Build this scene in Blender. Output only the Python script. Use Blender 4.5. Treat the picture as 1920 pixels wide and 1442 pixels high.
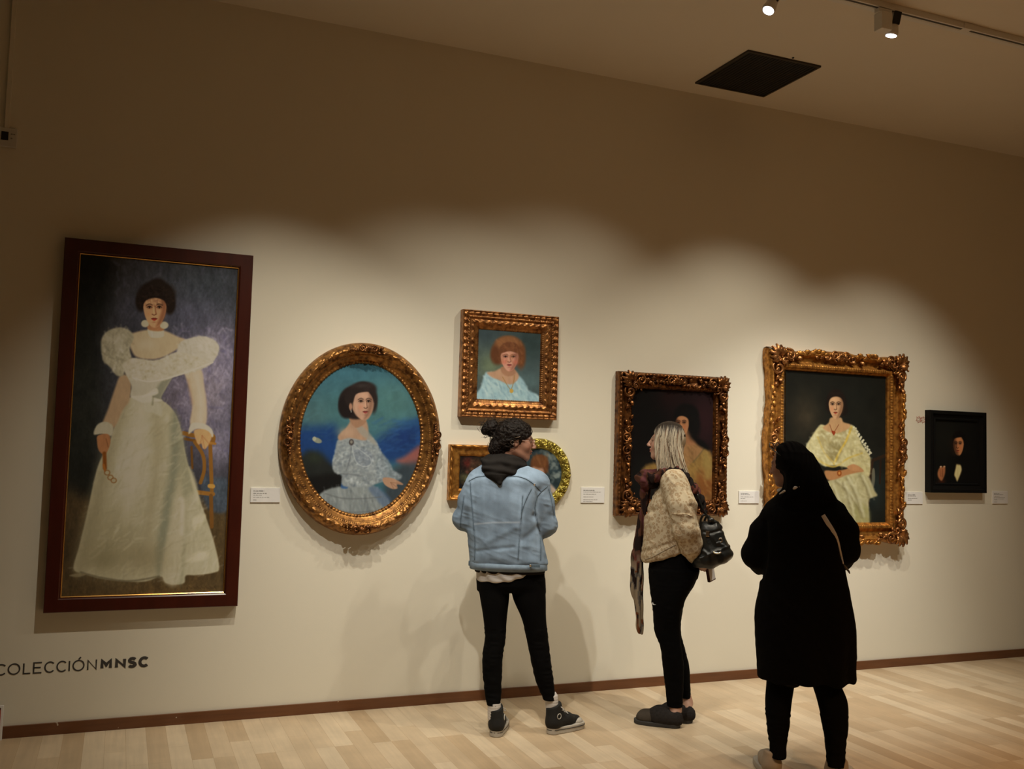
import bpy, math, random
import numpy as np
from mathutils import Matrix, Vector

for _o in list(bpy.data.objects):
    bpy.data.objects.remove(_o)
SC = bpy.context.scene
COL = SC.collection
PI = math.pi

# ------------------------------------------------------------------ camera
IW, IH = 1920, 1442
YAW, PITCH, ROLL, FPX = 0.387493721, 0.0631325909, 0.0278341579, 1784.61071
CAM_H, CAM_D = 1.55, 5.500954156620808

def _axes(y, p, r):
    cy, sy, cp, sp, cr, sr = math.cos(y), math.sin(y), math.cos(p), math.sin(p), math.cos(r), math.sin(r)
    fw = np.array([sy*cp, cy*cp, sp]); rt = np.array([cy, -sy, 0.0]); up = np.cross(rt, fw)
    return cr*rt + sr*up, -sr*rt + cr*up, fw
CR, CU, CF = _axes(YAW, PITCH, ROLL)
CP = np.array([0.0, -CAM_D, CAM_H])
cam_d = bpy.data.cameras.new('camera')
cam = bpy.data.objects.new('camera', cam_d); COL.objects.link(cam)
cam.matrix_world = Matrix(((CR[0], CU[0], -CF[0], CP[0]), (CR[1], CU[1], -CF[1], CP[1]),
                           (CR[2], CU[2], -CF[2], CP[2]), (0, 0, 0, 1)))
cam_d.sensor_fit = 'HORIZONTAL'; cam_d.sensor_width = 36.0; cam_d.lens = 36.0*FPX/IW
cam_d.clip_start = 0.05; cam_d.clip_end = 60
SC.camera = cam

# ------------------------------------------------------------------ world, exposure
W = bpy.data.worlds.new('world'); SC.world = W; W.use_nodes = True
W.node_tree.nodes['Background'].inputs[0].default_value = (0.01, 0.008, 0.006, 1)
W.node_tree.nodes['Background'].inputs[1].default_value = 0.1
SC.view_settings.view_transform = 'Standard'
SC.view_settings.look = 'None'
SC.view_settings.exposure = 0.0
SC.view_settings.gamma = 1.0
SC.view_settings.use_curve_mapping = False

# ------------------------------------------------------------------ the gallery's lamps (track spots), then an added fill
# (position, target, watts, cone degrees, blend)
LAMP = (1.0, 0.90, 0.72)
SPOTS = [
    # track nearest the pictures
    ((0.85, -1.56, 3.76), (0.72, 0.0, 0.38), 150, 71, 1.0),
    ((1.60, -1.56, 3.76), (1.90, 0.0, 0.56), 66, 79, 1.0),
    ((2.985, -1.55, 3.815), (2.25, 0.0, 0.62), 98, 81, 1.0),
    ((3.803, -1.545, 3.838), (3.95, 0.0, 0.48), 155, 78, 1.0),
    ((5.10, -1.56, 3.76), (5.10, 0.0, 0.34), 125, 76, 1.0),
    # parallel track farther out
    ((0.80, -2.35, 3.80), (2.15, 0.0, 0.10), 215, 60, 1.0, (1.0, 0.93, 0.80)),
    ((2.30, -2.35, 3.80), (2.10, 0.0, -0.1), 45, 58, 1.0),
    ((3.45, -2.35, 3.80), (2.10, 0.0, 0.05), 38, 60, 1.0),
    ((4.30, -2.35, 3.80), (4.28, 0.0, 0.38), 285, 54, 1.0, (1.0, 0.96, 0.86)),
    ((5.60, -2.35, 3.80), (5.30, 0.0, 0.40), 70, 56, 1.0),
]
def add_spot(loc, tgt, watt, cone, blend, col=LAMP, size=0.025):
    l = bpy.data.lights.new('spot_beam', 'SPOT'); l.energy = watt; l.color = col
    l.spot_size = math.radians(cone); l.spot_blend = blend; l.shadow_soft_size = size
    o = bpy.data.objects.new('spot_beam', l); COL.objects.link(o)
    o.location = loc
    o.rotation_euler = (Vector(tgt)-Vector(loc)).to_track_quat('-Z', 'Y').to_euler()
    return o
for s in SPOTS:
    add_spot(*s)
# added unseen warm spots; their bounce off the floor lifts the upper wall
for x_, w_ in ((2.5, 150), (3.6, 350), (5.2, 170)):
    add_spot((x_, -4.9, 3.9), (x_+0.1, -3.9, 0.0), w_, 74, 1.0, (1.0, 0.55, 0.24), 0.05)

# ------------------------------------------------------------------ pixel <-> place helpers
def ray(x, y):
    return CR*((x-960)/FPX) - CU*((y-721)/FPX) + CF
def on_wall(x, y, Y=0.0):
    d = ray(x, y); t = (Y+CAM_D)/d[1]; p = CP + t*d
    return p[0], p[2]
def on_floor(x, y, Z=0.0):
    d = ray(x, y); t = (Z-CAM_H)/d[2]; p = CP + t*d
    return p[0], p[1]
def project(X, Y, Z):
    v = np.stack([np.asarray(X, float)-CP[0], np.asarray(Y, float)-CP[1], np.asarray(Z, float)-CP[2]], -1)
    z = v@CF
    return 960+FPX*(v@CR)/z, 721-FPX*(v@CU)/z

# ------------------------------------------------------------------ scene helpers
def tag(o, label=None, cat=None, group=None, kind=None):
    if label: o['label'] = label
    if cat: o['category'] = cat
    if group: o['group'] = group
    if kind: o['kind'] = kind
    return o
def empty(name, loc, rz=0.0, label=None, cat=None, group=None):
    o = bpy.data.objects.new(name, None); COL.objects.link(o)
    o.location = loc; o.rotation_euler = (0, 0, rz); o.empty_display_size = 0.1
    return tag(o, label, cat, group)

def lin(c):
    c = np.asarray(c, float)/255.0
    return np.where(c <= 0.04045, c/12.92, ((c+0.055)/1.055)**2.4)

def mesh_obj(name, V, F, mat, parent=None, smooth=True, vcol=None, mats=None, fmat=None, uv=None):
    """V (n,3); F list of faces or (m,4)/(m,3) array"""
    me = bpy.data.meshes.new(name)
    V = np.asarray(V, dtype=np.float32)
    if isinstance(F, np.ndarray):
        n, k = F.shape
        me.vertices.add(len(V)); me.vertices.foreach_set('co', V.ravel())
        me.loops.add(n*k); me.loops.foreach_set('vertex_index', F.astype(np.int32).ravel())
        me.polygons.add(n); me.polygons.foreach_set('loop_start', np.arange(0, n*k, k, dtype=np.int32))
        me.polygons.foreach_set('loop_total', np.full(n, k, dtype=np.int32))
        me.update(calc_edges=True)
    else:
        me.from_pydata(V.tolist(), [], F); me.update()
    me.validate()
    if vcol is not None:
        a = me.color_attributes.new('Col', 'FLOAT_COLOR', 'POINT')
        c = np.ones((len(me.vertices), 4), np.float32); c[:, :3] = np.asarray(vcol)[:len(me.vertices)]
        a.data.foreach_set('color', c.ravel())
    if mats:
        for m in mats: me.materials.append(m)
        if fmat is not None: me.polygons.foreach_set('material_index', np.asarray(fmat, dtype=np.int32))
    elif mat: me.materials.append(mat)
    me.polygons.foreach_set('use_smooth', np.full(len(me.polygons), bool(smooth)))
    me.update()
    o = bpy.data.objects.new(name, me); COL.objects.link(o)
    if parent: o.parent = parent
    return o

class MB:
    """collects simple shapes into one mesh"""
    def __init__(s): s.V = []; s.F = []; s.n = 0; s.C = []
    def add(s, V, F, col=None):
        V = np.asarray(V, float)
        s.V.append(V); s.F += [[i+s.n for i in f] for f in F]; s.n += len(V)
        s.C.append(np.tile(np.asarray(col if col is not None else (1, 1, 1), float), (len(V), 1)))
        return s
    def box(s, lo, hi, bevel=0.0, col=None):
        (a, b, c), (d, e, f) = lo, hi
        if bevel <= 0:
            V = [(a,b,c),(d,b,c),(d,e,c),(a,e,c),(a,b,f),(d,b,f),(d,e,f),(a,e,f)]
            return s.add(V, [(0,3,2,1),(4,5,6,7),(0,1,5,4),(1,2,6,5),(2,3,7,6),(3,0,4,7)], col)
        import bmesh
        bm = bmesh.new(); bmesh.ops.create_cube(bm, size=1)
        for v in bm.verts:
            v.co = Vector(((a+d)/2+v.co.x*(d-a), (b+e)/2+v.co.y*(e-b), (c+f)/2+v.co.z*(f-c)))
        bmesh.ops.bevel(bm, geom=list(bm.edges), offset=bevel, segments=2, affect='EDGES', profile=0.6)
        bm.verts.index_update()
        V = [tuple(v.co) for v in bm.verts]; F = [[v.index for v in f.verts] for f in bm.faces]; bm.free()
        return s.add(V, F, col)
    def tube(s, pts, rad, k=8, cap=True, col=None, flat=1.0, closed=False):
        P = np.asarray(pts, float); n = len(P)
        R = np.full(n, rad, float) if np.isscalar(rad) else np.asarray(rad, float)
        T = np.gradient(P, axis=0)
        if closed: T = np.roll(P, -1, 0)-np.roll(P, 1, 0)
        T /= np.maximum(np.linalg.norm(T, axis=1, keepdims=True), 1e-9)
        u = np.cross(T[0], (0, 0, 1.0))
        if np.linalg.norm(u) < 0.1: u = np.cross(T[0], (0, 1.0, 0))
        V = []
        for i in range(n):
            u = u - T[i]*(u@T[i]); u /= max(np.linalg.norm(u), 1e-9); w = np.cross(T[i], u)
            for j in range(k):
                a = 2*PI*j/k
                V.append(P[i] + R[i]*(math.cos(a)*u + flat*math.sin(a)*w))
        F = []
        m = n if closed else n-1
        for i in range(m):
            for j in range(k):
                a, b = i*k+j, i*k+(j+1) % k
                c, d = ((i+1) % n)*k+(j+1) % k, ((i+1) % n)*k+j
                F.append((a, d, c, b))
        if cap and not closed:
            F.append(tuple(range(k))); F.append(tuple(range((n-1)*k+k-1, (n-1)*k-1, -1)))
        return s.add(V, F, col)
    def ell(s, c, r, seg=12, rings=8, M=None, col=None):
        V = []; F = []
        for i in range(rings+1):
            t = PI*i/rings
            for j in range(seg):
                a = 2*PI*j/seg
                p = np.array([r[0]*math.sin(t)*math.cos(a), r[1]*math.sin(t)*math.sin(a), r[2]*math.cos(t)])
                if M is not None: p = M@p
                V.append(p+np.asarray(c))
        for i in range(rings):
            for j in range(seg):
                F.append((i*seg+j, (i+1)*seg+j, (i+1)*seg+(j+1) % seg, i*seg+(j+1) % seg))
        return s.add(V, F, col)
    def cyl(s, a, b, r0, r1=None, k=20, col=None):
        return s.tube([a, b], [r0, r0 if r1 is None else r1], k=k, col=col)
    def build(s, name, mat, parent=None, smooth=True, vcol=False):
        return mesh_obj(name, np.concatenate(s.V), s.F, mat, parent, smooth, np.concatenate(s.C) if vcol else None)

# ------------------------------------------------------------------ value noise (numpy)
_rng = np.random.default_rng(7)
_LAT = _rng.random((32, 32, 32)).astype(np.float32)
def vnoise(x, y, z=0.0):
    x, y, z = np.broadcast_arrays(np.asarray(x, np.float32), np.asarray(y, np.float32), np.asarray(z, np.float32))
    xi, yi, zi = np.floor(x).astype(int), np.floor(y).astype(int), np.floor(z).astype(int)
    fx, fy, fz = x-xi, y-yi, z-zi
    fx, fy, fz = fx*fx*(3-2*fx), fy*fy*(3-2*fy), fz*fz*(3-2*fz)
    r = 0
    for i in (0, 1):
        for j in (0, 1):
            for k in (0, 1):
                w = (fx if i else 1-fx)*(fy if j else 1-fy)*(fz if k else 1-fz)
                r = r + w*_LAT[(xi+i) % 32, (yi+j) % 32, (zi+k) % 32]
    return r*2-1
def fbm(x, y, z=0.0, o=3):
    r = 0; a = 1.0; f = 1.0; t = 0
    for i in range(o):
        r = r + a*vnoise(x*f+i*7.3, y*f+i*3.1, np.asarray(z)*f+i*5.7); t += a; a *= 0.5; f *= 2.03
    return r/t

# ------------------------------------------------------------------ materials
class NT:
    def __init__(s, name):
        s.m = bpy.data.materials.new(name); s.m.use_nodes = True
        s.t = s.m.node_tree; s.b = s.t.nodes['Principled BSDF']; s.out = s.t.nodes['Material Output']
    def n(s, typ, **kw):
        nd = s.t.nodes.new(typ)
        for k, v in kw.items():
            if k.startswith('i_'):
                key = k[2:]; key = int(key) if key.isdigit() else key.replace('_', ' ')
                nd.inputs[key].default_value = v
            else: setattr(nd, k, v)
        return nd
    def l(s, a, b): s.t.links.new(a, b)
    def bump(s, src, strength, dist=0.002):
        b = s.n('ShaderNodeBump'); b.inputs['Strength'].default_value = strength; b.inputs['Distance'].default_value = dist
        s.l(src, b.inputs['Height']); s.l(b.outputs[0], s.b.inputs['Normal']); return b
    def coord(s, kind='Object', scale=(1, 1, 1)):
        tc = s.n('ShaderNodeTexCoord'); mp = s.n('ShaderNodeMapping'); mp.inputs['Scale'].default_value = scale
        s.l(tc.outputs[kind], mp.inputs[0]); return mp.outputs[0]
def rgba(c): return (*[float(v) for v in c], 1.0)

def simple(name, col, rough=0.6, metal=0.0, noise=0.0, nscale=40, bump=0.0, bscale=200, spec=0.5, coat=0.0, vcol=False, sheen=0.0):
    """col in linear rgb"""
    N = NT(name); b = N.b
    b.inputs['Roughness'].default_value = rough; b.inputs['Metallic'].default_value = metal
    b.inputs['Specular IOR Level'].default_value = spec
    b.inputs['Coat Weight'].default_value = coat
    b.inputs['Sheen Weight'].default_value = sheen
    src = None
    co = N.coord()
    if vcol:
        a = N.n('ShaderNodeAttribute'); a.attribute_name = 'Col'; src = a.outputs['Color']
    if noise > 0:
        nz = N.n('ShaderNodeTexNoise'); nz.inputs['Scale'].default_value = nscale; nz.inputs['Detail'].default_value = 4
        N.l(co, nz.inputs['Vector'])
        mr = N.n('ShaderNodeMapRange'); mr.inputs['To Min'].default_value = 1-noise; mr.inputs['To Max'].default_value = 1+noise
        N.l(nz.outputs['Fac'], mr.inputs['Value'])
        mx = N.n('ShaderNodeVectorMath', operation='SCALE')
        if src is not None: N.l(src, mx.inputs[0])
        else: mx.inputs[0].default_value = tuple(col)
        N.l(mr.outputs[0], mx.inputs['Scale']); src = mx.outputs[0]
    if src is not None: N.l(src, b.inputs['Base Color'])
    else: b.inputs['Base Color'].default_value = rgba(col)
    if bump > 0:
        nz = N.n('ShaderNodeTexNoise'); nz.inputs['Scale'].default_value = bscale; nz.inputs['Detail'].default_value = 3
        N.l(co, nz.inputs['Vector']); N.bump(nz.outputs['Fac'], bump)
    return N.m

M = {}
M['wall'] = simple('wall_paint', (0.765, 0.735, 0.63), 0.75, noise=0.012, nscale=2.0, bump=0.10, bscale=180, spec=0.25)
M['ceiling'] = simple('ceiling_paint', (0.74, 0.70, 0.61), 0.85, noise=0.02, nscale=3, spec=0.2)
M['white_metal'] = simple('white_enamel', (0.70, 0.69, 0.65), 0.45)
M['plastic'] = simple('cream_plastic', (0.62, 0.61, 0.56), 0.5)
M['black'] = simple('black_matte', (0.006, 0.006, 0.006), 0.6)
M['grille'] = simple('dark_grille', (0.012, 0.011, 0.009), 0.7, noise=0.3, nscale=300)
M['dark_line'] = simple('dark_lettering', (0.045, 0.042, 0.04), 0.6)
M['label_card'] = simple('label_card', (0.80, 0.80, 0.80), 0.6)
M['label_ink'] = simple('label_ink', (0.20, 0.19, 0.18), 0.7)
M['ink_bold'] = simple('label_ink_bold', (0.10, 0.095, 0.09), 0.7)
M['red_ink'] = simple('red_ink', (0.40, 0.06, 0.03), 0.6)

# mahogany frame
N = NT('mahogany_lacquer')
co = N.coord('Object', (3, 3, 0.6))
nz = N.n('ShaderNodeTexNoise', i_Scale=9.0, i_Detail=6.0); N.l(co, nz.inputs['Vector'])
cr = N.n('ShaderNodeValToRGB'); cr.color_ramp.elements[0].color = (0.030, 0.0035, 0.0018, 1); cr.color_ramp.elements[1].color = (0.075, 0.010, 0.004, 1)
N.l(nz.outputs['Fac'], cr.inputs[0]); N.l(cr.outputs[0], N.b.inputs['Base Color'])
N.b.inputs['Roughness'].default_value = 0.32; N.b.inputs['Coat Weight'].default_value = 0.25; N.b.inputs['Coat Roughness'].default_value = 0.2
M['mahogany'] = N.m

def gold(name, c0, c1, rough=0.36, bump=0.5, bscale=160):
    N = NT(name); co = N.coord()
    nz = N.n('ShaderNodeTexNoise', i_Scale=35.0, i_Detail=6.0); N.l(co, nz.inputs['Vector'])
    cr = N.n('ShaderNodeValToRGB'); cr.color_ramp.elements[0].position = 0.33; cr.color_ramp.elements[1].position = 0.62
    cr.color_ramp.elements[0].color = rgba(c0); cr.color_ramp.elements[1].color = rgba(c1)
    N.l(nz.outputs['Fac'], cr.inputs[0]); N.l(cr.outputs[0], N.b.inputs['Base Color'])
    mr = N.n('ShaderNodeMapRange'); mr.inputs['To Min'].default_value = rough+0.18; mr.inputs['To Max'].default_value = rough-0.1
    N.l(nz.outputs['Fac'], mr.inputs['Value']); N.l(mr.outputs[0], N.b.inputs['Roughness'])
    N.b.inputs['Metallic'].default_value = 0.75
    n2 = N.n('ShaderNodeTexNoise', i_Scale=float(bscale), i_Detail=3.0); N.l(co, n2.inputs['Vector'])
    N.bump(n2.outputs['Fac'], bump, 0.0015)
    return N.m
M['gold_brown'] = gold('antique_gilding', (0.10, 0.040, 0.012), (0.42, 0.20, 0.055))
M['gold_dark'] = gold('dark_bronze_gilding', (0.05, 0.017, 0.007), (0.26, 0.105, 0.03), 0.30)
M['gold_red'] = gold('reddish_gilding', (0.11, 0.038, 0.012), (0.44, 0.20, 0.065), 0.3)
M['gold_bright'] = gold('orange_gilding', (0.22, 0.085, 0.018), (0.60, 0.28, 0.06), 0.36)
M['gold_green'] = gold('bright_brass_gilding', (0.20, 0.16, 0.03), (0.62, 0.52, 0.12), 0.28)
M['gold_lip'] = simple('gold_lip', (0.75, 0.42, 0.12), 0.25, metal=0.9)

# painted canvas: pigment carried per vertex
N = NT('oil_paint')
a = N.n('ShaderNodeAttribute'); a.attribute_name = 'Col'
N.l(a.outputs['Color'], N.b.inputs['Base Color'])
N.b.inputs['Roughness'].default_value = 0.6; N.b.inputs['Specular IOR Level'].default_value = 0.12
co = N.coord(); nz = N.n('ShaderNodeTexNoise', i_Scale=120.0, i_Detail=5.0); N.l(co, nz.inputs['Vector'])
N.bump(nz.outputs['Fac'], 0.25, 0.001)
M['oil'] = N.m

# floor: pale strip parquet, boards running square to the picture wall
N = NT('pale_strip_parquet')
tc = N.n('ShaderNodeTexCoord'); mp = N.n('ShaderNodeMapping'); mp.inputs['Rotation'].default_value = (0, 0, PI/2)
N.l(tc.outputs['Object'], mp.inputs[0])
br = N.n('ShaderNodeTexBrick'); br.offset = 0.37; br.offset_frequency = 3; br.squash = 1.0
br.inputs['Scale'].default_value = 1.0; br.inputs['Brick Width'].default_value = 0.62; br.inputs['Row Height'].default_value = 0.098
br.inputs['Mortar Size'].default_value = 0.0006; br.inputs['Mortar Smooth'].default_value = 0.3; br.inputs['Bias'].default_value = -0.15
br.inputs['Color1'].default_value = (0.67, 0.55, 0.395, 1); br.inputs['Color2'].default_value = (0.47, 0.335, 0.20, 1)
br.inputs['Mortar'].default_value = (0.36, 0.24, 0.13, 1)
N.l(mp.outputs[0], br.inputs['Vector'])
gc = N.n('ShaderNodeMapping'); gc.inputs['Scale'].default_value = (45, 2.2, 1); N.l(tc.outputs['Object'], gc.inputs[0])
g = N.n('ShaderNodeTexNoise', i_Scale=1.0, i_Detail=6.0, i_Roughness=0.6); N.l(gc.outputs[0], g.inputs['Vector'])
gm = N.n('ShaderNodeMapRange'); gm.inputs['To Min'].default_value = 0.80; gm.inputs['To Max'].default_value = 1.18; N.l(g.outputs['Fac'], gm.inputs['Value'])
bl = N.n('ShaderNodeTexNoise', i_Scale=4.5, i_Detail=5.0); N.l(tc.outputs['Object'], bl.inputs['Vector'])
bm_ = N.n('ShaderNodeMapRange'); bm_.inputs['To Min'].default_value = 0.78; bm_.inputs['To Max'].default_value = 1.2; N.l(bl.outputs['Fac'], bm_.inputs['Value'])
mu = N.n('ShaderNodeMath', operation='MULTIPLY'); N.l(gm.outputs[0], mu.inputs[0]); N.l(bm_.outputs[0], mu.inputs[1])
sc = N.n('ShaderNodeVectorMath', operation='SCALE'); N.l(br.outputs['Color'], sc.inputs[0]); N.l(mu.outputs[0], sc.inputs['Scale'])
N.l(sc.outputs[0], N.b.inputs['Base Color'])
rr = N.n('ShaderNodeMapRange'); rr.inputs['To Min'].default_value = 0.30; rr.inputs['To Max'].default_value = 0.48; N.l(g.outputs['Fac'], rr.inputs['Value'])
N.l(rr.outputs[0], N.b.inputs['Roughness']); N.b.inputs['Specular IOR Level'].default_value = 0.4
N.bump(g.outputs['Fac'], 0.05, 0.001)
M['floor'] = N.m

# baseboard: red-brown stained wood
N = NT('stained_baseboard')
co = N.coord('Object', (1.2, 1, 14))
nz = N.n('ShaderNodeTexNoise', i_Scale=3.0, i_Detail=6.0); N.l(co, nz.inputs['Vector'])
cr = N.n('ShaderNodeValToRGB'); cr.color_ramp.elements[0].color = (0.085, 0.028, 0.010, 1); cr.color_ramp.elements[1].color = (0.19, 0.075, 0.028, 1)
N.l(nz.outputs['Fac'], cr.inputs[0])
co2 = N.coord('Object', (1, 1, 1)); ch = N.n('ShaderNodeTexNoise', i_Scale=24.0, i_Detail=5.0); N.l(co2, ch.inputs['Vector'])
st = N.n('ShaderNodeMath', operation='GREATER_THAN'); st.inputs[1].default_value = 0.735; N.l(ch.outputs['Fac'], st.inputs[0])
mx = N.n('ShaderNodeMix', data_type='RGBA'); N.l(st.outputs[0], mx.inputs['Factor']); N.l(cr.outputs[0], mx.inputs['A']); mx.inputs['B'].default_value = (0.5, 0.42, 0.32, 1)
N.l(mx.outputs['Result'], N.b.inputs['Base Color'])
N.b.inputs['Roughness'].default_value = 0.3
M['baseboard'] = N.m

# glowing lamp lens
N = NT('lamp_lens'); N.b.inputs['Emission Color'].default_value = (0.95, 0.95, 1.0, 1); N.b.inputs['Emission Strength'].default_value = 6.0
M['lens'] = N.m
# ------------------------------------------------------------------ the room
CEIL = 4.005
XL, XR, YB = -3.6, 10.4, -8.6
def slab(name, lo, hi, mat):
    o = MB().box(lo, hi).build(name, mat, smooth=False); o['kind'] = 'structure'; return o
slab('floor', (XL-0.2, YB-0.2, -0.1), (XR+0.2, 0.2, 0.0), M['floor'])
slab('ceiling', (XL-0.2, YB-0.2, CEIL), (XR+0.2, 0.2, CEIL+0.1), M['ceiling'])
slab('wall_back', (XL-0.2, 0.0, 0.0), (XR+0.2, 0.2, CEIL), M['wall'])
slab('wall_left', (XL-0.2, YB, 0.0), (XL, 0.0, CEIL), M['wall'])
slab('wall_right', (XR, YB, 0.0), (XR+0.2, 0.0, CEIL), M['wall'])
slab('wall_front', (XL-0.2, YB-0.2, 0.0), (XR+0.2, YB, CEIL), M['wall'])
bb = MB().box((XL, -0.014, 0.0), (XR, 0.0, 0.060), 0.0015).build('baseboard_back', M['baseboard'], smooth=False); bb['kind'] = 'structure'

for nm_, lo_, hi_ in (('baseboard_left', (XL, YB, 0), (XL+0.014, -0.014, 0.06)), ('baseboard_right', (XR-0.014, YB, 0), (XR, -0.014, 0.06)), ('baseboard_front', (XL+0.014, YB, 0), (XR-0.014, YB+0.014, 0.06))):
    slab(nm_, lo_, hi_, M['baseboard'])

# ceiling air grille
_vc = [on_floor(x, y, CEIL-0.006) for x, y in ((1405, 95), (1302, 155), (1536, 124), (1435, 182))]
gx0, gx1 = (_vc[0][0]+_vc[1][0])/2, (_vc[2][0]+_vc[3][0])/2
gy0, gy1 = (_vc[0][1]+_vc[2][1])/2, (_vc[1][1]+_vc[3][1])/2
t = empty('ceiling_vent', ((gx0+gx1)/2, (gy0+gy1)/2, CEIL), 0, 'square black air grille set in the pale ceiling', 'vent')
b = MB(); cx, cy = (gx0+gx1)/2, (gy0+gy1)/2; hx, hy = (gx1-gx0)/2, (gy1-gy0)/2
w = 0.014
for lo, hi in (((-hx, -hy), (hx, -hy+w)), ((-hx, hy-w), (hx, hy)), ((-hx, -hy+w), (-hx+w, hy-w)), ((hx-w, -hy+w), (hx, hy-w))):
    b.box((lo[0], lo[1], -0.012), (hi[0], hi[1], 0.0))
b.build('rim', simple('vent_rim', (0.035, 0.028, 0.018), 0.6), t, False)
b = MB().box((-hx+w, -hy+w, -0.006), (hx-w, hy-w, -0.001))
for i in range(1, 22):
    x = -hx+w+(2*hx-2*w)*i/22
    b.box((x-0.003, -hy+w, -0.0095), (x+0.003, hy-w, -0.006))
b.build('grille', M['grille'], t, False)
# a small screw head beside the grille
vx, vy = on_floor(1487, 108, CEIL)
s = MB().ell((vx, vy, CEIL-0.002), (0.008, 0.008, 0.004)).build('ceiling_screw', M['black']); tag(s, 'tiny dark screw head in the ceiling beside the black grille', 'screw')

# lighting track
TZ = CEIL
tx0, ty0 = on_floor(1600, 0, CEIL)
TY = -1.58
b = MB()
t = empty('lighting_track', (3.0, TY, CEIL), 0, 'white ceiling lighting track running parallel to the picture wall', 'lighting track')
b.box((-2.9, -0.018, -0.034), (5.4, 0.018, 0.0), 0.002)
b.build('rail', M['white_metal'], t, False)
b = MB().box((-2.9, -0.007, -0.0352), (5.4, 0.007, -0.034)); b.build('slot', simple('track_slot', (0.05, 0.045, 0.04), 0.5), t, False)
for k, xx in enumerate((0.37, 1.32)):
    MB().box((xx-0.03, -0.022, -0.037), (xx+0.03, 0.022, -0.002), 0.002).build('joint_cover', M['white_metal'], t, False)
MB().box((-2.9, 0.055, -0.012), (5.4, 0.085, 0.0)).build('cable_cover', M['white_metal'], t, False)

def track_spot(box_px, lens_px, aim, label):
    """box driver hanging from the track and a round head beside it"""
    X, zbot = on_wall(box_px[0], box_px[1], TY)
    yl = TY+0.03
    d = ray(*lens_px); tt = (yl+CAM_D)/d[1]; p = CP+tt*d
    p = Vector(p); aim = Vector(aim).normalized()
    base = Vector((X, TY, CEIL-0.0385))
    t = empty('track_spotlight', base, 0, label, 'spotlight')
    b = MB(); b.box((-0.045, -0.018, -0.022), (0.045, 0.018, 0.0), 0.002); b.build('track_adapter', M['white_metal'], t, False)
    zb = zbot-base.z
    b = MB(); b.box((-0.036, -0.030, zb), (0.036, 0.030, -0.022), 0.003); b.build('driver_box', M['white_metal'], t, False)
    c = p-base; L = 0.13; back = c-aim*L
    b = MB()
    b.tube([tuple(c+aim*0.002), tuple(c-aim*0.010), tuple(c-aim*0.022), tuple(c-aim*0.05), tuple(back+aim*0.004), tuple(back)],
           [0.034, 0.0355, 0.033, 0.028, 0.027, 0.024], k=28, cap=True)
    b.build('lamp_head', M['white_metal'], t, True)
    side = -Vector((0.25, 1.0, 0.0)); side = (side - aim*side.dot(aim)).normalized()
    q = c-aim*0.088+side*0.022; w_ = aim.cross(side).normalized()
    V = []
    for sx in (-1, 1):
        for sz in (-1, 1):
            for sy in (0, 1):
                V.append(tuple(q+w_*0.020*sx+aim*0.034*sz+side*0.010*sy))
    MB().add(V, [(0,1,3,2),(4,6,7,5),(0,4,5,1),(2,3,7,6),(0,2,6,4),(1,5,7,3)]).build('heat_sink', M['black'], t, False)
    b = MB(); b.cyl(tuple(c+aim*0.0025), tuple(c+aim*0.0045), 0.029, k=28); b.build('lens', M['lens'], t, True)
    b = MB(); b.cyl((0, 0, zb+0.05), tuple(c-aim*0.08), 0.008, k=12); b.build('swivel_arm', M['white_metal'], t, True)
    return p
pl1 = track_spot((1468, -4), (1441, 19), (-0.45, -0.05, -0.85), 'white track spotlight cut by the top edge, left of the other spotlight')
pl2 = track_spot((1656, 58), (1671, 66), (-0.10, 0.16, -0.96), 'white track spotlight with square driver box under the ceiling track, right one')

# thermostat and its conduit on the left end of the wall
x0, z0 = on_wall(-6, 272, -0.02); x1, z1 = on_wall(33, 242, -0.02)
t = empty('thermostat', ((x0+x1)/2, 0, (z0+z1)/2), 0, 'small wall thermostat with dark display at the top left', 'thermostat')
hw, hh = (x1-x0)/2, (z1-z0)/2
MB().box((-hw, -0.022, -hh), (hw, 0, hh), 0.004).build('housing', M['plastic'], t, False)
MB().box((-hw*0.62, -0.0235, -hh*0.35), (hw*0.12, -0.0215, hh*0.55)).build('display', M['black'], t, False)
for i, (u, v) in enumerate(((0.45, 0.35), (0.7, 0.35), (0.45, -0.1))):
    MB().box((hw*u-0.004, -0.0245, hh*v-0.003), (hw*u+0.004, -0.0215, hh*v+0.003)).build('button', simple('button_grey', (0.25, 0.24, 0.22), 0.5), t, False)
xc, zc = on_wall(13, 236, -0.01)
xc2, zc2 = on_wall(20, 0, -0.01)
o = MB().box((xc-0.011, -0.016, z1), (xc+0.011, 0, CEIL), 0.002).build('cable_conduit', M['wall'], smooth=False)
tag(o, 'thin painted cable conduit running up the wall from the thermostat', 'conduit')

# red-edged notice at the far left, just above the baseboard
x1, z1 = on_wall(7.5, 1322, -0.03); x0 = x1-0.30
_, z0 = on_wall(1, 1392, -0.03)
t = empty('floor_notice', ((x0+x1)/2, -0.03, z0), 0, 'white notice with red border standing at the lower left picture edge', 'sign')
hw, hh = (x1-x0)/2, z1-z0
MB().box((-hw, -0.006, 0), (hw, 0, hh), 0.002).build('board', M['label_card'], t, False)
b = MB(); r = 0.012
for lo, hi in (((-hw+r, r), (hw-r, r+0.008)), ((-hw+r, hh-r-0.008), (hw-r, hh-r)), ((-hw+r, r), (-hw+r+0.008, hh-r)), ((hw-r-0.008, r), (hw-r, hh-r))):
    b.box((lo[0], -0.0075, lo[1]), (hi[0], -0.006, hi[1]))
b.build('red_border', M['red_ink'], t, False)
MB().box((-hw+0.03, 0.0, -z0), (-hw+0.05, 0.012, hh*0.8)).build('stand', M['black'], t, False)

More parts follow.
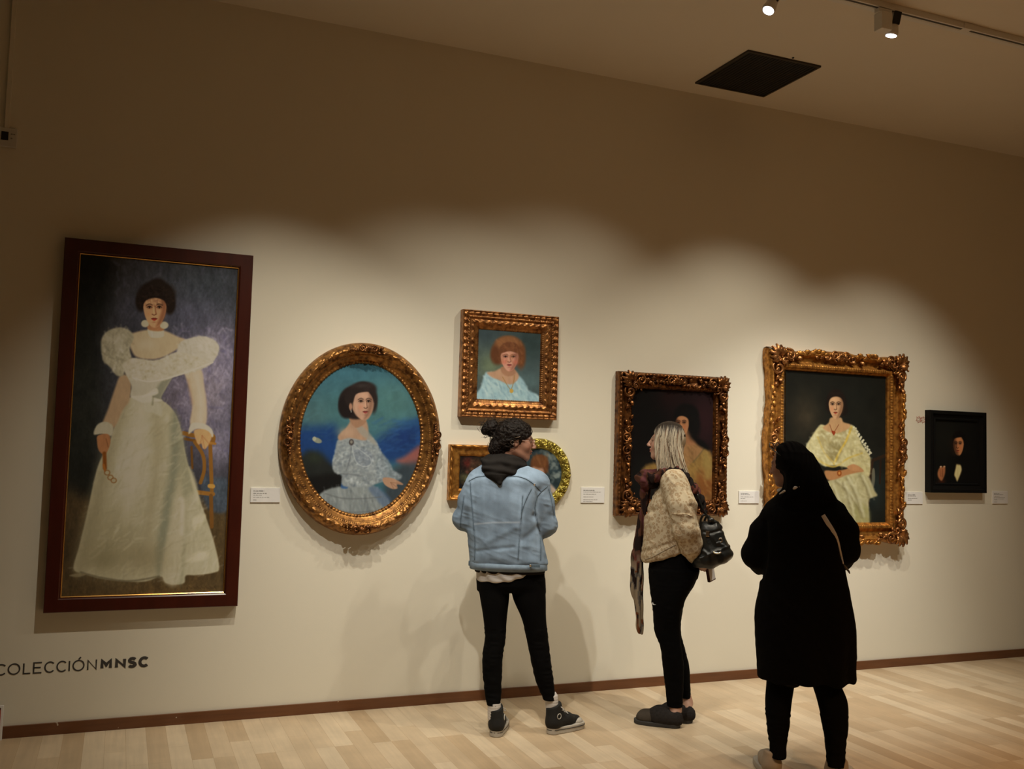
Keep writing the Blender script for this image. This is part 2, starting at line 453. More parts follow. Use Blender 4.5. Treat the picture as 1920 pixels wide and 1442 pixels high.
# ------------------------------------------------------------------ wall lettering
def arc(cx, cy, rx, ry, a0, a1, n=28):
    return [(cx+rx*math.cos(math.radians(a0+(a1-a0)*i/n)), cy+ry*math.sin(math.radians(a0+(a1-a0)*i/n))) for i in range(n+1)]
def glyph(ch, w):
    # strokes in a box of width w and height 1 (centre lines inset by the pen outside)
    if ch == 'C': return [arc(0.55*w, 0.5, 0.55*w, 0.5, 42, 318)]
    if ch in 'OÓ':
        s = [arc(w/2, 0.5, w/2, 0.5, 0, 360, 40)]
        if ch == 'Ó': s.append([(w*0.5, 1.13), (w*0.68, 1.33)])
        return s
    if ch == 'L': return [[(0, 1), (0, 0), (w, 0)]]
    if ch == 'E': return [[(w, 1), (0, 1), (0, 0), (w, 0)], [(0, 0.52), (w*0.88, 0.52)]]
    if ch == 'I': return [[(w/2, 1), (w/2, 0)]]
    if ch == 'N': return [[(0, 0), (0, 1), (w, 0), (w, 1)]]
    if ch == 'M': return [[(0, 0), (0, 1), (w/2, 0.36), (w, 1), (w, 0)]]
    if ch == 'S': return [[(w*0.95, 0.86), (w*0.78, 0.96), (w*0.5, 1.0), (w*0.22, 0.95), (w*0.06, 0.80), (w*0.10, 0.64), (w*0.30, 0.545),
                           (w*0.70, 0.46), (w*0.92, 0.36), (w*0.98, 0.20), (w*0.80, 0.05), (w*0.48, 0.0), (w*0.2, 0.03), (w*0.02, 0.13)]]
def stroke(b, pts, w, y, clamp=None):
    P = np.array(pts, float); n = len(P)
    closed = n > 3 and np.allclose(P[0], P[-1])
    L, R_ = [], []
    for i in range(n):
        if closed and i in (0, n-1): d0, d1 = P[n-1]-P[n-2], P[1]-P[0]
        else:
            d0 = P[i]-P[i-1] if i else P[1]-P[0]; d1 = P[i+1]-P[i] if i < n-1 else P[-1]-P[-2]
        d0 = d0/np.linalg.norm(d0); d1 = d1/np.linalg.norm(d1)
        n0 = np.array([-d0[1], d0[0]]); n1 = np.array([-d1[1], d1[0]])
        m = n0+n1; m /= max(np.linalg.norm(m), 1e-6); k = min(1/max(m@n0, 0.35), 2.2)
        L.append(P[i]+m*k*w/2); R_.append(P[i]-m*k*w/2)
    if clamp: L = [np.array([p[0], min(max(p[1], clamp[0]), clamp[1])]) for p in L]; R_ = [np.array([p[0], min(max(p[1], clamp[0]), clamp[1])]) for p in R_]
    V = [(p[0], y, p[1]) for p in L]+[(p[0], y, p[1]) for p in R_]+[(p[0], y+0.0012, p[1]) for p in L]+[(p[0], y+0.0012, p[1]) for p in R_]
    F = []
    for i in range(n-1):
        F += [(i, n+i, n+i+1, i+1), (2*n+i, 2*n+i+1, 3*n+i+1, 3*n+i), (i, i+1, 2*n+i+1, 2*n+i), (n+i, 3*n+i, 3*n+i+1, n+i+1)]
    b.add(V, F)
_, zb0 = on_wall(180/3.84, 1150+437/3.84); _, zt0 = on_wall(240/3.84, 1150+350/3.84)
_, zb1 = on_wall(850/3.84, 1150+402/3.84); _, zt1 = on_wall(850/3.84, 1150+322/3.84)
TB, TT = (zb0+zb1)/2, (zt0+zt1)/2
t = empty('wall_lettering', (0, 0, TB), 0, 'dark COLECCIÓN MNSC lettering on the wall under the mahogany-framed portrait', 'lettering')
LET = [('C', -34, 45), ('O', 55, 147), ('L', 165, 225), ('E', 237, 305), ('C', 318, 393), ('C', 405, 480), ('I', 492, 500), ('Ó', 520, 608), ('N', 626, 696),
       ('M', 722, 805), ('N', 826, 905), ('S', 916, 984), ('C', 994, 1070)]
for i, (ch, a0, a1) in enumerate(LET):
    bold = i >= 9
    pen = 0.0155 if bold else 0.0070
    xa, _ = on_wall(a0/3.84, 1255); xb, _ = on_wall(a1/3.84, 1255)
    Hh = TT-TB
    b = MB()
    w_ = max((xb-xa-pen), 0.001)/(Hh-pen)
    for stt in glyph(ch, w_):
        stroke(b, [(xa+pen/2+p[0]*(Hh-pen), pen/2+p[1]*(Hh-pen)) for p in stt], pen, -0.0014, (0, Hh) if ch in 'MN' else None)
    b.build('letter', M['dark_line'], t, False)

# ------------------------------------------------------------------ museum labels
def museum_label(pxs, lines, label):
    (xa, ya), (xb, yb) = pxs
    x0, zt = on_wall(xa, ya, -0.006); x1, zb = on_wall(xb, yb, -0.006)
    _, zt2 = on_wall(xa, ya, -0.006)
    cx_, cz_ = (x0+x1)/2, (zt+zb)/2; hw, hh = (x1-x0)/2, (zt-zb)/2
    t = empty('museum_label', (cx_, 0, cz_), 0, label, 'label', 'museum labels beside the portraits')
    MB().box((-hw, -0.007, -hh), (hw, 0, hh), 0.0008).build('card', M['label_card'], t, False)
    rnd = random.Random(int(xa))
    for (v, frac, bold) in lines:
        b = MB(); x = -hw*0.82; end = x+2*hw*0.82*frac; zz = hh*(1-2*v); th = 0.0038 if bold else 0.0024
        while x < end:
            wl = rnd.uniform(0.006, 0.022)
            xe = min(x+wl, end)
            q = x
            while q < xe:
                lw = rnd.uniform(0.0012, 0.0026)
                b.box((q, -0.0078, zz-th/2), (min(q+lw, xe), -0.007, zz+th/2*rnd.uniform(0.5, 1.5)))
                q += lw+0.0007
            x = xe+0.004
        b.build('text_line', M['ink_bold'] if bold else M['label_ink'], t, False)
museum_label(((470.5, 914.5), (524.5, 942)), [(0.22, 0.45, 1), (0.38, 0.55, 1), (0.50, 0.35, 0), (0.66, 0.66, 0), (0.84, 0.14, 0)],
             'small white museum label between the mahogany frame and the oval portrait')
museum_label(((1090, 913.5), (1133, 943)), [(0.2, 0.6, 1), (0.31, 0.9, 0), (0.45, 0.66, 0), (0.62, 0.52, 0), (0.80, 0.74, 0), (0.92, 0.5, 0)],
             'small white museum label left of the scrolled frame with the maroon portrait')
museum_label(((1385.5, 920.5), (1423, 944)), [(0.2, 0.45, 1), (0.30, 0.55, 0), (0.48, 0.75, 0), (0.60, 0.28, 0), (0.80, 0.35, 0)],
             'small white museum label between the two ornate scrolled gold frames')
museum_label(((1699, 922.5), (1730, 945)), [(0.24, 0.55, 1), (0.34, 0.6, 0), (0.52, 0.72, 0), (0.68, 0.3, 0)],
             'small white museum label at the lower left of the black frame')
museum_label(((1861, 921), (1889.5, 944.5)), [(0.2, 0.42, 1), (0.28, 0.75, 0), (0.42, 0.42, 0), (0.52, 0.85, 0), (0.62, 0.75, 0), (0.70, 0.25, 0), (0.86, 0.25, 0)],
             'small museum label right of the black frame, last on the wall')

# red line emblem on the wall (two linked rings with rays)
ex, ez = on_wall(1726.5, 787, 0)
b = MB()
def ring(cx, cz, r, tr=0.0011, a0=0, a1=360):
    P = [(cx+r*math.cos(math.radians(a)), -0.001, cz+r*math.sin(math.radians(a))) for a in np.linspace(a0, a1, 22)]
    b.tube(P, tr, k=4)
for s_ in (-1, 1):
    ring(s_*0.022, 0.0, 0.021, 0.0013); ring(s_*0.022, 0.0, 0.010, 0.001)
    for k in range(6):
        a = k*PI/3+0.3
        b.tube([(s_*0.022+0.012*math.cos(a), -0.001, 0.012*math.sin(a)), (s_*0.022+0.031*math.cos(a), -0.001, 0.031*math.sin(a))], 0.001, k=4)
b.tube([(-0.008, -0.001, -0.012), (0.008, -0.001, 0.012)], 0.001, k=4); b.tube([(-0.008, -0.001, 0.012), (0.008, -0.001, -0.012)], 0.001, k=4)
o = b.build('wall_emblem', M['red_ink']); o.location = (ex, -0.0002, ez)
tag(o, 'small red line emblem of two rayed rings on the wall left of the black frame', 'emblem')
# ------------------------------------------------------------------ painter: pigment laid on the canvas as seen shapes
def spl(P, n=6, closed=True):
    P = np.asarray(P, float); m = len(P); out = []
    rng = range(m) if closed else range(m-1)
    for i in rng:
        p0, p1, p2, p3 = (P[(i-1) % m], P[i], P[(i+1) % m], P[(i+2) % m]) if closed else (P[max(i-1, 0)], P[i], P[i+1], P[min(i+2, m-1)])
        for k in range(n):
            t = k/n
            out.append(0.5*((2*p1)+(-p0+p2)*t+(2*p0-5*p1+4*p2-p3)*t*t+(-p0+3*p1-3*p2+p3)*t**3))
    if not closed: out.append(P[-1])
    return np.array(out)
class Canvas:
    """PX, PY: sketch coordinates of every vertex of the canvas grid"""
    def __init__(s, PX, PY, base, light, tint=(1.0, 0.87, 0.68)):
        s.X, s.Y = PX, PY; s.C = np.tile(np.asarray(base, float), PX.shape+(1,)); s.light = light; s.tint = tint
        s.org = (0, 0, 1); s.gain = 1.0
    def frame(s, ox, oy, sc): s.org = (ox, oy, sc); return s
    def _p(s, pts):
        P = np.asarray(pts, float); ox, oy, sc = s.org
        return np.stack([ox+P[..., 0]/sc, oy+P[..., 1]/sc], -1)
    def _mix(s, sl, a, col, var=0.0):
        c = np.asarray(col, float)
        if var > 0:
            x, y = s.X[sl], s.Y[sl]
            n = fbm(x*0.22, y*0.09, col[0]*0.37, 3)[..., None]
            c = c*(1+var*1.6*n)
        s.C[sl] = s.C[sl]*(1-a[..., None])+c*a[..., None]
    def _sl(s, lo, hi):
        m = (s.X >= lo[0]) & (s.X <= hi[0]) & (s.Y >= lo[1]) & (s.Y <= hi[1])
        if not m.any(): return None
        i = np.where(m.any(1))[0]; j = np.where(m.any(0))[0]
        return (slice(i[0], i[-1]+1), slice(j[0], j[-1]+1))
    def poly(s, pts, col, soft=1.0, a=1.0, smooth=True, var=0.04):
        P = s._p(pts)
        if smooth: P = spl(P, 5)
        sl = s._sl(P.min(0)-soft*1.5-1, P.max(0)+soft*1.5+1)
        if sl is None: return s
        x, y = s.X[sl], s.Y[sl]; d = np.full(x.shape, 1e9); ins = np.zeros(x.shape, bool)
        for i in range(len(P)):
            ax, ay = P[i]; bx, by = P[(i+1) % len(P)]
            ex_, ey_ = bx-ax, by-ay; L = ex_*ex_+ey_*ey_+1e-12
            t = np.clip(((x-ax)*ex_+(y-ay)*ey_)/L, 0, 1)
            d = np.minimum(d, (x-ax-t*ex_)**2+(y-ay-t*ey_)**2)
            c = (ay > y) != (by > y)
            if ey_ != 0: ins ^= c & (x < ax+(y-ay)*ex_/ey_)
        d = np.sqrt(d)*np.where(ins, 1, -1)
        al = np.clip(d/soft*0.5+0.5, 0, 1); al = al*al*(3-2*al)*a
        s._mix(sl, al, col, var); return s
    def ell(s, cx, cy, rx, ry, col, soft=1.0, a=1.0, ang=0, var=0.03):
        c = s._p([(cx, cy)])[0]; sc = s.org[2]; rx, ry = rx/sc, ry/sc
        R_ = max(rx, ry)+soft*1.5+1
        sl = s._sl(c-R_, c+R_)
        if sl is None: return s
        x, y = s.X[sl]-c[0], s.Y[sl]-c[1]; an = math.radians(ang)
        u = x*math.cos(an)+y*math.sin(an); v = -x*math.sin(an)+y*math.cos(an)
        d = (1-np.sqrt((u/rx)**2+(v/ry)**2))*min(rx, ry)
        al = np.clip(d/soft*0.5+0.5, 0, 1); al = al*al*(3-2*al)*a
        s._mix(sl, al, col, var); return s
    def line(s, pts, w, col, soft=0.7, a=1.0, smooth=True, var=0.03):
        P = s._p(pts); w = w/s.org[2]
        if smooth and len(P) > 2: P = spl(P, 5, False)
        sl = s._sl(P.min(0)-w-soft-1, P.max(0)+w+soft+1)
        if sl is None: return s
        x, y = s.X[sl], s.Y[sl]; d = np.full(x.shape, 1e9)
        for i in range(len(P)-1):
            ax, ay = P[i]; bx, by = P[i+1]; ex_, ey_ = bx-ax, by-ay
            t = np.clip(((x-ax)*ex_+(y-ay)*ey_)/(ex_*ex_+ey_*ey_+1e-12), 0, 1)
            d = np.minimum(d, (x-ax-t*ex_)**2+(y-ay-t*ey_)**2)
        d = w/2-np.sqrt(d); al = np.clip(d/soft*0.5+0.5, 0, 1)*a
        s._mix(sl, al, col, var); return s
    def blob(s, cx, cy, r, col, a=1.0, ry=None):
        c = s._p([(cx, cy)])[0]; sc = s.org[2]; rx = r/sc; ry = (ry or r)/sc
        sl = s._sl((c[0]-2.6*rx, c[1]-2.6*ry), (c[0]+2.6*rx, c[1]+2.6*ry))
        if sl is None: return s
        q = ((s.X[sl]-c[0])/rx)**2+((s.Y[sl]-c[1])/ry)**2
        s._mix(sl, a*np.exp(-q*1.2), col, 0.03); return s
    def mottle(s, amp, fx=0.05, fy=0.05, seed=0.0, tint=(1, 1, 1)):
        n = fbm(s.X*fx, s.Y*fy, seed, 4)[..., None]
        s.C *= 1+amp*n*np.asarray(tint); return s
    def strokes(s, pts, n, ln, w, col, jit, ang, a=0.5, seed=1):
        """many short brush dabs inside a region"""
        r = random.Random(seed); P = s._p(pts); lo, hi = P.min(0), P.max(0); k = 0; sc = s.org[2]
        def inside(x, y):
            c = False
            for i in range(len(P)):
                (ax, ay), (bx, by) = P[i], P[(i+1) % len(P)]
                if (ay > y) != (by > y) and x < ax+(y-ay)*(bx-ax)/(by-ay): c = not c
            return c
        org = s.org; s.org = (0, 0, 1)
        for _ in range(n*4):
            if k >= n: break
            x, y = r.uniform(lo[0], hi[0]), r.uniform(lo[1], hi[1])
            if not inside(x, y): continue
            k += 1; an = math.radians(ang+r.uniform(-jit, jit)); L = ln/sc*r.uniform(0.5, 1.3)
            f = r.uniform(0.8, 1.2); c = [min(255, v*f) for v in col]
            dx, dy = math.cos(an)*L/2, math.sin(an)*L/2
            s.line([(x-dx, y-dy), (x+dx, y+dy)], w/sc*r.uniform(0.8, 1.7), c, 1.8, a*0.75, False, 0)
        s.org = org; return s
    def pigment(s):
        C = lin(np.clip(s.C*np.asarray(s.gain), 0, 255))/s.light/np.asarray(s.tint)
        C = np.where(C > 0.55, 0.55+0.33*(1-np.exp(-(C-0.55)/0.33)), C)
        return np.clip(C, 0.0015, 0.88)

def face(c, cx, cy, w, h, skin, dark, lip, hairc, turn=0.0, light=-1, hairline=0.60, part=0.0):
    """painted head: half sizes w, h; turn shifts features sideways; light = bright side"""
    sk = np.array(skin, float); dk = np.array(dark, float); hc_ = np.array(hairc, float)
    t = turn*w
    c.poly([(cx-w*0.93, cy-h*0.35), (cx-w*0.90, cy+h*0.15), (cx-w*0.66, cy+h*0.62), (cx-w*0.24, cy+h*0.98), (cx+w*0.24, cy+h*0.98), (cx+w*0.66, cy+h*0.62), (cx+w*0.90, cy+h*0.15), (cx+w*0.93, cy-h*0.35), (cx+w*0.5, cy-h*0.85), (cx-w*0.5, cy-h*0.85)], sk, 1.1)
    sgn = -light
    c.poly([(cx+sgn*w*0.55, cy-h*0.75), (cx+sgn*w*0.60, cy-h*0.1), (cx+sgn*w*0.38, cy+h*0.45), (cx+sgn*w*0.1, cy+h*0.98), (cx+sgn*w*0.66, cy+h*0.66), (cx+sgn*w*0.95, cy+h*0.1), (cx+sgn*w*0.95, cy-h*0.6)], dk, 4.0, 0.75)
    c.blob(cx+t*0.5+light*w*0.15, cy-h*0.42, w*0.45, np.minimum(sk*1.12, 255), 0.55, h*0.2)
    c.blob(cx+t+light*w*0.45, cy+h*0.26, w*0.26, sk*np.array([1.08, 0.88, 0.82]), 0.55, h*0.2)
    for s_ in (-1, 1):
        near = 0.42 if s_*turn <= 0 else 0.42-0.5*abs(turn)
        x = cx+t+s_*w*near
        c.blob(x, cy-h*0.12, w*0.30, dk*0.75, 0.6, h*0.13)
        c.line([(x-s_*w*0.22, cy-h*0.215), (x, cy-h*0.27), (x+s_*w*0.26, cy-h*0.20)], h*0.05, hc_*0.7+dk*0.3, 0.9, 0.85)
        c.ell(x, cy-h*0.085, w*0.17, h*0.055, sk*0.95, 0.6, 0.6)
        c.ell(x, cy-h*0.085, w*0.09, h*0.06, (30, 18, 13), 0.6, 0.95)
        c.line([(x-w*0.20, cy-h*0.085), (x, cy-h*0.15), (x+w*0.20, cy-h*0.085)], h*0.045, (26, 16, 12), 0.5, 0.95)
        c.line([(x-w*0.16, cy-h*0.015), (x+w*0.16, cy-h*0.02)], h*0.03, dk, 0.8, 0.5)
    nx = cx+t*1.25
    c.line([(nx+sgn*w*0.08, cy-h*0.14), (nx+sgn*w*0.11, cy+h*0.10), (nx+sgn*w*0.17, cy+h*0.26)], h*0.07, dk, 1.0, 0.75)
    c.line([(nx-w*0.02*sgn, cy-h*0.08), (nx, cy+h*0.20)], h*0.06, np.minimum(sk*1.15, 255), 0.9, 0.75)
    c.line([(nx-w*0.16, cy+h*0.29), (nx, cy+h*0.335), (nx+w*0.16, cy+h*0.29)], h*0.05, dk*0.7, 0.7, 0.9)
    mx_ = cx+t*1.1
    c.poly([(mx_-w*0.27, cy+h*0.53), (mx_-w*0.08, cy+h*0.475), (mx_, cy+h*0.49), (mx_+w*0.08, cy+h*0.475), (mx_+w*0.27, cy+h*0.53), (mx_, cy+h*0.55)], np.array(lip)*0.85, 0.6)
    c.poly([(mx_-w*0.25, cy+h*0.54), (mx_, cy+h*0.545), (mx_+w*0.25, cy+h*0.54), (mx_, cy+h*0.65)], np.array(lip)*1.12, 0.6)
    c.line([(mx_-w*0.27, cy+h*0.535), (mx_, cy+h*0.545), (mx_+w*0.27, cy+h*0.535)], h*0.022, np.array(lip)*0.35, 0.5, 0.9)
    c.blob(mx_, cy+h*0.72, w*0.2, dk, 0.45, h*0.05)
    # hair mass above the brow
    px_ = cx+part*w
    c.poly([(cx-w*1.06, cy-h*0.02), (cx-w*1.15, cy-h*0.55), (cx-w*0.75, cy-h*1.05), (cx, cy-h*1.22), (cx+w*0.75, cy-h*1.05), (cx+w*1.15, cy-h*0.55), (cx+w*1.06, cy-h*0.02),
            (cx+w*0.90, cy-h*0.30), (cx+w*0.62, cy-h*(hairline-0.10)), (px_, cy-h*hairline), (cx-w*0.62, cy-h*(hairline-0.10)), (cx-w*0.90, cy-h*0.30)], hc_, 1.6)
    for i in range(7):
        f = -0.9+0.3*i
        c.line([(px_+f*w*0.25, cy-h*(hairline+0.10)), (cx+f*w*0.6, cy-h*(hairline+0.28)), (cx+f*w*0.9, cy-h*(hairline+0.22))], h*0.025, hc_*1.5+5, 1.0, 0.3)

def canvas_rect(px4, Y, light, base, draw, parent, name='canvas', step=0.0027, tint=(1.0, 0.87, 0.68), shape='rect', ctr=None):
    """px4: TL TR BR BL seen corners of the picture surface; Y its distance"""
    W4 = [on_wall(x, y, Y) for x, y in px4]
    x0 = (W4[0][0]+W4[3][0])/2; x1 = (W4[1][0]+W4[2][0])/2; z1 = (W4[0][1]+W4[1][1])/2; z0 = (W4[2][1]+W4[3][1])/2
    pad = 0.012 if shape == 'oval' else 0.022
    nx, nz = int((x1-x0+2*pad)/step)+1, int((z1-z0+2*pad)/step)+1
    gx = np.linspace(x0-pad, x1+pad, nx); gz = np.linspace(z0-pad, z1+pad, nz)
    GX, GZ = np.meshgrid(gx, gz, indexing='ij')
    PX, PY = project(GX, np.full(GX.shape, Y), GZ)
    c = Canvas(PX, PY, base, light, tint)
    draw(c)
    #DBG
    col = c.pigment().reshape(-1, 3)
    cx, cz = ctr
    V = np.stack([GX.ravel()-cx, np.full(GX.size, Y), GZ.ravel()-cz], 1)
    idx = np.arange(nx*nz).reshape(nx, nz)
    F = np.stack([idx[:-1, :-1], idx[1:, :-1], idx[1:, 1:], idx[:-1, 1:]], -1).reshape(-1, 4)
    if shape == 'oval':
        mx, mz = (x0+x1)/2, (z0+z1)/2; rx, rz = (x1-x0)/2+pad, (z1-z0)/2+pad
        q = ((GX-mx)/rx)**2+((GZ-mz)/rz)**2
        keep = (q.ravel()[F] <= 1.0).any(1); F = F[keep]
        used = np.zeros(len(V), bool); used[F.ravel()] = True
        mp = np.cumsum(used)-1; V = V[used]; col = col[used]; F = mp[F]
    o = mesh_obj(name, V, F, M['oil'], parent, True, col)
    return (x0, x1, z0, z1)

# ------------------------------------------------------------------ frames
def rect_frame(x0, x1, z0, z1, prof, relief=None, ds=0.006, outer=None):
    """prof: list of (inset, protrusion) from the wall at the outside to the sight edge. Local mesh (x, y, z)."""
    prof = np.array(prof, float)
    # refine the profile
    P = []
    for i in range(len(prof)-1):
        L = np.linalg.norm(prof[i+1]-prof[i]); n = max(1, int(L/0.004)) if relief else 1
        for k in range(n): P.append(prof[i]+(prof[i+1]-prof[i])*k/n)
    P.append(prof[-1]); P = np.array(P)
    V = []; F = []; base = 0
    cx, cz = (x0+x1)/2, (z0+z1)/2; hx, hz = (x1-x0)/2, (z1-z0)/2
    for side in range(4):
        half = hx if side % 2 == 0 else hz
        n = max(2, int(2*half/ds)) if (relief or outer) else 1
        u = np.linspace(-1, 1, n+1)
        for i in range(n+1):
            for j, (t, y) in enumerate(P):
                s_ = u[i]*(half-t)
                yy = y
                if relief: yy = y+relief(s_, half-t, t, side)
                o_ = outer(u[i]*half, half, side)*max(0, 1-t/0.05) if outer else 0.0
                a = s_; c = (hz if side % 2 == 0 else hx)-t+o_
                if side == 0: x, z = a, c
                elif side == 1: x, z = c, -a
                elif side == 2: x, z = -a, -c
                else: x, z = -c, a
                V.append((cx+x, -yy, cz+z))
        m = len(P)
        for i in range(n):
            for j in range(m-1):
                q = base+i*m+j
                F.append((q, q+1, q+m+1, q+m))
        base += (n+1)*m
    return V, F
def oval_frame(rx, rz, prof, relief=None, n=420):
    prof = np.array(prof, float); P = []
    for i in range(len(prof)-1):
        L = np.linalg.norm(prof[i+1]-prof[i]); k_ = max(1, int(L/0.004))
        for k in range(k_): P.append(prof[i]+(prof[i+1]-prof[i])*k/k_)
    P.append(prof[-1]); P = np.array(P); m = len(P); V = []; F = []
    th = np.linspace(0, 2*PI, n, endpoint=False)
    per = np.concatenate([[0], np.cumsum(np.hypot(np.diff(rx*np.cos(th)), np.diff(rz*np.sin(th))))])
    for i in range(n):
        for t, y in P:
            yy = y+(relief(per[i], per[-1]+per[1], t, th[i]) if relief else 0)
            nx_, nz_ = math.cos(th[i])/rx, math.sin(th[i])/rz; L = math.hypot(nx_, nz_)
            V.append((rx*math.cos(th[i])-t*nx_/L, -yy, rz*math.sin(th[i])-t*nz_/L))
    for i in range(n):
        for j in range(m-1):
            a = i*m+j; b = ((i+1) % n)*m+j
            F.append((a, b, b+1, a+1))
    return V, F
def bead(s, pitch, w, h, t, t0):
    q = ((s/pitch) % 1-0.5)*2/0.88; r = (t-t0)/w; v = 1-q*q-r*r
    return h*math.sqrt(v) if v > 0 else 0.0

def scroll(b, c, r0, turns, a0, sgn, th, y0, k=7, grow=0.18, lift=0.012):
    """tapered spiral volute in the frame plane"""
    P = []; R_ = []; n = int(14*turns)+4
    for i in range(n+1):
        f = i/n; a = a0+sgn*f*turns*2*PI; r = r0*(1-f)**0.85+r0*0.10
        P.append((c[0]+r*math.cos(a), -(y0+lift*math.sin(f*PI*0.9)), c[1]+r*math.sin(a)))
        R_.append(th*(0.35+0.65*math.sin(PI*min(1, 0.15+f*0.8)))+(th*0.5 if i == n else 0))
    b.tube(P, R_, k=k)
    b.ell(P[-1], (th*1.3,)*3, 8, 6)
def leaf(b, p, ang, L, w, y0, curl=0.012, k=9):
    """acanthus lobe: a curled pointed ribbon with a raised spine and scalloped edge"""
    V = []; F = []; n = k
    ca, sa = math.cos(ang), math.sin(ang)
    for i in range(n+1):
        f = i/n; ww = w*math.sin(PI*(0.12+0.86*f))**0.8*(1+0.22*math.cos(f*PI*6))
        bend = 0.25*L*math.sin(f*PI)*0.5
        for j, (v, h) in enumerate(((-1, 0.0), (-0.5, 0.006), (0, 0.003), (0.5, 0.006), (1, 0.0))):
            lx = f*L; lz = v*ww+bend*0.3
            V.append((p[0]+lx*ca-lz*sa, -(y0+h+curl*math.sin(f*PI*0.85)), p[1]+lx*sa+lz*ca))
    for i in range(n):
        for j in range(4):
            q = i*5+j; F.append((q, q+1, q+6, q+5))
    # underside closes the leaf
    m = len(V)
    V += [(x, y+0.010, z) for x, y, z in V]
    for i in range(n):
        for j in range(4):
            q = m+i*5+j; F.append((q, q+5, q+6, q+1))
        F.append((i*5, i*5+5, m+i*5+5, m+i*5)); F.append((i*5+4, m+i*5+4, m+i*5+9, i*5+9))
    F.append((0, m, m+1, 1)); F.append((1, m+1, m+2, 2)); F.append((2, m+2, m+3, 3)); F.append((3, m+3, m+4, 4))
    b.add(V, F)
def ornament_corner(parent, mat, x, z, sx, sz, R_, y0, seed, name='corner_ornament'):
    """rococo corner: sx, sz point outwards"""
    r = random.Random(seed); b = MB()
    d = math.atan2(sz, sx)
    # shell at the corner
    for k in range(7):
        a = d+math.radians(-66+22*k)
        leaf(b, (x-sx*R_*0.12, z-sz*R_*0.12), a, R_*(0.62+0.10*math.cos((k-3)*0.9)), R_*0.13, y0+0.004, R_*0.22)
    scroll(b, (x+sx*R_*0.02, z-sz*R_*0.62), R_*0.30, 1.5, math.radians(90*sz), -sx*sz, R_*0.075, y0+0.006, lift=R_*0.12)
    scroll(b, (x-sx*R_*0.62, z+sz*R_*0.02), R_*0.30, 1.5, math.radians(90-90*sx), sx*sz, R_*0.075, y0+0.006, lift=R_*0.12)
    scroll(b, (x-sx*R_*0.30, z-sz*R_*0.30), R_*0.20, 1.3, d+PI, 1, R_*0.07, y0+0.01, lift=R_*0.14)
    for k in range(5):
        f = 0.55+0.17*k
        leaf(b, (x-sx*R_*f, z+sz*R_*0.05*math.sin(k*2)), math.atan2(sz*0.6*(-1)**k, -sx), R_*0.34, R_*0.10, y0+0.002, R_*0.14)
        leaf(b, (x+sx*R_*0.05*math.sin(k*2), z-sz*R_*f), math.atan2(-sz, sx*0.6*(-1)**k), R_*0.34, R_*0.10, y0+0.002, R_*0.14)
    for k in range(16):
        a = r.uniform(0, 2*PI); q = r.uniform(0.1, 0.75)*R_
        b.ell((x-sx*R_*0.2+q*math.cos(a)*0.8, -(y0+R_*r.uniform(0.12, 0.2)), z-sz*R_*0.2+q*math.sin(a)*0.8), (R_*0.055,)*3, 7, 5)
    return b.build(name, mat, parent)
def ornament_mid(parent, mat, x, z, ang, R_, y0, seed, name='centre_ornament', stretch=1.7):
    """cartouche in the middle of a side; ang is the outward direction"""
    r = random.Random(seed); b = MB(); o = (math.cos(ang), math.sin(ang)); t = (-math.sin(ang), math.cos(ang))
    at = lambda u, v: (x+t[0]*u*R_+o[0]*v*R_, z+t[1]*u*R_+o[1]*v*R_)
    for k in range(7):
        a = ang+math.radians(-78+26*k)
        leaf(b, at(0, -0.15), a, R_*(0.48-0.03*abs(k-3)), R_*0.11, y0+0.006, R_*0.2)
    for s_ in (-1, 1):
        scroll(b, at(s_*0.42, 0.08), R_*0.26, 1.6, ang+s_*PI/2+PI, s_, R_*0.07, y0+0.008, lift=R_*0.12)
        scroll(b, at(s_*0.80*stretch/1.7, -0.05), R_*0.20, 1.3, ang+PI*0.5, -s_, R_*0.06, y0+0.004, lift=R_*0.1)
        for k in range(4):
            u = s_*(0.5+0.30*k*stretch/1.7)
            leaf(b, at(u, -0.06+0.1*(-1)**k), math.atan2(t[1]*s_, t[0]*s_)+0.5*(-1)**k, R_*0.34, R_*0.09, y0+0.002, R_*0.12)
    b.ell((at(0, 0)[0], -(y0+R_*0.16), at(0, 0)[1]), (R_*0.13, R_*0.09, R_*0.13), 12, 8)
    for k in range(12):
        q = at(r.uniform(-0.7, 0.7), r.uniform(-0.25, 0.25))
        b.ell((q[0], -(y0+R_*r.uniform(0.1, 0.18)), q[1]), (R_*0.05,)*3, 7, 5)
    return b.build(name, mat, parent)
# ================================================================== 1. tall portrait, mahogany frame
def rect_from_px(TL, TR, BR, BL, Y):
    W4 = [on_wall(*p, Y) for p in (TL, TR, BR, BL)]
    return ((W4[0][0]+W4[3][0])/2, (W4[1][0]+W4[2][0])/2, (W4[2][1]+W4[3][1])/2, (W4[0][1]+W4[1][1])/2)
T1 = 0.055
x0, x1, z0, z1 = rect_from_px((120.5, 447), (475.5, 477), (445.5, 1137), (82, 1149.5), -T1)
c1 = ((x0+x1)/2, (z0+z1)/2)
t = empty('framed_portrait', (c1[0], 0, c1[1]), 0, 'tall full-length portrait of a woman in a white gown, in a glossy mahogany frame', 'painting')
ix0, ix1, iz0, iz1 = rect_from_px((150, 479), (448.5, 501.5), (420, 1111), (114.3, 1119.5), -T1+0.012)
wd = ((ix0-x0)+(x1-ix1)+(z1-iz1)+(iz0-z0))/4
prof = [(0, 0), (0, T1-0.003), (0.003, T1), (wd-0.012, T1), (wd-0.006, T1-0.004), (wd-0.004, T1-0.012)]
V, F = rect_frame(x0-c1[0], x1-c1[0], z0-c1[1], z1-c1[1], prof)
mesh_obj('frame', V, F, M['mahogany'], t, False)
li = wd-0.004
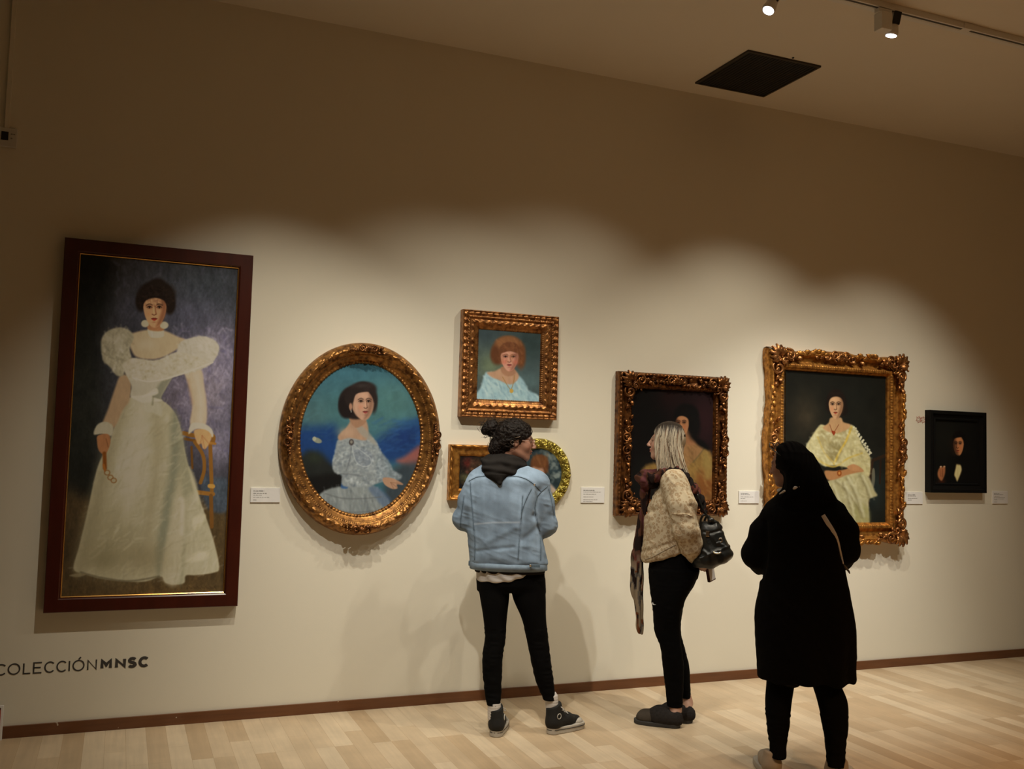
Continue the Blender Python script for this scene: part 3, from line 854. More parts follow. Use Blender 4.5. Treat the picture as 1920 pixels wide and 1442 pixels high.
V, F = rect_frame(x0-c1[0]+li, x1-c1[0]-li, z0-c1[1]+li, z1-c1[1]-li, [(0, T1-0.012), (0.003, T1-0.009), (0.007, T1-0.012), (0.008, T1-0.022)])
mesh_obj('gilt_lip', V, F, M['gold_lip'], t, False)
def draw1(c):
    c.gain = (0.83, 0.80, 0.73)
    c.frame(60, 420, 3.277)
    c.blob(700, 300, 500, (52, 52, 56), 0.9, 300)
    c.blob(1050, 450, 300, (50, 56, 62), 0.9, 260)
    c.blob(1000, 1000, 330, (100, 95, 118), 0.95, 430)
    c.blob(1150, 800, 130, (128, 122, 146), 0.8, 200)
    c.blob(1080, 1050, 140, (140, 130, 142), 0.7, 160); c.blob(880, 1050, 90, (92, 84, 96), 0.7, 160)
    c.blob(1150, 1350, 110, (110, 105, 124), 0.8, 200)
    c.blob(700, 520, 260, (58, 58, 68), 0.8, 150); c.blob(950, 560, 180, (70, 70, 86), 0.7, 120)
    c.poly([(200, 150), (485, 190), (480, 500), (420, 720), (420, 1300), (400, 1700), (150, 1750)], (21, 22, 18), 26, 0.95)
    c.blob(300, 1100, 170, (36, 37, 32), 0.5, 330)
    c.poly([(150, 1690), (420, 1700), (1200, 1760), (1250, 2400), (100, 2400)], (68, 54, 33), 22, 1)
    c.blob(250, 1950, 160, (48, 38, 24), 0.8, 260); c.blob(900, 2260, 420, (88, 70, 42), 0.6, 70)
    c.poly([(1040, 1550), (1110, 1560), (1200, 1575), (1200, 1760), (1080, 1745)], (58, 66, 78), 5, 0.95)
    c.blob(1160, 1640, 60, (70, 80, 92), 0.5, 60)
    c.mottle(0.20, 0.12, 0.05, 3.0); c.mottle(0.16, 0.35, 0.2, 9.0, (1, 1, 1.1))
    reg = [(860, 620), (1230, 640), (1210, 1450), (900, 1300)]
    c.strokes(reg, 150, 34, 9, (150, 144, 168), 80, 60, 0.35, 3); c.strokes(reg, 110, 30, 9, (84, 80, 108), 80, 30, 0.35, 4)
    c.strokes([(500, 220), (1250, 280), (1220, 620), (520, 600)], 120, 40, 9, (78, 78, 96), 60, 80, 0.3, 5)
    # chair
    ch = (118, 80, 32)
    c.line([(930, 1285), (1000, 1300), (1105, 1300), (1112, 1335)], 26, ch); c.line([(940, 1320), (1070, 1345)], 18, (96, 64, 26))
    c.line([(1000, 1340), (1050, 1420), (1058, 1510), (1035, 1590)], 22, ch); c.line([(980, 1370), (985, 1500)], 14, (92, 60, 24))
    c.line([(1095, 1345), (1100, 1500), (1105, 1640)], 24, ch); c.line([(1088, 1345), (1125, 1350)], 16, (140, 98, 44))
    c.line([(1092, 1610), (1112, 1612)], 26, (168, 122, 58)); c.line([(1010, 1648), (1112, 1660)], 26, (126, 86, 36)); c.line([(1100, 1670), (1104, 1860)], 24, (100, 66, 28))
    # skirt
    sk = [(610, 1062), (700, 1090), (790, 1082), (868, 1145), (915, 1260), (950, 1440), (1000, 1600), (1065, 1790), (1120, 1960), (1150, 2110), (1118, 2142), (1010, 2158), (945, 2160), (935, 2205),
          (880, 2216), (820, 2205), (792, 2165), (700, 2196), (560, 2196), (420, 2178), (320, 2150), (256, 2118), (290, 1980), (340, 1770), (385, 1560), (420, 1450), (470, 1360), (505, 1250), (555, 1130)]
    c.poly(sk, (160, 154, 130), 2.0)
    c.blob(480, 1950, 170, (128, 120, 92), 0.7, 220); c.blob(600, 1450, 140, (182, 176, 156), 0.6, 300)
    c.blob(560, 1900, 150, (140, 134, 110), 0.6, 200)
    c.poly([(880, 1150), (915, 1300), (900, 1520), (860, 1750), (810, 2100), (770, 2160), (760, 2000), (810, 1700), (850, 1450), (850, 1250)], (112, 114, 98), 9, 0.85)
    c.poly([(925, 1300), (960, 1480), (1010, 1640), (950, 1700), (930, 2150), (905, 2180), (930, 1750), (905, 1500)], (118, 118, 98), 8, 0.6)
    c.poly([(880, 1680), (930, 1680), (945, 1750), (900, 2190), (810, 2190), (800, 2080), (850, 1850)], (168, 160, 136), 7, 0.8)
    c.poly([(985, 1820), (1020, 1790), (1065, 1790), (1040, 1850), (1000, 1880)], (206, 196, 156), 4, 0.85)
    c.poly([(955, 2070), (1010, 2020), (1085, 2020), (1060, 2060), (990, 2075)], (210, 200, 160), 4, 0.85)
    c.poly([(965, 1500), (1000, 1560), (1030, 1700), (1010, 1700)], (190, 182, 150), 4, 0.7)
    c.line([(915, 1690), (925, 1720), (920, 1900)], 22, (196, 188, 166), 3, 0.6)
    c.line([(520, 1500), (640, 1430), (760, 1390)], 26, (186, 182, 164), 6, 0.45); c.line([(560, 1640), (680, 1600), (800, 1480)], 30, (184, 178, 160), 7, 0.4)
    c.line([(640, 1850), (760, 1790)], 26, (176, 170, 150), 6, 0.4); c.line([(640, 1290), (740, 1230), (830, 1200)], 22, (190, 186, 168), 6, 0.4)
    c.strokes(sk, 420, 60, 7, (172, 166, 146), 35, -35, 0.28, 8); c.strokes(sk, 240, 70, 7, (128, 122, 98), 40, -50, 0.22, 9)
    c.poly([(505, 1250), (560, 1130), (590, 1130), (540, 1300), (470, 1600), (400, 1850), (330, 2140), (256, 2118), (340, 1770), (420, 1450)], (118, 110, 86), 16, 0.55)
    c.blob(700, 2050, 150, (116, 106, 80), 0.6, 110); c.blob(430, 2060, 120, (112, 104, 78), 0.6, 90)
    c.poly([(640, 1130), (700, 1110), (680, 1400), (600, 1800), (560, 1800), (620, 1400)], (186, 178, 154), 14, 0.5)
    c.poly([(740, 1200), (790, 1150), (800, 1400), (730, 1900), (690, 1900), (740, 1500)], (136, 128, 104), 12, 0.6)
    c.line([(300, 2140), (420, 2172), (600, 2194), (780, 2165)], 8, (64, 56, 40), 2, 0.7)
    c.poly([(230, 2160), (290, 2145), (330, 2155), (280, 2170)], (128, 118, 92), 2, 0.7)
    # arms
    c.poly([(545, 930), (605, 950), (600, 1080), (560, 1140), (505, 1250), (430, 1250), (470, 1130), (510, 1010)], (148, 124, 98), 3)
    c.poly([(380, 1292), (400, 1235), (450, 1215), (495, 1240), (490, 1300), (430, 1290)], (158, 152, 132), 2)
    c.poly([(405, 1300), (468, 1292), (482, 1340), (462, 1400), (438, 1415), (410, 1390), (400, 1340)], (146, 100, 66), 1.5)
    c.line([(455, 1320), (468, 1370)], 6, (100, 62, 38), 1, 0.7)
    c.line([(445, 1410), (448, 1500)], 24, (110, 62, 22), 1.5); c.line([(440, 1480), (450, 1520)], 14, (140, 84, 34))
    for i, (a_, b_) in enumerate(((462, 1528), (482, 1558), (502, 1576))):
        c.ell(a_, b_, 20, 18, (120, 84, 46), 0.8, 0.8); c.ell(a_, b_, 12, 11, (156, 148, 124), 0.8, 0.9)
    c.poly([(940, 900), (1035, 890), (1058, 1000), (1074, 1120), (1062, 1240), (975, 1240), (985, 1110), (965, 1000)], (182, 160, 136), 3)
    c.line([(1010, 930), (1035, 1060), (1035, 1200)], 22, (206, 190, 166), 5, 0.6); c.line([(962, 960), (985, 1100)], 14, (150, 122, 100), 4, 0.6)
    c.poly([(962, 1290), (980, 1228), (1050, 1225), (1105, 1262), (1108, 1310), (1040, 1262), (1000, 1262)], (186, 178, 158), 2)
    c.poly([(998, 1268), (1060, 1262), (1102, 1295), (1092, 1340), (1068, 1380), (1050, 1378), (1040, 1350), (1022, 1355), (1005, 1320)], (186, 138, 96), 1.5)
    for u in ((1030, 1370), (1062, 1386), (1088, 1350)): c.line([(1045, 1300), u], 5, (138, 90, 56), 1, 0.5)
    # bodice
    c.poly([(585, 860), (850, 850), (880, 900), (840, 980), (795, 1060), (790, 1090), (700, 1100), (610, 1066), (612, 1000), (590, 940)], (166, 160, 142), 2)
    c.poly([(845, 920), (860, 940), (800, 1050), (790, 1085), (740, 1090), (770, 1000)], (112, 112, 98), 4, 0.8)
    # tulle over the chest, neck
    c.poly([(590, 690), (640, 665), (720, 650), (810, 655), (890, 690), (945, 720), (860, 790), (760, 830), (650, 820), (610, 770)], (172, 150, 122), 3)
    c.blob(700, 740, 70, (192, 170, 142), 0.6, 40)
    c.poly([(715, 640), (800, 645), (808, 690), (760, 700), (722, 690)], (186, 176, 150), 1.5); c.line([(735, 650), (740, 690)], 10, (206, 198, 172), 1.5, 0.8)
    # big sleeves and lace
    lp = [(430, 700), (470, 655), (540, 636), (600, 655), (625, 700), (600, 760), (610, 830), (575, 880), (560, 930), (520, 930), (480, 880), (440, 840), (425, 770)]
    c.poly(lp, (146, 140, 120), 2.5); c.blob(510, 720, 60, (172, 166, 146), 0.6, 60); c.strokes(lp, 90, 34, 7, (186, 180, 160), 60, 70, 0.35, 11); c.strokes(lp, 60, 34, 7, (104, 98, 80), 60, 70, 0.3, 12)
    rp = [(905, 740), (980, 700), (1060, 692), (1125, 720), (1150, 770), (1110, 850), (1060, 880), (1000, 890), (940, 900), (880, 880)]
    c.poly(rp, (182, 176, 158), 2.5); c.blob(1040, 740, 70, (206, 200, 184), 0.6, 40); c.strokes(rp, 90, 34, 7, (208, 202, 186), 50, 40, 0.35, 13); c.strokes(rp, 60, 30, 6, (132, 124, 106), 50, 40, 0.3, 14)
    lc = [(565, 870), (620, 825), (760, 838), (880, 790), (960, 800), (1080, 850), (1020, 900), (900, 930), (790, 965), (650, 965), (590, 945)]
    c.poly(lc, (180, 172, 150), 2.2); c.strokes(lc, 190, 16, 7, (208, 200, 178), 80, 10, 0.4, 15); c.strokes(lc, 150, 14, 6, (136, 126, 102), 80, 10, 0.35, 16)
    c.line([(620, 945), (720, 968), (860, 940), (1000, 892), (1110, 850)], 8, (212, 206, 186), 1, 0.8)
    # bow
    c.poly([(610, 1060), (690, 1050), (760, 1010), (775, 1040), (740, 1062), (800, 1085), (700, 1100), (660, 1090)], (190, 186, 164), 2); c.line([(680, 1060), (760, 1035)], 10, (214, 210, 190), 1.5, 0.8)
    c.poly([(690, 1100), (780, 1100), (800, 1180), (740, 1160), (690, 1150)], (172, 168, 146), 3, 0.8); c.line([(745, 1060), (740, 1110)], 9, (96, 94, 78), 2, 0.7)
    # head
    c.ell(764, 440, 118, 92, (28, 20, 15), 4); c.ell(772, 368, 46, 34, (30, 22, 17), 4); c.ell(668, 478, 32, 60, (26, 18, 13), 3); c.ell(845, 490, 38, 66, (26, 18, 13), 3)
    c.poly([(718, 600), (800, 600), (806, 655), (716, 650)], (150, 104, 72), 2)
    c.ell(695, 612, 24, 22, (172, 164, 138), 1.5); c.ell(812, 622, 26, 22, (176, 168, 142), 1.5)
    face(c, 755, 522, 74, 113, (190, 138, 102), (112, 70, 46), (134, 48, 36), (24, 16, 12), -0.05, -1, 0.60)
    c.strokes([(660, 380), (870, 380), (880, 500), (650, 500)], 80, 30, 4, (52, 38, 28), 70, 30, 0.35, 17)
    for i in range(14): c.line([(950+i*13, 2232+(-1)**i*5), (958+i*13, 2238)], 4, (40, 28, 16), 0.8, 0.5, False)
L1 = 0.33
canvas_rect(((150, 479), (448.5, 501.5), (420, 1112), (114.3, 1120)), -T1+0.018, L1, (40, 40, 44), draw1, t, 'canvas', ctr=c1)

# ================================================================== 2. oval portrait
T2 = 0.085
c2 = on_wall(673.5, 823, -0.05); xa, _ = on_wall(523, 822, -0.03); xb, _ = on_wall(824, 826, -0.03); _, za = on_wall(679, 643, -0.03); _, zb = on_wall(669, 1003, -0.03)
c2 = ((xa+xb)/2, (za+zb)/2); rx, rz = (xb-xa)/2, (za-zb)/2
t = empty('framed_portrait', (c2[0], 0, c2[1]), 0, 'oval portrait of a woman against blue sky, in a wide carved oval gilt frame', 'painting')
def rel2(s, L, t_, th):
    h = 0
    if 0.008 < t_ < 0.066:
        q = math.sin((t_-0.008)/0.058*PI)
        n_ = vnoise(s*70, t_*110, 3.0); h += q*0.008*abs(float(n_))
        h += bead(s, 0.058, 0.014, 0.007, t_, 0.037)
    if t_ > 0.068 and t_ < 0.076: h += 0.003*math.sin(s/L*2*PI*220)
    if t_ > 0.106: h += 0.0028*math.sin(s/L*2*PI*120+t_*0)*1.0
    return h
prof = [(0, 0), (-0.002, 0.02), (0.0, 0.04), (0.006, 0.058), (0.02, 0.074), (0.037, T2), (0.054, 0.079), (0.068, 0.066), (0.074, 0.068), (0.080, 0.060), (0.098, 0.044), (0.104, 0.040), (0.110, 0.043), (0.118, 0.036), (0.124, 0.024)]
V, F = oval_frame(rx, rz, prof, rel2, 720)
mesh_obj('frame', V, F, M['gold_brown'], t, True)
for k, a in enumerate((PI/2, PI, -PI/2, 0)):
    ornament_mid(t, M['gold_dark'], (rx-0.045)*math.cos(a), (rz-0.045)*math.sin(a), a, 0.082, 0.096, 20+k, 'floral_ornament', 1.0)
def draw2(c):
    c.gain = (0.82, 0.82, 0.80)
    c.frame(500, 620, 3.354)
    c.blob(600, 250, 420, (60, 100, 108), 1.0, 170); c.blob(300, 520, 140, (74, 100, 98), 0.8, 120); c.blob(800, 450, 200, (78, 112, 104), 0.95, 150)
    c.blob(600, 480, 300, (70, 108, 102), 0.8, 130)
    c.poly([(180, 640), (350, 600), (440, 620), (460, 860), (200, 900)], (26, 56, 104), 14, 0.95)
    c.poly([(690, 690), (760, 650), (860, 590), (990, 560), (990, 720), (900, 800), (780, 830), (700, 800)], (28, 56, 100), 12, 0.95)
    c.blob(870, 680, 120, (24, 44, 88), 0.7, 80); c.blob(900, 580, 90, (44, 84, 120), 0.6, 30)
    c.poly([(820, 820), (870, 790), (990, 710), (1000, 830), (900, 850)], (150, 80, 66), 7, 0.9); c.blob(930, 850, 80, (86, 72, 72), 0.7, 40)
    c.poly([(780, 880), (1000, 850), (960, 1050), (820, 1130), (740, 1100)], (54, 60, 62), 9, 0.95)
    c.poly([(195, 830), (260, 760), (330, 770), (400, 830), (470, 900), (470, 1000), (360, 1060), (240, 960)], (34, 34, 28), 9, 0.97); c.blob(300, 800, 60, (44, 50, 36), 0.8, 40)
    c.poly([(210, 940), (480, 900), (470, 1010), (330, 1060)], (18, 16, 14), 8, 0.9)
    c.mottle(0.10, 0.07, 0.05, 5.0)
    c.strokes([(230, 300), (960, 300), (960, 700), (230, 700)], 160, 50, 8, (80, 118, 120), 30, -15, 0.16, 21)
    c.strokes([(690, 560), (990, 540), (990, 760), (700, 760)], 70, 60, 9, (44, 82, 130), 25, -15, 0.25, 22)
    c.ell(318, 690, 30, 16, (150, 146, 116), 1.0, 0.9, 20); c.ell(300, 680, 12, 14, (176, 168, 136), 1, 0.9)
    # dress
    sk = [(470, 980), (620, 960), (720, 1010), (780, 1110), (700, 1180), (560, 1200), (430, 1150), (330, 1050), (380, 1000)]
    c.poly(sk, (136, 138, 130), 3); c.strokes(sk, 130, 50, 6, (170, 170, 162), 20, 80, 0.3, 23); c.strokes(sk, 100, 50, 6, (96, 100, 100), 20, 80, 0.3, 24)
    c.poly([(470, 960), (500, 950), (510, 990), (470, 990)], (44, 82, 130), 2, 0.8); c.poly([(640, 990), (700, 985), (780, 1060), (740, 1110), (690, 1060)], (80, 98, 122), 4, 0.6)
    for yy in (1055, 1140): c.line([(370, yy-30), (480, yy), (620, yy), (720, yy-10)], 7, (96, 96, 92), 1.5, 0.6)
    body = [(448, 690), (520, 668), (600, 680), (640, 660), (690, 700), (715, 760), (745, 830), (760, 920), (700, 960), (600, 985), (480, 975), (470, 910), (425, 890), (412, 830), (430, 760)]
    c.poly(body, (140, 142, 136), 2.5)
    slv = [(700, 760), (760, 810), (800, 880), (850, 910), (830, 940), (750, 950), (690, 930)]
    c.poly(slv, (120, 126, 124), 3, 0.9)
    c.poly([(600, 740), (650, 760), (668, 800), (650, 850), (600, 860), (560, 820), (545, 760)], (120, 124, 128), 3, 0.7)
    c.strokes(body, 320, 12, 6, (186, 186, 178), 90, 0, 0.4, 25); c.strokes(body, 240, 12, 6, (92, 98, 102), 90, 0, 0.35, 26); c.strokes(slv, 80, 12, 6, (162, 166, 164), 90, 0, 0.35, 27)
    c.line([(535, 710), (600, 760), (650, 800), (655, 840), (610, 855), (560, 820), (535, 720)], 6, (176, 176, 168), 1, 0.7); c.line([(535, 700), (525, 800), (500, 880)], 6, (100, 100, 100), 1.5, 0.6)
    c.line([(470, 900), (540, 905), (600, 915)], 7, (98, 98, 96), 1.5, 0.6)
    c.ell(533, 702, 16, 20, (66, 56, 52), 1.2, 0.9); c.ell(533, 700, 8, 10, (150, 140, 120), 1, 0.8)
    # shoulder, neck
    c.poly([(450, 660), (500, 610), (540, 560), (620, 560), (640, 640), (620, 690), (520, 675), (460, 690)], (170, 132, 102), 2.5); c.blob(500, 640, 50, (186, 148, 116), 0.7, 30)
    c.poly([(560, 580), (600, 600), (660, 660), (690, 720), (640, 690), (580, 640)], (150, 140, 122), 3, 0.8)
    c.poly([(528, 520), (620, 560), (610, 590), (560, 610), (520, 560)], (154, 112, 82), 2)
    # hand
    c.poly([(735, 925), (790, 928), (850, 958), (855, 970), (820, 968), (822, 992), (790, 995), (750, 975), (732, 950)], (176, 132, 100), 1.5)
    for q in ((852, 962), (825, 990), (800, 998)): c.line([(780, 955), q], 4, (126, 84, 60), 0.9, 0.6)
    # head
    c.ell(560, 450, 108, 108, (34, 24, 20), 3); c.ell(500, 480, 50, 72, (26, 18, 16), 3); c.ell(610, 365, 80, 46, (40, 30, 26), 3); c.ell(672, 440, 26, 76, (38, 28, 24), 3)
    c.poly([(535, 470), (560, 420), (620, 395), (668, 430), (672, 480), (655, 530), (630, 560), (600, 560), (560, 530)], (178, 134, 104), 2)
    face(c, 608, 454, 64, 105, (186, 140, 110), (122, 82, 60), (140, 62, 54), (38, 27, 23), 0.18, -1, 0.66, 0.35)
    c.poly([(530, 500), (545, 440), (560, 400), (640, 345), (590, 325), (520, 370), (490, 430)], (36, 26, 22), 3)
    c.ell(528, 478, 10, 22, (166, 118, 90), 1.2); c.line([(530, 500), (532, 512)], 4, (190, 180, 160), 0.8)
    c.blob(600, 345, 60, (66, 56, 50), 0.5, 16)
canvas_rect(((562.6, 683), (790, 683), (790, 969), (562.6, 969)), -0.03, 0.68, (60, 96, 102), draw2, t, 'canvas', ctr=c2, shape='oval')

# ================================================================== 3. child portrait
T3 = 0.06
x0, x1, z0, z1 = rect_from_px((870, 578), (1050, 595), (1044, 788), (863.5, 781), -T3)
c3 = ((x0+x1)/2, (z0+z1)/2)
t = empty('framed_portrait', (c3[0], 0, c3[1]), 0, 'small portrait of a red-haired child in pale blue, in a beaded gilt frame', 'painting')
ix0, ix1, iz0, iz1 = rect_from_px((899.4, 617.7), (1014.5, 626), (1010, 751.5), (896, 748.7), -0.03)
wl, wr, wt, wb = ix0-x0, x1-ix1, z1-iz1, iz0-z0; wd = (wl+wr+wt+wb)/4
def rel3(s, half, t_, side):
    h = bead(s, 0.040, 0.0125, 0.010, t_, 0.020)
    if 0.036 < t_ < 0.046: h += 0.002*math.sin(s*380)
    if 0.052 < t_ < 0.092:
        q = math.sin((t_-0.052)/0.04*PI)
        h += q*(0.0040*max(0, math.sin(s*150+math.sin((t_-0.072)*260)*1.6))*(1 if abs(t_-0.072) < 0.012 else 0.3) + 0.0022*abs(float(vnoise(s*160, t_*200, side*3.0))))
    if t_ > wd-0.014: h += 0.0015*math.sin(s*500)
    return h
prof = [(0, 0), (0, 0.052), (0.004, T3), (0.008, T3-0.002), (0.010, T3-0.010), (0.020, T3-0.008), (0.032, T3-0.012), (0.036, T3-0.004), (0.046, T3-0.004), (0.050, T3-0.014), (0.072, T3-0.012), (0.094, T3-0.020), (wd-0.016, T3-0.020), (wd-0.008, T3-0.026), (wd, T3-0.036)]
V, F = rect_frame(x0-c3[0], x1-c3[0], z0-c3[1], z1-c3[1], prof, rel3, 0.0045)
mesh_obj('frame', V, F, M['gold_red'], t, True)
def draw3(c):
    c.gain = (0.92, 0.90, 0.88)
    c.frame(830, 560, 3.604)
    c.blob(330, 450, 120, (108, 118, 84), 0.8, 110); c.blob(560, 560, 120, (84, 104, 100), 0.8, 100); c.blob(600, 300, 130, (46, 60, 56), 0.8, 130); c.blob(300, 240, 110, (54, 66, 66), 0.8, 70)
    c.mottle(0.10, 0.12, 0.1, 6.0)
    # dress
    dr = [(240, 690), (262, 590), (285, 510), (320, 500), (370, 540), (450, 570), (490, 560), (510, 520), (550, 560), (580, 620), (640, 650), (640, 700)]
    c.poly(dr, (150, 178, 178), 3); c.blob(330, 600, 50, (176, 200, 196), 0.7, 50); c.strokes(dr, 120, 34, 6, (186, 206, 202), 30, 60, 0.35, 31); c.strokes(dr, 80, 34, 6, (106, 134, 138), 30, 60, 0.35, 32)
    c.poly([(300, 500), (350, 490), (400, 470), (480, 480), (515, 520), (495, 560), (450, 580), (380, 550), (330, 530)], (178, 138, 104), 2.5)
    c.poly([(400, 460), (480, 470), (490, 510), (440, 525), (400, 500)], (160, 116, 84), 2)
    c.ell(445, 350, 112, 96, (108, 66, 36), 4); c.ell(370, 380, 48, 66, (92, 54, 30), 4); c.ell(528, 400, 32, 72, (104, 62, 34), 4); c.ell(440, 300, 80, 48, (134, 88, 52), 4)
    face(c, 452, 400, 63, 89, (200, 142, 114), (134, 82, 62), (150, 70, 60), (104, 62, 36), -0.02, -1, 0.50)
    c.blob(412, 430, 22, (206, 112, 88), 0.6, 18); c.blob(492, 430, 20, (196, 104, 82), 0.6, 18)
    c.strokes([(360, 270), (530, 280), (550, 440), (340, 420)], 70, 30, 4, (150, 100, 60), 40, 70, 0.35, 33)
    c.line([(405, 530), (440, 590), (462, 612), (480, 560), (485, 520)], 4, (150, 110, 50), 0.8, 0.9); c.ell(465, 624, 13, 14, (186, 146, 62), 1)
canvas_rect(((899.4, 617.7), (1014.5, 626), (1010, 751.5), (896, 748.7)), -0.026, 0.70, (66, 78, 74), draw3, t, 'canvas', ctr=c3, step=0.0022)

# ================================================================== 4. small dark picture behind the denim jacket
T4 = 0.05
x0, _, z0, z1 = rect_from_px((847, 832.5), (930, 836), (930, 940), (841, 937), -T4); x1 = x0+0.335
c4 = ((x0+x1)/2, (z0+z1)/2)
t = empty('framed_painting', (c4[0], 0, c4[1]), 0, 'small dark picture in a plain gilt frame, half hidden behind the denim jacket', 'painting')
ix0, _, iz0, iz1 = rect_from_px((866.5, 854.5), (925, 857), (925, 917), (863, 916.5), -0.025); wd = ((ix0-x0)+(z1-iz1)+(iz0-z0))/3
prof = [(0, 0), (0, 0.042), (0.006, T4), (0.014, T4-0.002), (0.018, T4-0.012), (0.034, T4-0.016), (wd-0.012, T4-0.016), (wd-0.008, T4-0.022), (wd, T4-0.028)]
V, F = rect_frame(x0-c4[0], x1-c4[0], z0-c4[1], z1-c4[1], prof, lambda s, h, t_, sd: 0.004*math.sin(s*110+t_*60)*math.sin(min(1, t_/0.02)*PI) if t_ < 0.02 else 0.0015*float(vnoise(s*40, t_*60, 1.0)), 0.005)
mesh_obj('frame', V, F, M['gold_bright'], t, True)
def draw4(c):
    c.frame(830, 560, 3.604)
    c.blob(170, 1110, 40, (74, 26, 18), 0.9, 40); c.blob(230, 1120, 40, (54, 34, 20), 0.8, 50); c.blob(160, 1210, 50, (82, 80, 48), 0.9, 30); c.blob(225, 1180, 30, (40, 28, 20), 0.8, 60)
    c.blob(195, 1150, 18, (110, 72, 44), 0.8, 16); c.blob(165, 1170, 14, (96, 44, 32), 0.8, 14)
    c.ell(280, 1110, 16, 20, (120, 84, 58), 2); c.strokes([(130, 1070), (300, 1070), (300, 1280), (130, 1280)], 120, 18, 6, (60, 46, 30), 90, 0, 0.4, 41); c.mottle(0.4, 0.25, 0.25, 2.0)
W4 = [on_wall(866.5, 854.5, -0.025), on_wall(863, 916.5, -0.025)]
gx1 = x1-wd
pr = project(gx1, -0.025, iz1); pr2 = project(gx1, -0.025, iz0)
canvas_rect(((866.5, 854.5), pr, pr2, (863, 916.5)), -0.025, 0.6, (16, 12, 9), draw4, t, 'canvas', ctr=c4)

# ================================================================== 4b. round portrait of a child
T5 = 0.045
xr, zr = on_wall(1070, 889, -0.02); _, zt = on_wall(1010, 822, -0.02); R5 = 0.222
c5 = (xr-R5, zt-R5)
t = empty('framed_portrait', (c5[0], 0, c5[1]), 0, 'round child portrait in a bright brass-gilt ring frame, partly behind the denim jacket', 'painting')
def rel5(s, L, t_, th):
    w_ = 0.058
    if 0.004 < t_ < w_:
        q = math.sin((t_-0.004)/(w_-0.004)*PI)
        return q*(0.010*math.sin(s/L*2*PI*22+(t_-0.03)*90)+0.006*math.sin(s/L*2*PI*44-(t_)*120))
    return 0
prof = [(0, 0), (0, 0.02), (0.006, 0.032), (0.03, 0.040), (0.054, 0.034), (0.060, 0.026), (0.066, 0.018)]
V, F = oval_frame(R5, R5, prof, rel5, 520)
mesh_obj('frame', V, F, M['gold_green'], t, True)
b = MB()
for k in range(26):
    a = k*2*PI/26
    scroll(b, ((R5-0.03)*math.cos(a), (R5-0.03)*math.sin(a)), 0.017, 1.2, a+PI*(k % 2), 1 if k % 2 else -1, 0.0055, 0.040, k=6, lift=0.004)
b.build('scrollwork', M['gold_green'], t)
def draw5(c):
    c.gain = 0.9
    c.frame(830, 560, 3.604)
    c.mottle(0.25, 0.12, 0.12, 4.0)
    for i, (a_, b_) in enumerate(((690, 1040), (740, 1060), (735, 1110), (760, 1130), (765, 1190), (770, 1210), (720, 1080))):
        c.strokes([(a_-30, b_-24), (a_+30, b_-24), (a_+30, b_+24), (a_-30, b_+24)], 16, 16, 8, (130, 136, 122), 90, 0, 0.5, 50+i)
    c.ell(655, 1130, 62, 72, (92, 52, 28), 3); c.ell(640, 1180, 46, 56, (186, 140, 108), 3); c.ell(655, 1100, 56, 46, (108, 64, 34), 3)
    c.poly([(600, 1260), (640, 1220), (700, 1230), (760, 1290), (700, 1330), (600, 1330)], (170, 150, 130), 3); c.poly([(740, 1280), (770, 1300), (750, 1340)], (196, 168, 138), 2)
    c.strokes([(600, 1060), (710, 1060), (715, 1180), (690, 1160)], 40, 36, 4, (132, 84, 46), 20, 75, 0.4, 59)
xa, za = c5[0]-R5+0.06, c5[1]+R5-0.06; xb, zb = c5[0]+R5-0.06, c5[1]-R5+0.06
canvas_rect((project(xa, -0.02, za), project(xb, -0.02, za), project(xb, -0.02, zb), project(xa, -0.02, zb)), -0.02, 0.82, (46, 58, 58), draw5, t, 'canvas', ctr=c5, shape='oval')

# ================================================================== 5. scrolled frame, maroon background
T6 = 0.065
x0, x1, z0, z1 = rect_from_px((1163, 695), (1368, 708), (1364, 968), (1158, 967), -T6)
c6 = ((x0+x1)/2, (z0+z1)/2)
t = empty('framed_portrait', (c6[0], 0, c6[1]), 0, 'portrait of a woman in ochre on maroon, scrolled bronze frame behind the blonde woman', 'painting')
q6 = ((1191.5, 729), (1342, 736), (1341, 937.8), (1187, 936.7))
ix0, ix1, iz0, iz1 = rect_from_px(*q6, -0.03)
wl, wt = ((ix0-x0)+(x1-ix1))/2, ((z1-iz1)+(iz0-z0))/2; wd = (wl+wt)/2
def rel6(s, half, t_, side):
    h = 0.0015*float(vnoise(s*60, t_*80, side*2.0))
    if t_ < 0.02: h += 0.002*math.sin(s*230)
    if wd-0.022 < t_ < wd-0.006: h += 0.0025*math.sin(s*330)+0.001*math.sin(t_*900)
    if 0.03 < t_ < wd-0.03: h += 0.004*abs(float(vnoise(s*45+side*5, t_*70, 9.0)))*math.sin((t_-0.03)/(wd-0.06)*PI)
    return h
prof = [(0, 0), (0, 0.045), (0.006, T6-0.006), (0.014, T6), (0.022, T6-0.004), (0.030, T6-0.014), (wd*0.5, T6-0.020), (wd-0.026, T6-0.010), (wd-0.014, T6-0.012), (wd-0.006, T6-0.026), (wd, T6-0.036)]
V, F = rect_frame(x0-c6[0], x1-c6[0], z0-c6[1], z1-c6[1], prof, rel6, 0.006)
mesh_obj('frame', V, F, M['gold_dark'], t, True)
hx, hz = (x1-x0)/2, (z1-z0)/2
for k, (sx, sz) in enumerate(((-1, 1), (1, 1), (1, -1), (-1, -1))):
    ox = hx-0.055 if sx > 0 else hx-0.075
    ornament_corner(t, M['gold_dark'], sx*ox, sz*(hz-0.055), sx, sz, 0.125, T6-0.012, 60+k)
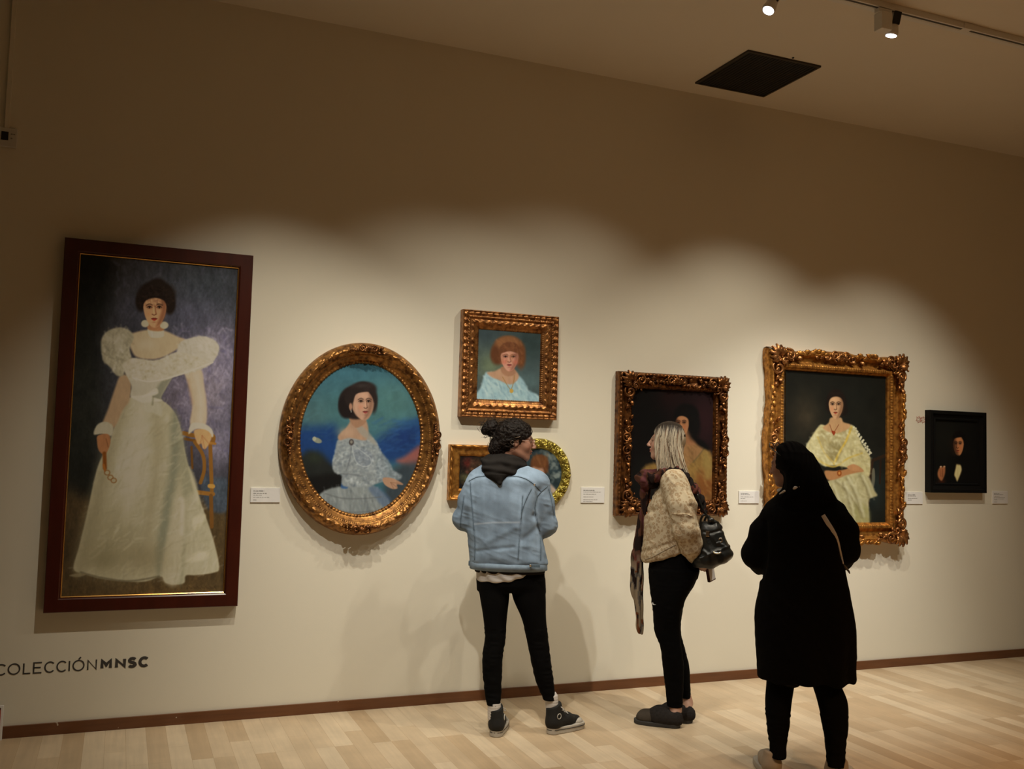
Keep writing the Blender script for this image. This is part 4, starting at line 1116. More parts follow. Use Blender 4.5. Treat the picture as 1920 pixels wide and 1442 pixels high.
for k, (ux, uz, a) in enumerate(((0, hz-0.05, PI/2), (hx-0.038, 0, 0), (-hx+0.068, 0, PI), (0, -hz+0.05, -PI/2))):
    ornament_mid(t, M['gold_dark'], ux, uz, a, 0.105, T6-0.012, 70+k, stretch=1.9 if k in (1, 2) else 1.3)
def draw6(c):
    c.frame(1080, 670, 4.369)
    c.poly([(470, 240), (750, 240), (760, 600), (600, 900), (460, 1200)], (10, 9, 7), 25, 0.9)
    c.blob(1050, 500, 140, (46, 22, 22), 0.8, 250); c.blob(760, 330, 120, (34, 14, 12), 0.7, 120)
    c.poly([(480, 850), (640, 860), (640, 1180), (460, 1180)], (16, 16, 12), 10, 0.8)
    bd = [(960, 700), (1010, 715), (1060, 740), (1110, 790), (1130, 880), (1125, 1000), (1130, 1180), (950, 1180), (800, 1100), (560, 960), (560, 900), (640, 870), (800, 900), (900, 780)]
    c.poly(bd, (140, 104, 50), 5)
    c.poly([(930, 640), (980, 700), (1050, 745), (940, 870), (900, 900), (860, 800)], (150, 106, 62), 3)
    c.poly([(1000, 950), (1130, 930), (1130, 1180), (1000, 1180)], (120, 66, 28), 10, 0.8)
    c.strokes(bd, 110, 60, 7, (164, 126, 68), 30, 60, 0.3, 61); c.strokes(bd, 90, 60, 7, (92, 66, 32), 30, 60, 0.3, 62)
    c.poly([(1045, 770), (1100, 830), (1120, 960), (1060, 1000), (1045, 900)], (150, 122, 62), 6, 0.7)
    c.line([(960, 860), (1010, 800), (1060, 730)], 8, (98, 82, 50), 1.5, 0.8)
    c.poly([(880, 600), (940, 600), (960, 650), (1000, 700), (930, 720), (890, 680)], (148, 98, 60), 3)
    c.ell(905, 470, 98, 92, (12, 10, 8), 4); c.ell(965, 560, 52, 110, (13, 11, 9), 5); c.poly([(950, 640), (1060, 700), (1090, 760), (1000, 720)], (12, 10, 8), 4)
    face(c, 868, 544, 62, 108, (168, 112, 70), (84, 46, 26), (112, 46, 32), (14, 9, 7), -0.14, 1, 0.60)
    c.poly([(806, 500), (830, 440), (900, 440), (950, 500), (950, 600), (928, 560), (918, 505), (880, 478), (850, 474), (826, 495), (812, 540)], (13, 10, 8), 2.0)
canvas_rect(q6, -0.03, 1.10, (24, 13, 12), draw6, t, 'canvas', ctr=c6)

# ================================================================== 6. big gold frame, woman with cream shawl
T7 = 0.085
x0, x1, z0, z1 = rect_from_px((1442, 652), (1694, 672), (1695, 1019), (1440, 1019), -T7+0.02)
c7 = ((x0+x1)/2, (z0+z1)/2)
t = empty('framed_portrait', (c7[0], 0, c7[1]), 0, 'portrait of a seated woman in a cream shawl, in a big scrolled gold frame', 'painting')
q7 = ((1477.6, 689), (1658, 700), (1659, 987.8), (1477, 988))
ix0, ix1, iz0, iz1 = rect_from_px(*q7, -0.035)
wd = ((ix0-x0)+(x1-ix1)+(z1-iz1)+(iz0-z0))/4
def rel7(s, half, t_, side):
    h = 0.0012*float(vnoise(s*50, t_*60, side*2.0+1))
    if wd-0.040 < t_ < wd-0.018: h += 0.0022*math.sin(s*300)
    e = abs(s)/half
    if t_ < 0.05: h += 0.004*abs(float(vnoise(s*40, t_*60, side+4.0)))
    return h
def out7(s, half, side):
    e = abs(s)/half; v = 0.024*(math.cos(e*PI*2)*0.5+0.5)
    return v-0.013+0.003*math.sin(s*34)
prof = [(0, 0), (-0.004, 0.035), (0.0, T7-0.022), (0.010, T7-0.004), (0.022, T7), (0.034, T7-0.008), (0.046, T7-0.030), (wd*0.55, T7-0.038), (wd-0.046, T7-0.022), (wd-0.038, T7-0.016), (wd-0.020, T7-0.018), (wd-0.014, T7-0.030), (wd-0.004, T7-0.038), (wd, T7-0.052)]
V, F = rect_frame(x0-c7[0], x1-c7[0], z0-c7[1], z1-c7[1], prof, rel7, 0.007, out7)
mesh_obj('frame', V, F, M['gold_bright'], t, True)
hx, hz = (x1-x0)/2, (z1-z0)/2
for k, (sx, sz) in enumerate(((-1, 1), (1, 1), (1, -1), (-1, -1))):
    ox = hx-0.045 if sx > 0 else hx-0.065
    ornament_corner(t, M['gold_red'], sx*ox, sz*(hz-0.045), sx, sz, 0.15, T7-0.018, 80+k)
for k, (ux, uz, a) in enumerate(((0, hz-0.035, PI/2), (hx-0.028, 0, 0), (-hx+0.045, 0, PI), (0, -hz+0.035, -PI/2))):
    ornament_mid(t, M['gold_red'], ux, uz, a, 0.125, T7-0.018, 90+k, stretch=1.6 if k in (1, 2) else 1.9)
rr_ = random.Random(5)
for side in range(4):
    half = hx if side % 2 == 0 else hz
    for sg in (-1, 1):
        b = MB()
        P_ = []
        for k in range(7):
            u = sg*half*(0.30+0.055*k+rr_.uniform(-0.01, 0.01)); v = (hz if side % 2 == 0 else hx)-0.016
            if side == 0: p, a = (u, v), 0
            elif side == 1: p, a = (v, u), PI/2
            elif side == 2: p, a = (u, -v), 0
            else: p, a = (-v, u), PI/2
            leaf(b, p, a+(0 if sg < 0 else PI)+rr_.uniform(-0.6, 0.6), 0.055, 0.014, T7-0.006, 0.012)
            P_.append((p[0], -(T7-0.002), p[1]))
        b.tube(P_, 0.004, k=6)
        b.build('leaf_trail', M['gold_bright'], t)
def draw7(c):
    c.gain = (0.97, 0.96, 0.94)
    c.frame(1400, 620, 3.004)
    c.blob(330, 480, 90, (60, 50, 34), 0.8, 130); c.blob(640, 350, 140, (26, 26, 20), 0.6, 130); c.blob(720, 900, 70, (36, 44, 40), 0.8, 160)
    c.mottle(0.15, 0.06, 0.06, 7.0)
    # chair
    c.line([(705, 740), (690, 860), (680, 980)], 20, (48, 32, 18)); c.line([(700, 735), (790, 700)], 18, (44, 30, 18)); c.line([(755, 730), (750, 860)], 10, (40, 26, 16)); c.poly([(706, 790), (720, 780), (722, 850), (706, 900)], (120, 112, 86), 1.2, 0.8)
    sk = [(470, 840), (560, 800), (650, 790), (690, 830), (720, 900), (735, 930), (690, 950), (688, 1010), (684, 1110), (600, 1110), (480, 1110), (400, 1000), (400, 900)]
    c.poly(sk, (176, 162, 112), 2.5); c.poly([(600, 980), (684, 1000), (684, 1110), (600, 1110)], (160, 150, 90), 6, 0.7)
    for q in (((500, 850), (560, 900), (640, 1020)), ((560, 830), (610, 920), (650, 1050)), ((640, 820), (670, 880), (690, 940)), ((480, 880), (520, 980), (560, 1080)), ((540, 860), (580, 980), (600, 1100))):
        c.line(q, 12, (120, 106, 66), 3, 0.6); c.line([(a_+12, b_-4) for a_, b_ in q], 9, (214, 204, 160), 2.5, 0.6)
    c.strokes(sk, 160, 30, 6, (206, 194, 150), 60, 60, 0.3, 71)
    sh = [(405, 540), (430, 530), (500, 560), (590, 530), (625, 580), (650, 640), (690, 700), (698, 740), (690, 820), (650, 800), (600, 780), (500, 760), (430, 760), (350, 680), (335, 650), (370, 590)]
    c.poly(sh, (196, 180, 124), 2.2)
    c.poly([(420, 560), (500, 575), (580, 545), (570, 620), (500, 745), (440, 680), (405, 600)], (168, 150, 98), 2.5)
    c.strokes([(420, 560), (580, 550), (565, 640), (500, 735), (440, 670)], 90, 10, 6, (208, 196, 150), 90, 0, 0.4, 72)
    c.poly([(460, 640), (540, 640), (500, 740), (470, 720)], (122, 106, 60), 4, 0.6)
    c.line([(590, 545), (560, 620), (520, 690), (492, 750)], 12, (206, 168, 66), 1.2, 0.9); c.line([(400, 600), (440, 690), (492, 745)], 9, (190, 160, 80), 1.2, 0.8)
    c.line([(370, 700), (440, 752), (500, 765), (570, 720), (650, 690)], 10, (198, 164, 70), 1.2, 0.8)
    for i in range(26):
        a_ = i/25; xx = 598+a_*95+8*math.sin(i*2.2); yy = 545+a_*150
        c.ell(xx+6, yy, 6, 6, (222, 210, 166), 1, 0.9)
    c.strokes(sh, 200, 20, 6, (222, 210, 164), 60, 50, 0.3, 73); c.strokes(sh, 130, 24, 6, (146, 128, 76), 60, 50, 0.3, 74)
    # arms
    c.poly([(440, 790), (500, 790), (560, 780), (610, 760), (660, 790), (620, 800), (560, 815), (500, 838), (455, 838)], (172, 118, 70), 2)
    c.ell(522, 803, 13, 17, (140, 70, 26), 1); c.ell(522, 803, 6, 8, (196, 130, 60), 1); c.poly([(565, 770), (600, 752), (640, 770), (650, 790), (600, 790)], (182, 128, 80), 1.5)
    # neck, face
    c.poly([(430, 545), (460, 520), (475, 490), (530, 490), (545, 515), (585, 530), (560, 560), (500, 578), (450, 565)], (184, 140, 92), 2)
    c.line([(468, 530), (488, 572), (518, 530)], 3, (110, 50, 26), 0.8, 0.9); c.poly([(478, 565), (500, 570), (490, 590)], (140, 52, 24), 1)
    c.ell(505, 410, 58, 68, (24, 17, 12), 3); c.ell(545, 450, 24, 32, (26, 18, 12), 3); c.ell(466, 430, 18, 30, (28, 20, 14), 3)
    face(c, 503, 421, 43, 75, (198, 150, 104), (116, 76, 48), (150, 60, 40), (30, 20, 14), -0.06, -1, 0.66)
canvas_rect(q7, -0.033, 1.06, (26, 25, 18), draw7, t, 'canvas', ctr=c7)

# ================================================================== 7. black frame, man in black
T8 = 0.055
x0, x1, z0, z1 = rect_from_px((1745, 769.5), (1851, 773), (1850, 924.5), (1744.5, 924), -T8)
c8 = ((x0+x1)/2, (z0+z1)/2)
t = empty('framed_portrait', (c8[0], 0, c8[1]), 0, 'dark portrait of a man with a pale shirt front, in a plain black frame', 'painting')
wd = 0.075
prof = [(0, 0), (0, T8-0.003), (0.003, T8), (0.026, T8), (0.030, T8-0.010), (wd-0.02, T8-0.018), (wd-0.016, T8-0.014), (wd-0.008, T8-0.014), (wd, T8-0.030)]
V, F = rect_frame(x0-c8[0], x1-c8[0], z0-c8[1], z1-c8[1], prof)
M['black_frame'] = simple('black_painted_frame', (0.004, 0.004, 0.004), 0.6, noise=0.2, spec=0.15)
mesh_obj('frame', V, F, M['black_frame'], t, False)
def draw8(c):
    c.gain = 0.95
    c.frame(1700, 750, 6.868)
    c.blob(520, 500, 220, (17, 16, 11), 0.9, 260)
    c.poly([(560, 740), (640, 720), (740, 700), (800, 720), (880, 900), (900, 1150), (480, 1150), (430, 1040), (500, 980), (570, 900)], (10, 9, 7), 10, 0.9)
    c.blob(450, 1060, 50, (58, 24, 12), 0.8, 50)
    c.poly([(645, 826), (685, 824), (706, 880), (700, 930), (660, 1030), (648, 1045), (630, 1000), (615, 960), (632, 880)], (206, 176, 110), 2)
    c.line([(660, 830), (655, 1020)], 6, (160, 134, 78), 2, 0.6)
    c.poly([(425, 870), (445, 850), (455, 870), (475, 850), (495, 860), (496, 930), (480, 990), (450, 1040), (415, 1010), (398, 960), (405, 910)], (140, 84, 48), 2)
    c.line([(462, 890), (460, 990)], 6, (80, 42, 22), 1.5, 0.8); c.line([(430, 900), (436, 980)], 5, (90, 48, 26), 1.5, 0.7); c.ell(440, 860, 12, 9, (186, 150, 110), 1); c.ell(486, 858, 11, 9, (170, 134, 96), 1)
    c.ell(675, 560, 92, 108, (10, 8, 6), 5)
    face(c, 668, 573, 72, 146, (158, 100, 58), (52, 28, 16), (120, 46, 30), (12, 8, 6), -0.14, 1, 0.64, 0.4)
    c.poly([(590, 560), (600, 500), (640, 478), (700, 470), (730, 500), (745, 560), (775, 600), (760, 500), (710, 440), (640, 440), (590, 480)], (10, 8, 6), 3)
    c.poly([(580, 520), (620, 560), (615, 640), (630, 700), (590, 680)], (34, 20, 12), 8, 0.7)
    c.poly([(640, 715), (700, 715), (745, 680), (760, 760), (700, 830), (640, 820), (630, 760)], (9, 8, 6), 3)
cc = (project(x0+wd, -0.03, z1-wd), project(x1-wd, -0.03, z1-wd), project(x1-wd, -0.03, z0+wd), project(x0+wd, -0.03, z0+wd))
canvas_rect(cc, -0.026, 0.50, (12, 11, 8), draw8, t, 'canvas', ctr=c8)
# ------------------------------------------------------------------ distance-field modeller for bodies and cloth
class Vol:
    def __init__(s, lo, hi, h):
        s.lo = np.array(lo, float); s.h = h
        n = np.ceil((np.array(hi, float)-s.lo)/h).astype(int)+1
        s.ax = [s.lo[i]+h*np.arange(n[i]) for i in range(3)]
        s.d = np.full(n, 1.0, np.float32)
    def _sl(s, lo, hi):
        sl = []
        for i in range(3):
            a = max(0, int((lo[i]-s.lo[i])/s.h)); b = min(len(s.ax[i]), int((hi[i]-s.lo[i])/s.h)+2)
            if b <= a: return None
            sl.append(slice(a, b))
        return tuple(sl)
    def _g(s, sl):
        return (s.ax[0][sl[0]][:, None, None], s.ax[1][sl[1]][None, :, None], s.ax[2][sl[2]][None, None, :])
    def put(s, f, lo, hi, k=0.02, sub=False):
        m = k+3*s.h
        sl = s._sl(np.array(lo)-m, np.array(hi)+m)
        if sl is None: return s
        X, Y, Z = s._g(sl); n = f(X, Y, Z).astype(np.float32); d = s.d[sl]
        n = np.broadcast_to(n, d.shape)
        if sub: n = -n; hh = np.maximum(k-np.abs(d-n), 0)/k; s.d[sl] = np.maximum(d, n)+hh*hh*k*0.25
        else: hh = np.maximum(k-np.abs(d-n), 0)/k; s.d[sl] = np.minimum(d, n)-hh*hh*k*0.25
        return s
    def cone(s, a, b, ra, rb, k=0.02, sub=False):
        a = np.array(a, float); b = np.array(b, float); ba = b-a; L2 = ba@ba+1e-12
        def f(X, Y, Z):
            px, py, pz = X-a[0], Y-a[1], Z-a[2]
            t = np.clip((px*ba[0]+py*ba[1]+pz*ba[2])/L2, 0, 1)
            return np.sqrt((px-ba[0]*t)**2+(py-ba[1]*t)**2+(pz-ba[2]*t)**2)-(ra+(rb-ra)*t)
        r = max(ra, rb)
        return s.put(f, np.minimum(a, b)-r, np.maximum(a, b)+r, k, sub)
    def chain(s, P, R_, k=0.02):
        for i in range(len(P)-1): s.cone(P[i], P[i+1], R_[i], R_[i+1], k)
        return s
    def ell(s, c, r, k=0.02, Rm=None, sub=False):
        c = np.array(c, float); r = np.array(r, float)
        def f(X, Y, Z):
            px, py, pz = X-c[0], Y-c[1], Z-c[2]
            if Rm is not None:
                px, py, pz = (Rm[0][0]*px+Rm[1][0]*py+Rm[2][0]*pz, Rm[0][1]*px+Rm[1][1]*py+Rm[2][1]*pz, Rm[0][2]*px+Rm[1][2]*py+Rm[2][2]*pz)
            k0 = np.sqrt((px/r[0])**2+(py/r[1])**2+(pz/r[2])**2)
            k1 = np.sqrt((px/r[0]**2)**2+(py/r[1]**2)**2+(pz/r[2]**2)**2)+1e-6
            return np.where(k0 < 0.02, -min(r), k0*(k0-1)/k1)
        m = max(r)
        return s.put(f, c-m, c+m, k, sub)
    def loft(s, sec, k=0.02, n=2.2, sub=False, cap=0.0):
        """sec rows: z, cx, cy, rx, ry, [yaw]; smooth along z"""
        S = np.array(sorted([list(q)+[0.0]*(6-len(q)) for q in sec]), float)
        z = S[:, 0]
        def it(col, Z):
            # monotone-ish cubic through the stations
            v = S[:, col]; m = np.gradient(v, z) if len(z) > 2 else np.full(len(z), (v[-1]-v[0])/(z[-1]-z[0]))
            Zc = np.clip(Z, z[0], z[-1]); i = np.clip(np.searchsorted(z, Zc)-1, 0, len(z)-2)
            h = z[i+1]-z[i]; t = (Zc-z[i])/h
            return (2*t**3-3*t**2+1)*v[i]+(t**3-2*t**2+t)*h*m[i]+(-2*t**3+3*t**2)*v[i+1]+(t**3-t**2)*h*m[i+1]
        def f(X, Y, Z):
            Zf = Z.reshape(-1); cx, cy, rx, ry, yw = [it(c, Zf).reshape(Z.shape) for c in (1, 2, 3, 4, 5)]
            rx = np.maximum(rx, 0.004); ry = np.maximum(ry, 0.004)
            px, py = X-cx, Y-cy; ca, sa = np.cos(yw), np.sin(yw)
            u, v = (px*ca+py*sa)/rx, (-px*sa+py*ca)/ry
            q = (np.abs(u)**n+np.abs(v)**n)**(1/n)
            g = np.sqrt((u/rx)**2+(v/ry)**2)/np.maximum(np.sqrt(u*u+v*v), 1e-5)
            d = (q-1)/np.maximum(g, 1e-3)
            c = np.maximum(Z-z[-1], z[0]-Z)
            return np.where((d > 0) & (c > 0), np.hypot(np.maximum(d, 0), np.maximum(c, 0)), np.maximum(d, c))
        lo = [(S[:, 1]-np.maximum(S[:, 3], S[:, 4])*1.1).min(), (S[:, 2]-np.maximum(S[:, 3], S[:, 4])*1.1).min(), z[0]]
        hi = [(S[:, 1]+np.maximum(S[:, 3], S[:, 4])*1.1).max(), (S[:, 2]+np.maximum(S[:, 3], S[:, 4])*1.1).max(), z[-1]]
        return s.put(f, lo, hi, k, sub)
    def half(s, p, nrm, k=0.01):
        """cut away the side the normal points to"""
        p = np.array(p, float); nn = np.array(nrm, float); nn /= np.linalg.norm(nn)
        X, Y, Z = s.ax[0][:, None, None], s.ax[1][None, :, None], s.ax[2][None, None, :]
        n = ((X-p[0])*nn[0]+(Y-p[1])*nn[1]+(Z-p[2])*nn[2]).astype(np.float32)
        hh = np.maximum(k-np.abs(s.d-n), 0)/k; s.d = np.maximum(s.d, n)+hh*hh*k*0.25
        return s
    def sample(s, X, Y, Z):
        """trilinear value at the crossed coordinate axes X, Y, Z (far outside = 1)"""
        out = np.full((len(X), len(Y), len(Z)), 1.0, np.float32)
        ix = [np.where((A >= s.ax[i][0]) & (A <= s.ax[i][-1]-1e-6))[0] for i, A in enumerate((X, Y, Z))]
        if min(len(q) for q in ix) == 0: return out
        def w(i, A):
            t = (A[ix[i]]-s.lo[i])/s.h; k = np.clip(np.floor(t).astype(int), 0, len(s.ax[i])-2); return k, (t-k).astype(np.float32)
        (a, fa), (b, fb), (c, fc) = w(0, X), w(1, Y), w(2, Z); d = s.d
        q = d[a]*(1-fa)[:, None, None]+d[a+1]*fa[:, None, None]
        q = q[:, b]*(1-fb)[None, :, None]+q[:, b+1]*fb[None, :, None]
        q = q[:, :, c]*(1-fc)+q[:, :, c+1]*fc
        out[np.ix_(*ix)] = q
        return out
    def confine(s, vols, zlo, zhi, keep=(), gap=0.007):
        """keep the body inside the clothes between two heights"""
        k = np.where((s.ax[2] >= zlo) & (s.ax[2] <= zhi))[0]
        if not len(k): return s
        Z = s.ax[2][k]; u = np.full((len(s.ax[0]), len(s.ax[1]), len(k)), 1.0, np.float32)
        for v in vols: u = np.minimum(u, v.sample(s.ax[0], s.ax[1], Z))
        u = u+gap
        for c, r in keep:
            q = np.sqrt((s.ax[0][:, None, None]-c[0])**2+(s.ax[1][None, :, None]-c[1])**2+(Z[None, None, :]-c[2])**2)-r
            u = np.minimum(u, q.astype(np.float32))
        sl = (slice(None), slice(None), slice(k[0], k[-1]+1))
        s.d[sl] = np.maximum(s.d[sl], u)
        return s
    def mesh(s):
        d = s.d; ins = d < 0
        n = np.array(d.shape)-1
        cnt = np.zeros(n, np.int8)
        for i in (0, 1):
            for j in (0, 1):
                for k in (0, 1):
                    cnt += ins[i:n[0]+i, j:n[1]+j, k:n[2]+k]
        act = (cnt > 0) & (cnt < 8)
        I = np.argwhere(act); vid = np.full(n, -1, np.int32); vid[act] = np.arange(len(I))
        acc = np.zeros((len(I), 3)); num = np.zeros(len(I))
        cor = [(a, b, c) for a in (0, 1) for b in (0, 1) for c in (0, 1)]
        D = {c: d[I[:, 0]+c[0], I[:, 1]+c[1], I[:, 2]+c[2]].astype(float) for c in cor}
        for c in cor:
            for ax in range(3):
                if c[ax] == 0:
                    e = list(c); e[ax] = 1; e = tuple(e); a, b = D[c], D[e]
                    m = (a < 0) != (b < 0); t = np.where(m, a/np.where(m, a-b, 1), 0)
                    p = np.tile(np.array(c, float), (len(I), 1)); p[:, ax] = t
                    acc[m] += p[m]; num[m] += 1
        V = (I+acc/num[:, None])*s.h+s.lo
        F = []
        for ax in range(3):
            a1, a2 = (ax+1) % 3, (ax+2) % 3
            A = np.take(ins, range(0, d.shape[ax]-1), ax); B = np.take(ins, range(1, d.shape[ax]), ax)
            for flip, mk in ((False, A & ~B), (True, ~A & B)):
                E = np.argwhere(mk)
                E = E[(E[:, a1] > 0) & (E[:, a2] > 0) & (E[:, a1] < n[a1]) & (E[:, a2] < n[a2])]
                if not len(E): continue
                q = []
                for o1, o2 in ((-1, -1), (0, -1), (0, 0), (-1, 0)):
                    P = E.copy(); P[:, a1] += o1; P[:, a2] += o2; q.append(vid[P[:, 0], P[:, 1], P[:, 2]])
                q = np.stack(q, 1)
                F.append(q[:, ::-1] if flip else q)
        F = np.concatenate(F)
        return V, F

def normals(V, F):
    A, B, C_, D_ = V[F[:, 0]], V[F[:, 1]], V[F[:, 2]], V[F[:, 3]]
    n = np.cross(C_-A, D_-B); N_ = np.zeros_like(V)
    for k in range(4): np.add.at(N_, F[:, k], n)
    return N_/np.maximum(np.linalg.norm(N_, axis=1, keepdims=True), 1e-9)
def relax(V, F, it=1, w=0.5):
    E = np.concatenate([F[:, [0, 1]], F[:, [1, 2]], F[:, [2, 3]], F[:, [3, 0]]])
    cnt = np.zeros(len(V)); np.add.at(cnt, E[:, 0], 1); np.add.at(cnt, E[:, 1], 1)
    for _ in range(it):
        a = np.zeros_like(V)
        np.add.at(a, E[:, 0], V[E[:, 1]]); np.add.at(a, E[:, 1], V[E[:, 0]])
        V = V*(1-w)+w*a/cnt[:, None]
    return V
def flip_check(V, F):
    # make faces point outwards
    A, B, C_ = V[F[:, 0]], V[F[:, 1]], V[F[:, 2]]
    return F if np.einsum('ij,ij->', A, np.cross(B, C_)) > 0 else F[:, ::-1]

class Person:
    """local frame: x to the right as seen, y away from the viewer, z up; root on the floor"""
    def __init__(s, X, Y, name, label, cat='person'):
        s.R0 = np.array([X, Y, 0.0]); v = s.R0-CP; v[2] = 0; v /= np.linalg.norm(v)
        s.yv = v; s.xv = np.array([v[1], -v[0], 0.0])
        s.t = empty(name, tuple(s.R0), math.atan2(s.xv[1], s.xv[0]), label, cat)
    def P(s, px, py, y=0.0):
        d = ray(px, py); p0 = s.R0+s.yv*y
        t = ((p0-CP)@s.yv)/(d@s.yv); p = CP+t*d-s.R0
        return np.array([p@s.xv, y, p[2]])
    def to_px(s, V):
        V = np.asarray(V, float)
        W_ = s.R0+V[:, :1]*s.xv+V[:, 1:2]*s.yv+np.array([0, 0, 1.0])*V[:, 2:3]
        return project(W_[:, 0], W_[:, 1], W_[:, 2])
    def ppm(s, y=0.0):
        return float(s.P(1001, 900, y)[0]-s.P(1000, 900, y)[0])
    def sil(s, left, right, rows, cy, ry, yaw=0.0):
        """sections from seen left/right outlines: rows are image y values; cy, ry numbers or per-row lists"""
        L_, R_ = np.array(left, float), np.array(right, float)
        L_ = L_[np.argsort(L_[:, 1])]; R_ = R_[np.argsort(R_[:, 1])]
        out = []
        for i, py in enumerate(rows):
            c = cy[i] if hasattr(cy, '__len__') else cy; r = ry[i] if hasattr(ry, '__len__') else ry
            a = s.P(np.interp(py, L_[:, 1], L_[:, 0]), py, c); b = s.P(np.interp(py, R_[:, 1], R_[:, 0]), py, c)
            out.append([(a[2]+b[2])/2, (a[0]+b[0])/2, c, abs(b[0]-a[0])/2, r, yaw])
        return out
    def skin(s, vol, name, mat, disp=None, col=None, it=1, parent=None, smooth=True):
        V, F = vol.mesh(); F = flip_check(V-V.mean(0), F)
        if it: V = relax(V, F, it)
        if disp is not None:
            N_ = normals(V, F); V = V+N_*disp(V, N_)[:, None]
        c = col(V, normals(V, F)) if col is not None else None
        return mesh_obj(name, V, F, mat, parent or s.t, smooth, c)

def rotz(a): c, s_ = math.cos(a), math.sin(a); return np.array([[c, -s_, 0], [s_, c, 0], [0, 0, 1.0]])
def roty(a): c, s_ = math.cos(a), math.sin(a); return np.array([[c, 0, s_], [0, 1.0, 0], [-s_, 0, c]])
def rotx(a): c, s_ = math.cos(a), math.sin(a); return np.array([[1.0, 0, 0], [0, c, -s_], [0, s_, c]])

def add_head(v, c, M3, sc):
    """head in its own frame: x forward (face), y left, z up. Returns mapper"""
    T = lambda p: np.asarray(c)+M3@(np.array(p, float)*sc)
    R3 = M3
    v.ell(T((-0.012, 0, 0.030)), np.array((0.094, 0.074, 0.090))*sc, 0.02, R3)
    v.ell(T((0.030, 0, -0.020)), np.array((0.062, 0.060, 0.080))*sc, 0.03, R3)
    v.ell(T((0.038, 0, -0.060)), np.array((0.045, 0.047, 0.044))*sc, 0.02, R3)
    v.cone(T((0.068, 0.010, -0.090)), T((0.068, -0.010, -0.090)), 0.016*sc, 0.016*sc, 0.02)
    for s_ in (-1, 1):
        v.cone(T((-0.012, s_*0.056, -0.050)), T((0.060, s_*0.020, -0.088)), 0.012*sc, 0.013*sc, 0.025)
        v.ell(T((0.058, s_*0.040, -0.022)), np.array((0.022, 0.020, 0.022))*sc, 0.02, R3)
        v.ell(T((0.089, s_*0.031, 0.010)), np.array((0.012, 0.019, 0.011))*sc, 0.008, R3, True)
        v.cone(T((0.087, s_*0.012, 0.028)), T((0.073, s_*0.050, 0.026)), 0.008*sc, 0.006*sc, 0.012)
        v.ell(T((0.079, s_*0.030, 0.010)), np.array((0.012, 0.013, 0.010))*sc, 0.004, R3)
        v.ell(T((0.104, s_*0.011, -0.026)), np.array((0.009, 0.007, 0.007))*sc, 0.006, R3)
        v.ell(T((-0.008, s_*0.075, -0.002)), np.array((0.018, 0.008, 0.030))*sc, 0.006, R3)
        v.ell(T((-0.006, s_*0.084, 0.0)), np.array((0.008, 0.006, 0.016))*sc, 0.005, R3, True)
    v.cone(T((0.090, 0, 0.020)), T((0.112, 0, -0.020)), 0.0075*sc, 0.0105*sc, 0.010)
    v.ell(T((0.091, 0, -0.047)), np.array((0.012, 0.022, 0.0065))*sc, 0.006, R3)
    v.ell(T((0.088, 0, -0.060)), np.array((0.012, 0.019, 0.0075))*sc, 0.006, R3)
    v.ell(T((0.101, 0, -0.0535)), np.array((0.008, 0.020, 0.0018))*sc, 0.003, R3, True)
    return T
def head_colors(V, c, M3, sc, skin, lip, brow):
    q = ((V-np.asarray(c))@M3)/sc
    C = np.tile(np.asarray(skin, float), (len(V), 1))
    def mixc(m, col, a=1.0):
        nonlocal C
        C = C*(1-m[:, None]*a)+np.asarray(col)*m[:, None]*a
    near = (np.linalg.norm(q, axis=1) < 0.2)
    g = lambda p, r: np.exp(-(((q-np.array(p))/np.array(r))**2).sum(1))*near
    mixc(np.clip(g((0.098, 0, -0.053), (0.02, 0.022, 0.011))*1.6, 0, 1), lip, 0.85)
    for s_ in (-1, 1):
        mixc(np.clip(g((0.08, s_*0.033, 0.031), (0.03, 0.021, 0.0045))*2, 0, 1), brow, 0.85)
        mixc(np.clip(g((0.088, s_*0.031, 0.010), (0.016, 0.013, 0.0045))*1.8, 0, 1), (0.03, 0.02, 0.015), 0.9)
        mixc(np.clip(g((0.075, s_*0.045, -0.028), (0.02, 0.02, 0.018)), 0, 1), np.asarray(skin)*np.array([1.12, 0.78, 0.75]), 0.5)
    mixc(np.clip(g((0.105, 0, -0.02), (0.014, 0.016, 0.012)), 0, 1), np.asarray(skin)*np.array([1.1, 0.8, 0.78]), 0.4)
    return C

def add_hand(v, w, d, pn, sc=1.0, curl=0.6, side=1, k=0.006):
    """w wrist, d hand direction, pn palm normal; five separate fingers"""
    d = np.array(d, float); d /= np.linalg.norm(d); pn = np.array(pn, float); pn -= d*(pn@d); pn /= np.linalg.norm(pn)
    a = np.cross(pn, d)*side; w = np.array(w, float)
    for u in (-0.026, -0.009, 0.009, 0.024):
        v.cone(w+a*u*0.5*sc, w+(d*0.085+a*u)*sc, 0.014*sc, 0.0105*sc, 0.012)
    for i, (u, L) in enumerate(((-0.027, 0.072), (-0.009, 0.080), (0.009, 0.074), (0.026, 0.058))):
        p = w+(d*0.088+a*u)*sc; an = 0.25*curl; dd = d.copy()
        for j, f in enumerate((0.42, 0.32, 0.26)):
            dd = d*math.cos(an)+pn*math.sin(an); q = p+dd*L*f*sc
            v.cone(p, q, (0.0085-0.0008*j)*sc, (0.0080-0.0009*j)*sc, 0.003); p = q; an += curl*(0.9+0.1*i)
    p = w+(d*0.028-a*0.028+pn*0.004)*sc; dd = (d*0.75-a*0.65+pn*0.35); dd /= np.linalg.norm(dd)
    q = p+dd*0.036*sc; v.cone(p, q, 0.013*sc, 0.0095*sc, 0.01)
    dd = d*0.93-a*0.2+pn*0.45; dd /= np.linalg.norm(dd); v.cone(q, q+dd*0.030*sc, 0.0095*sc, 0.0080*sc, 0.004)

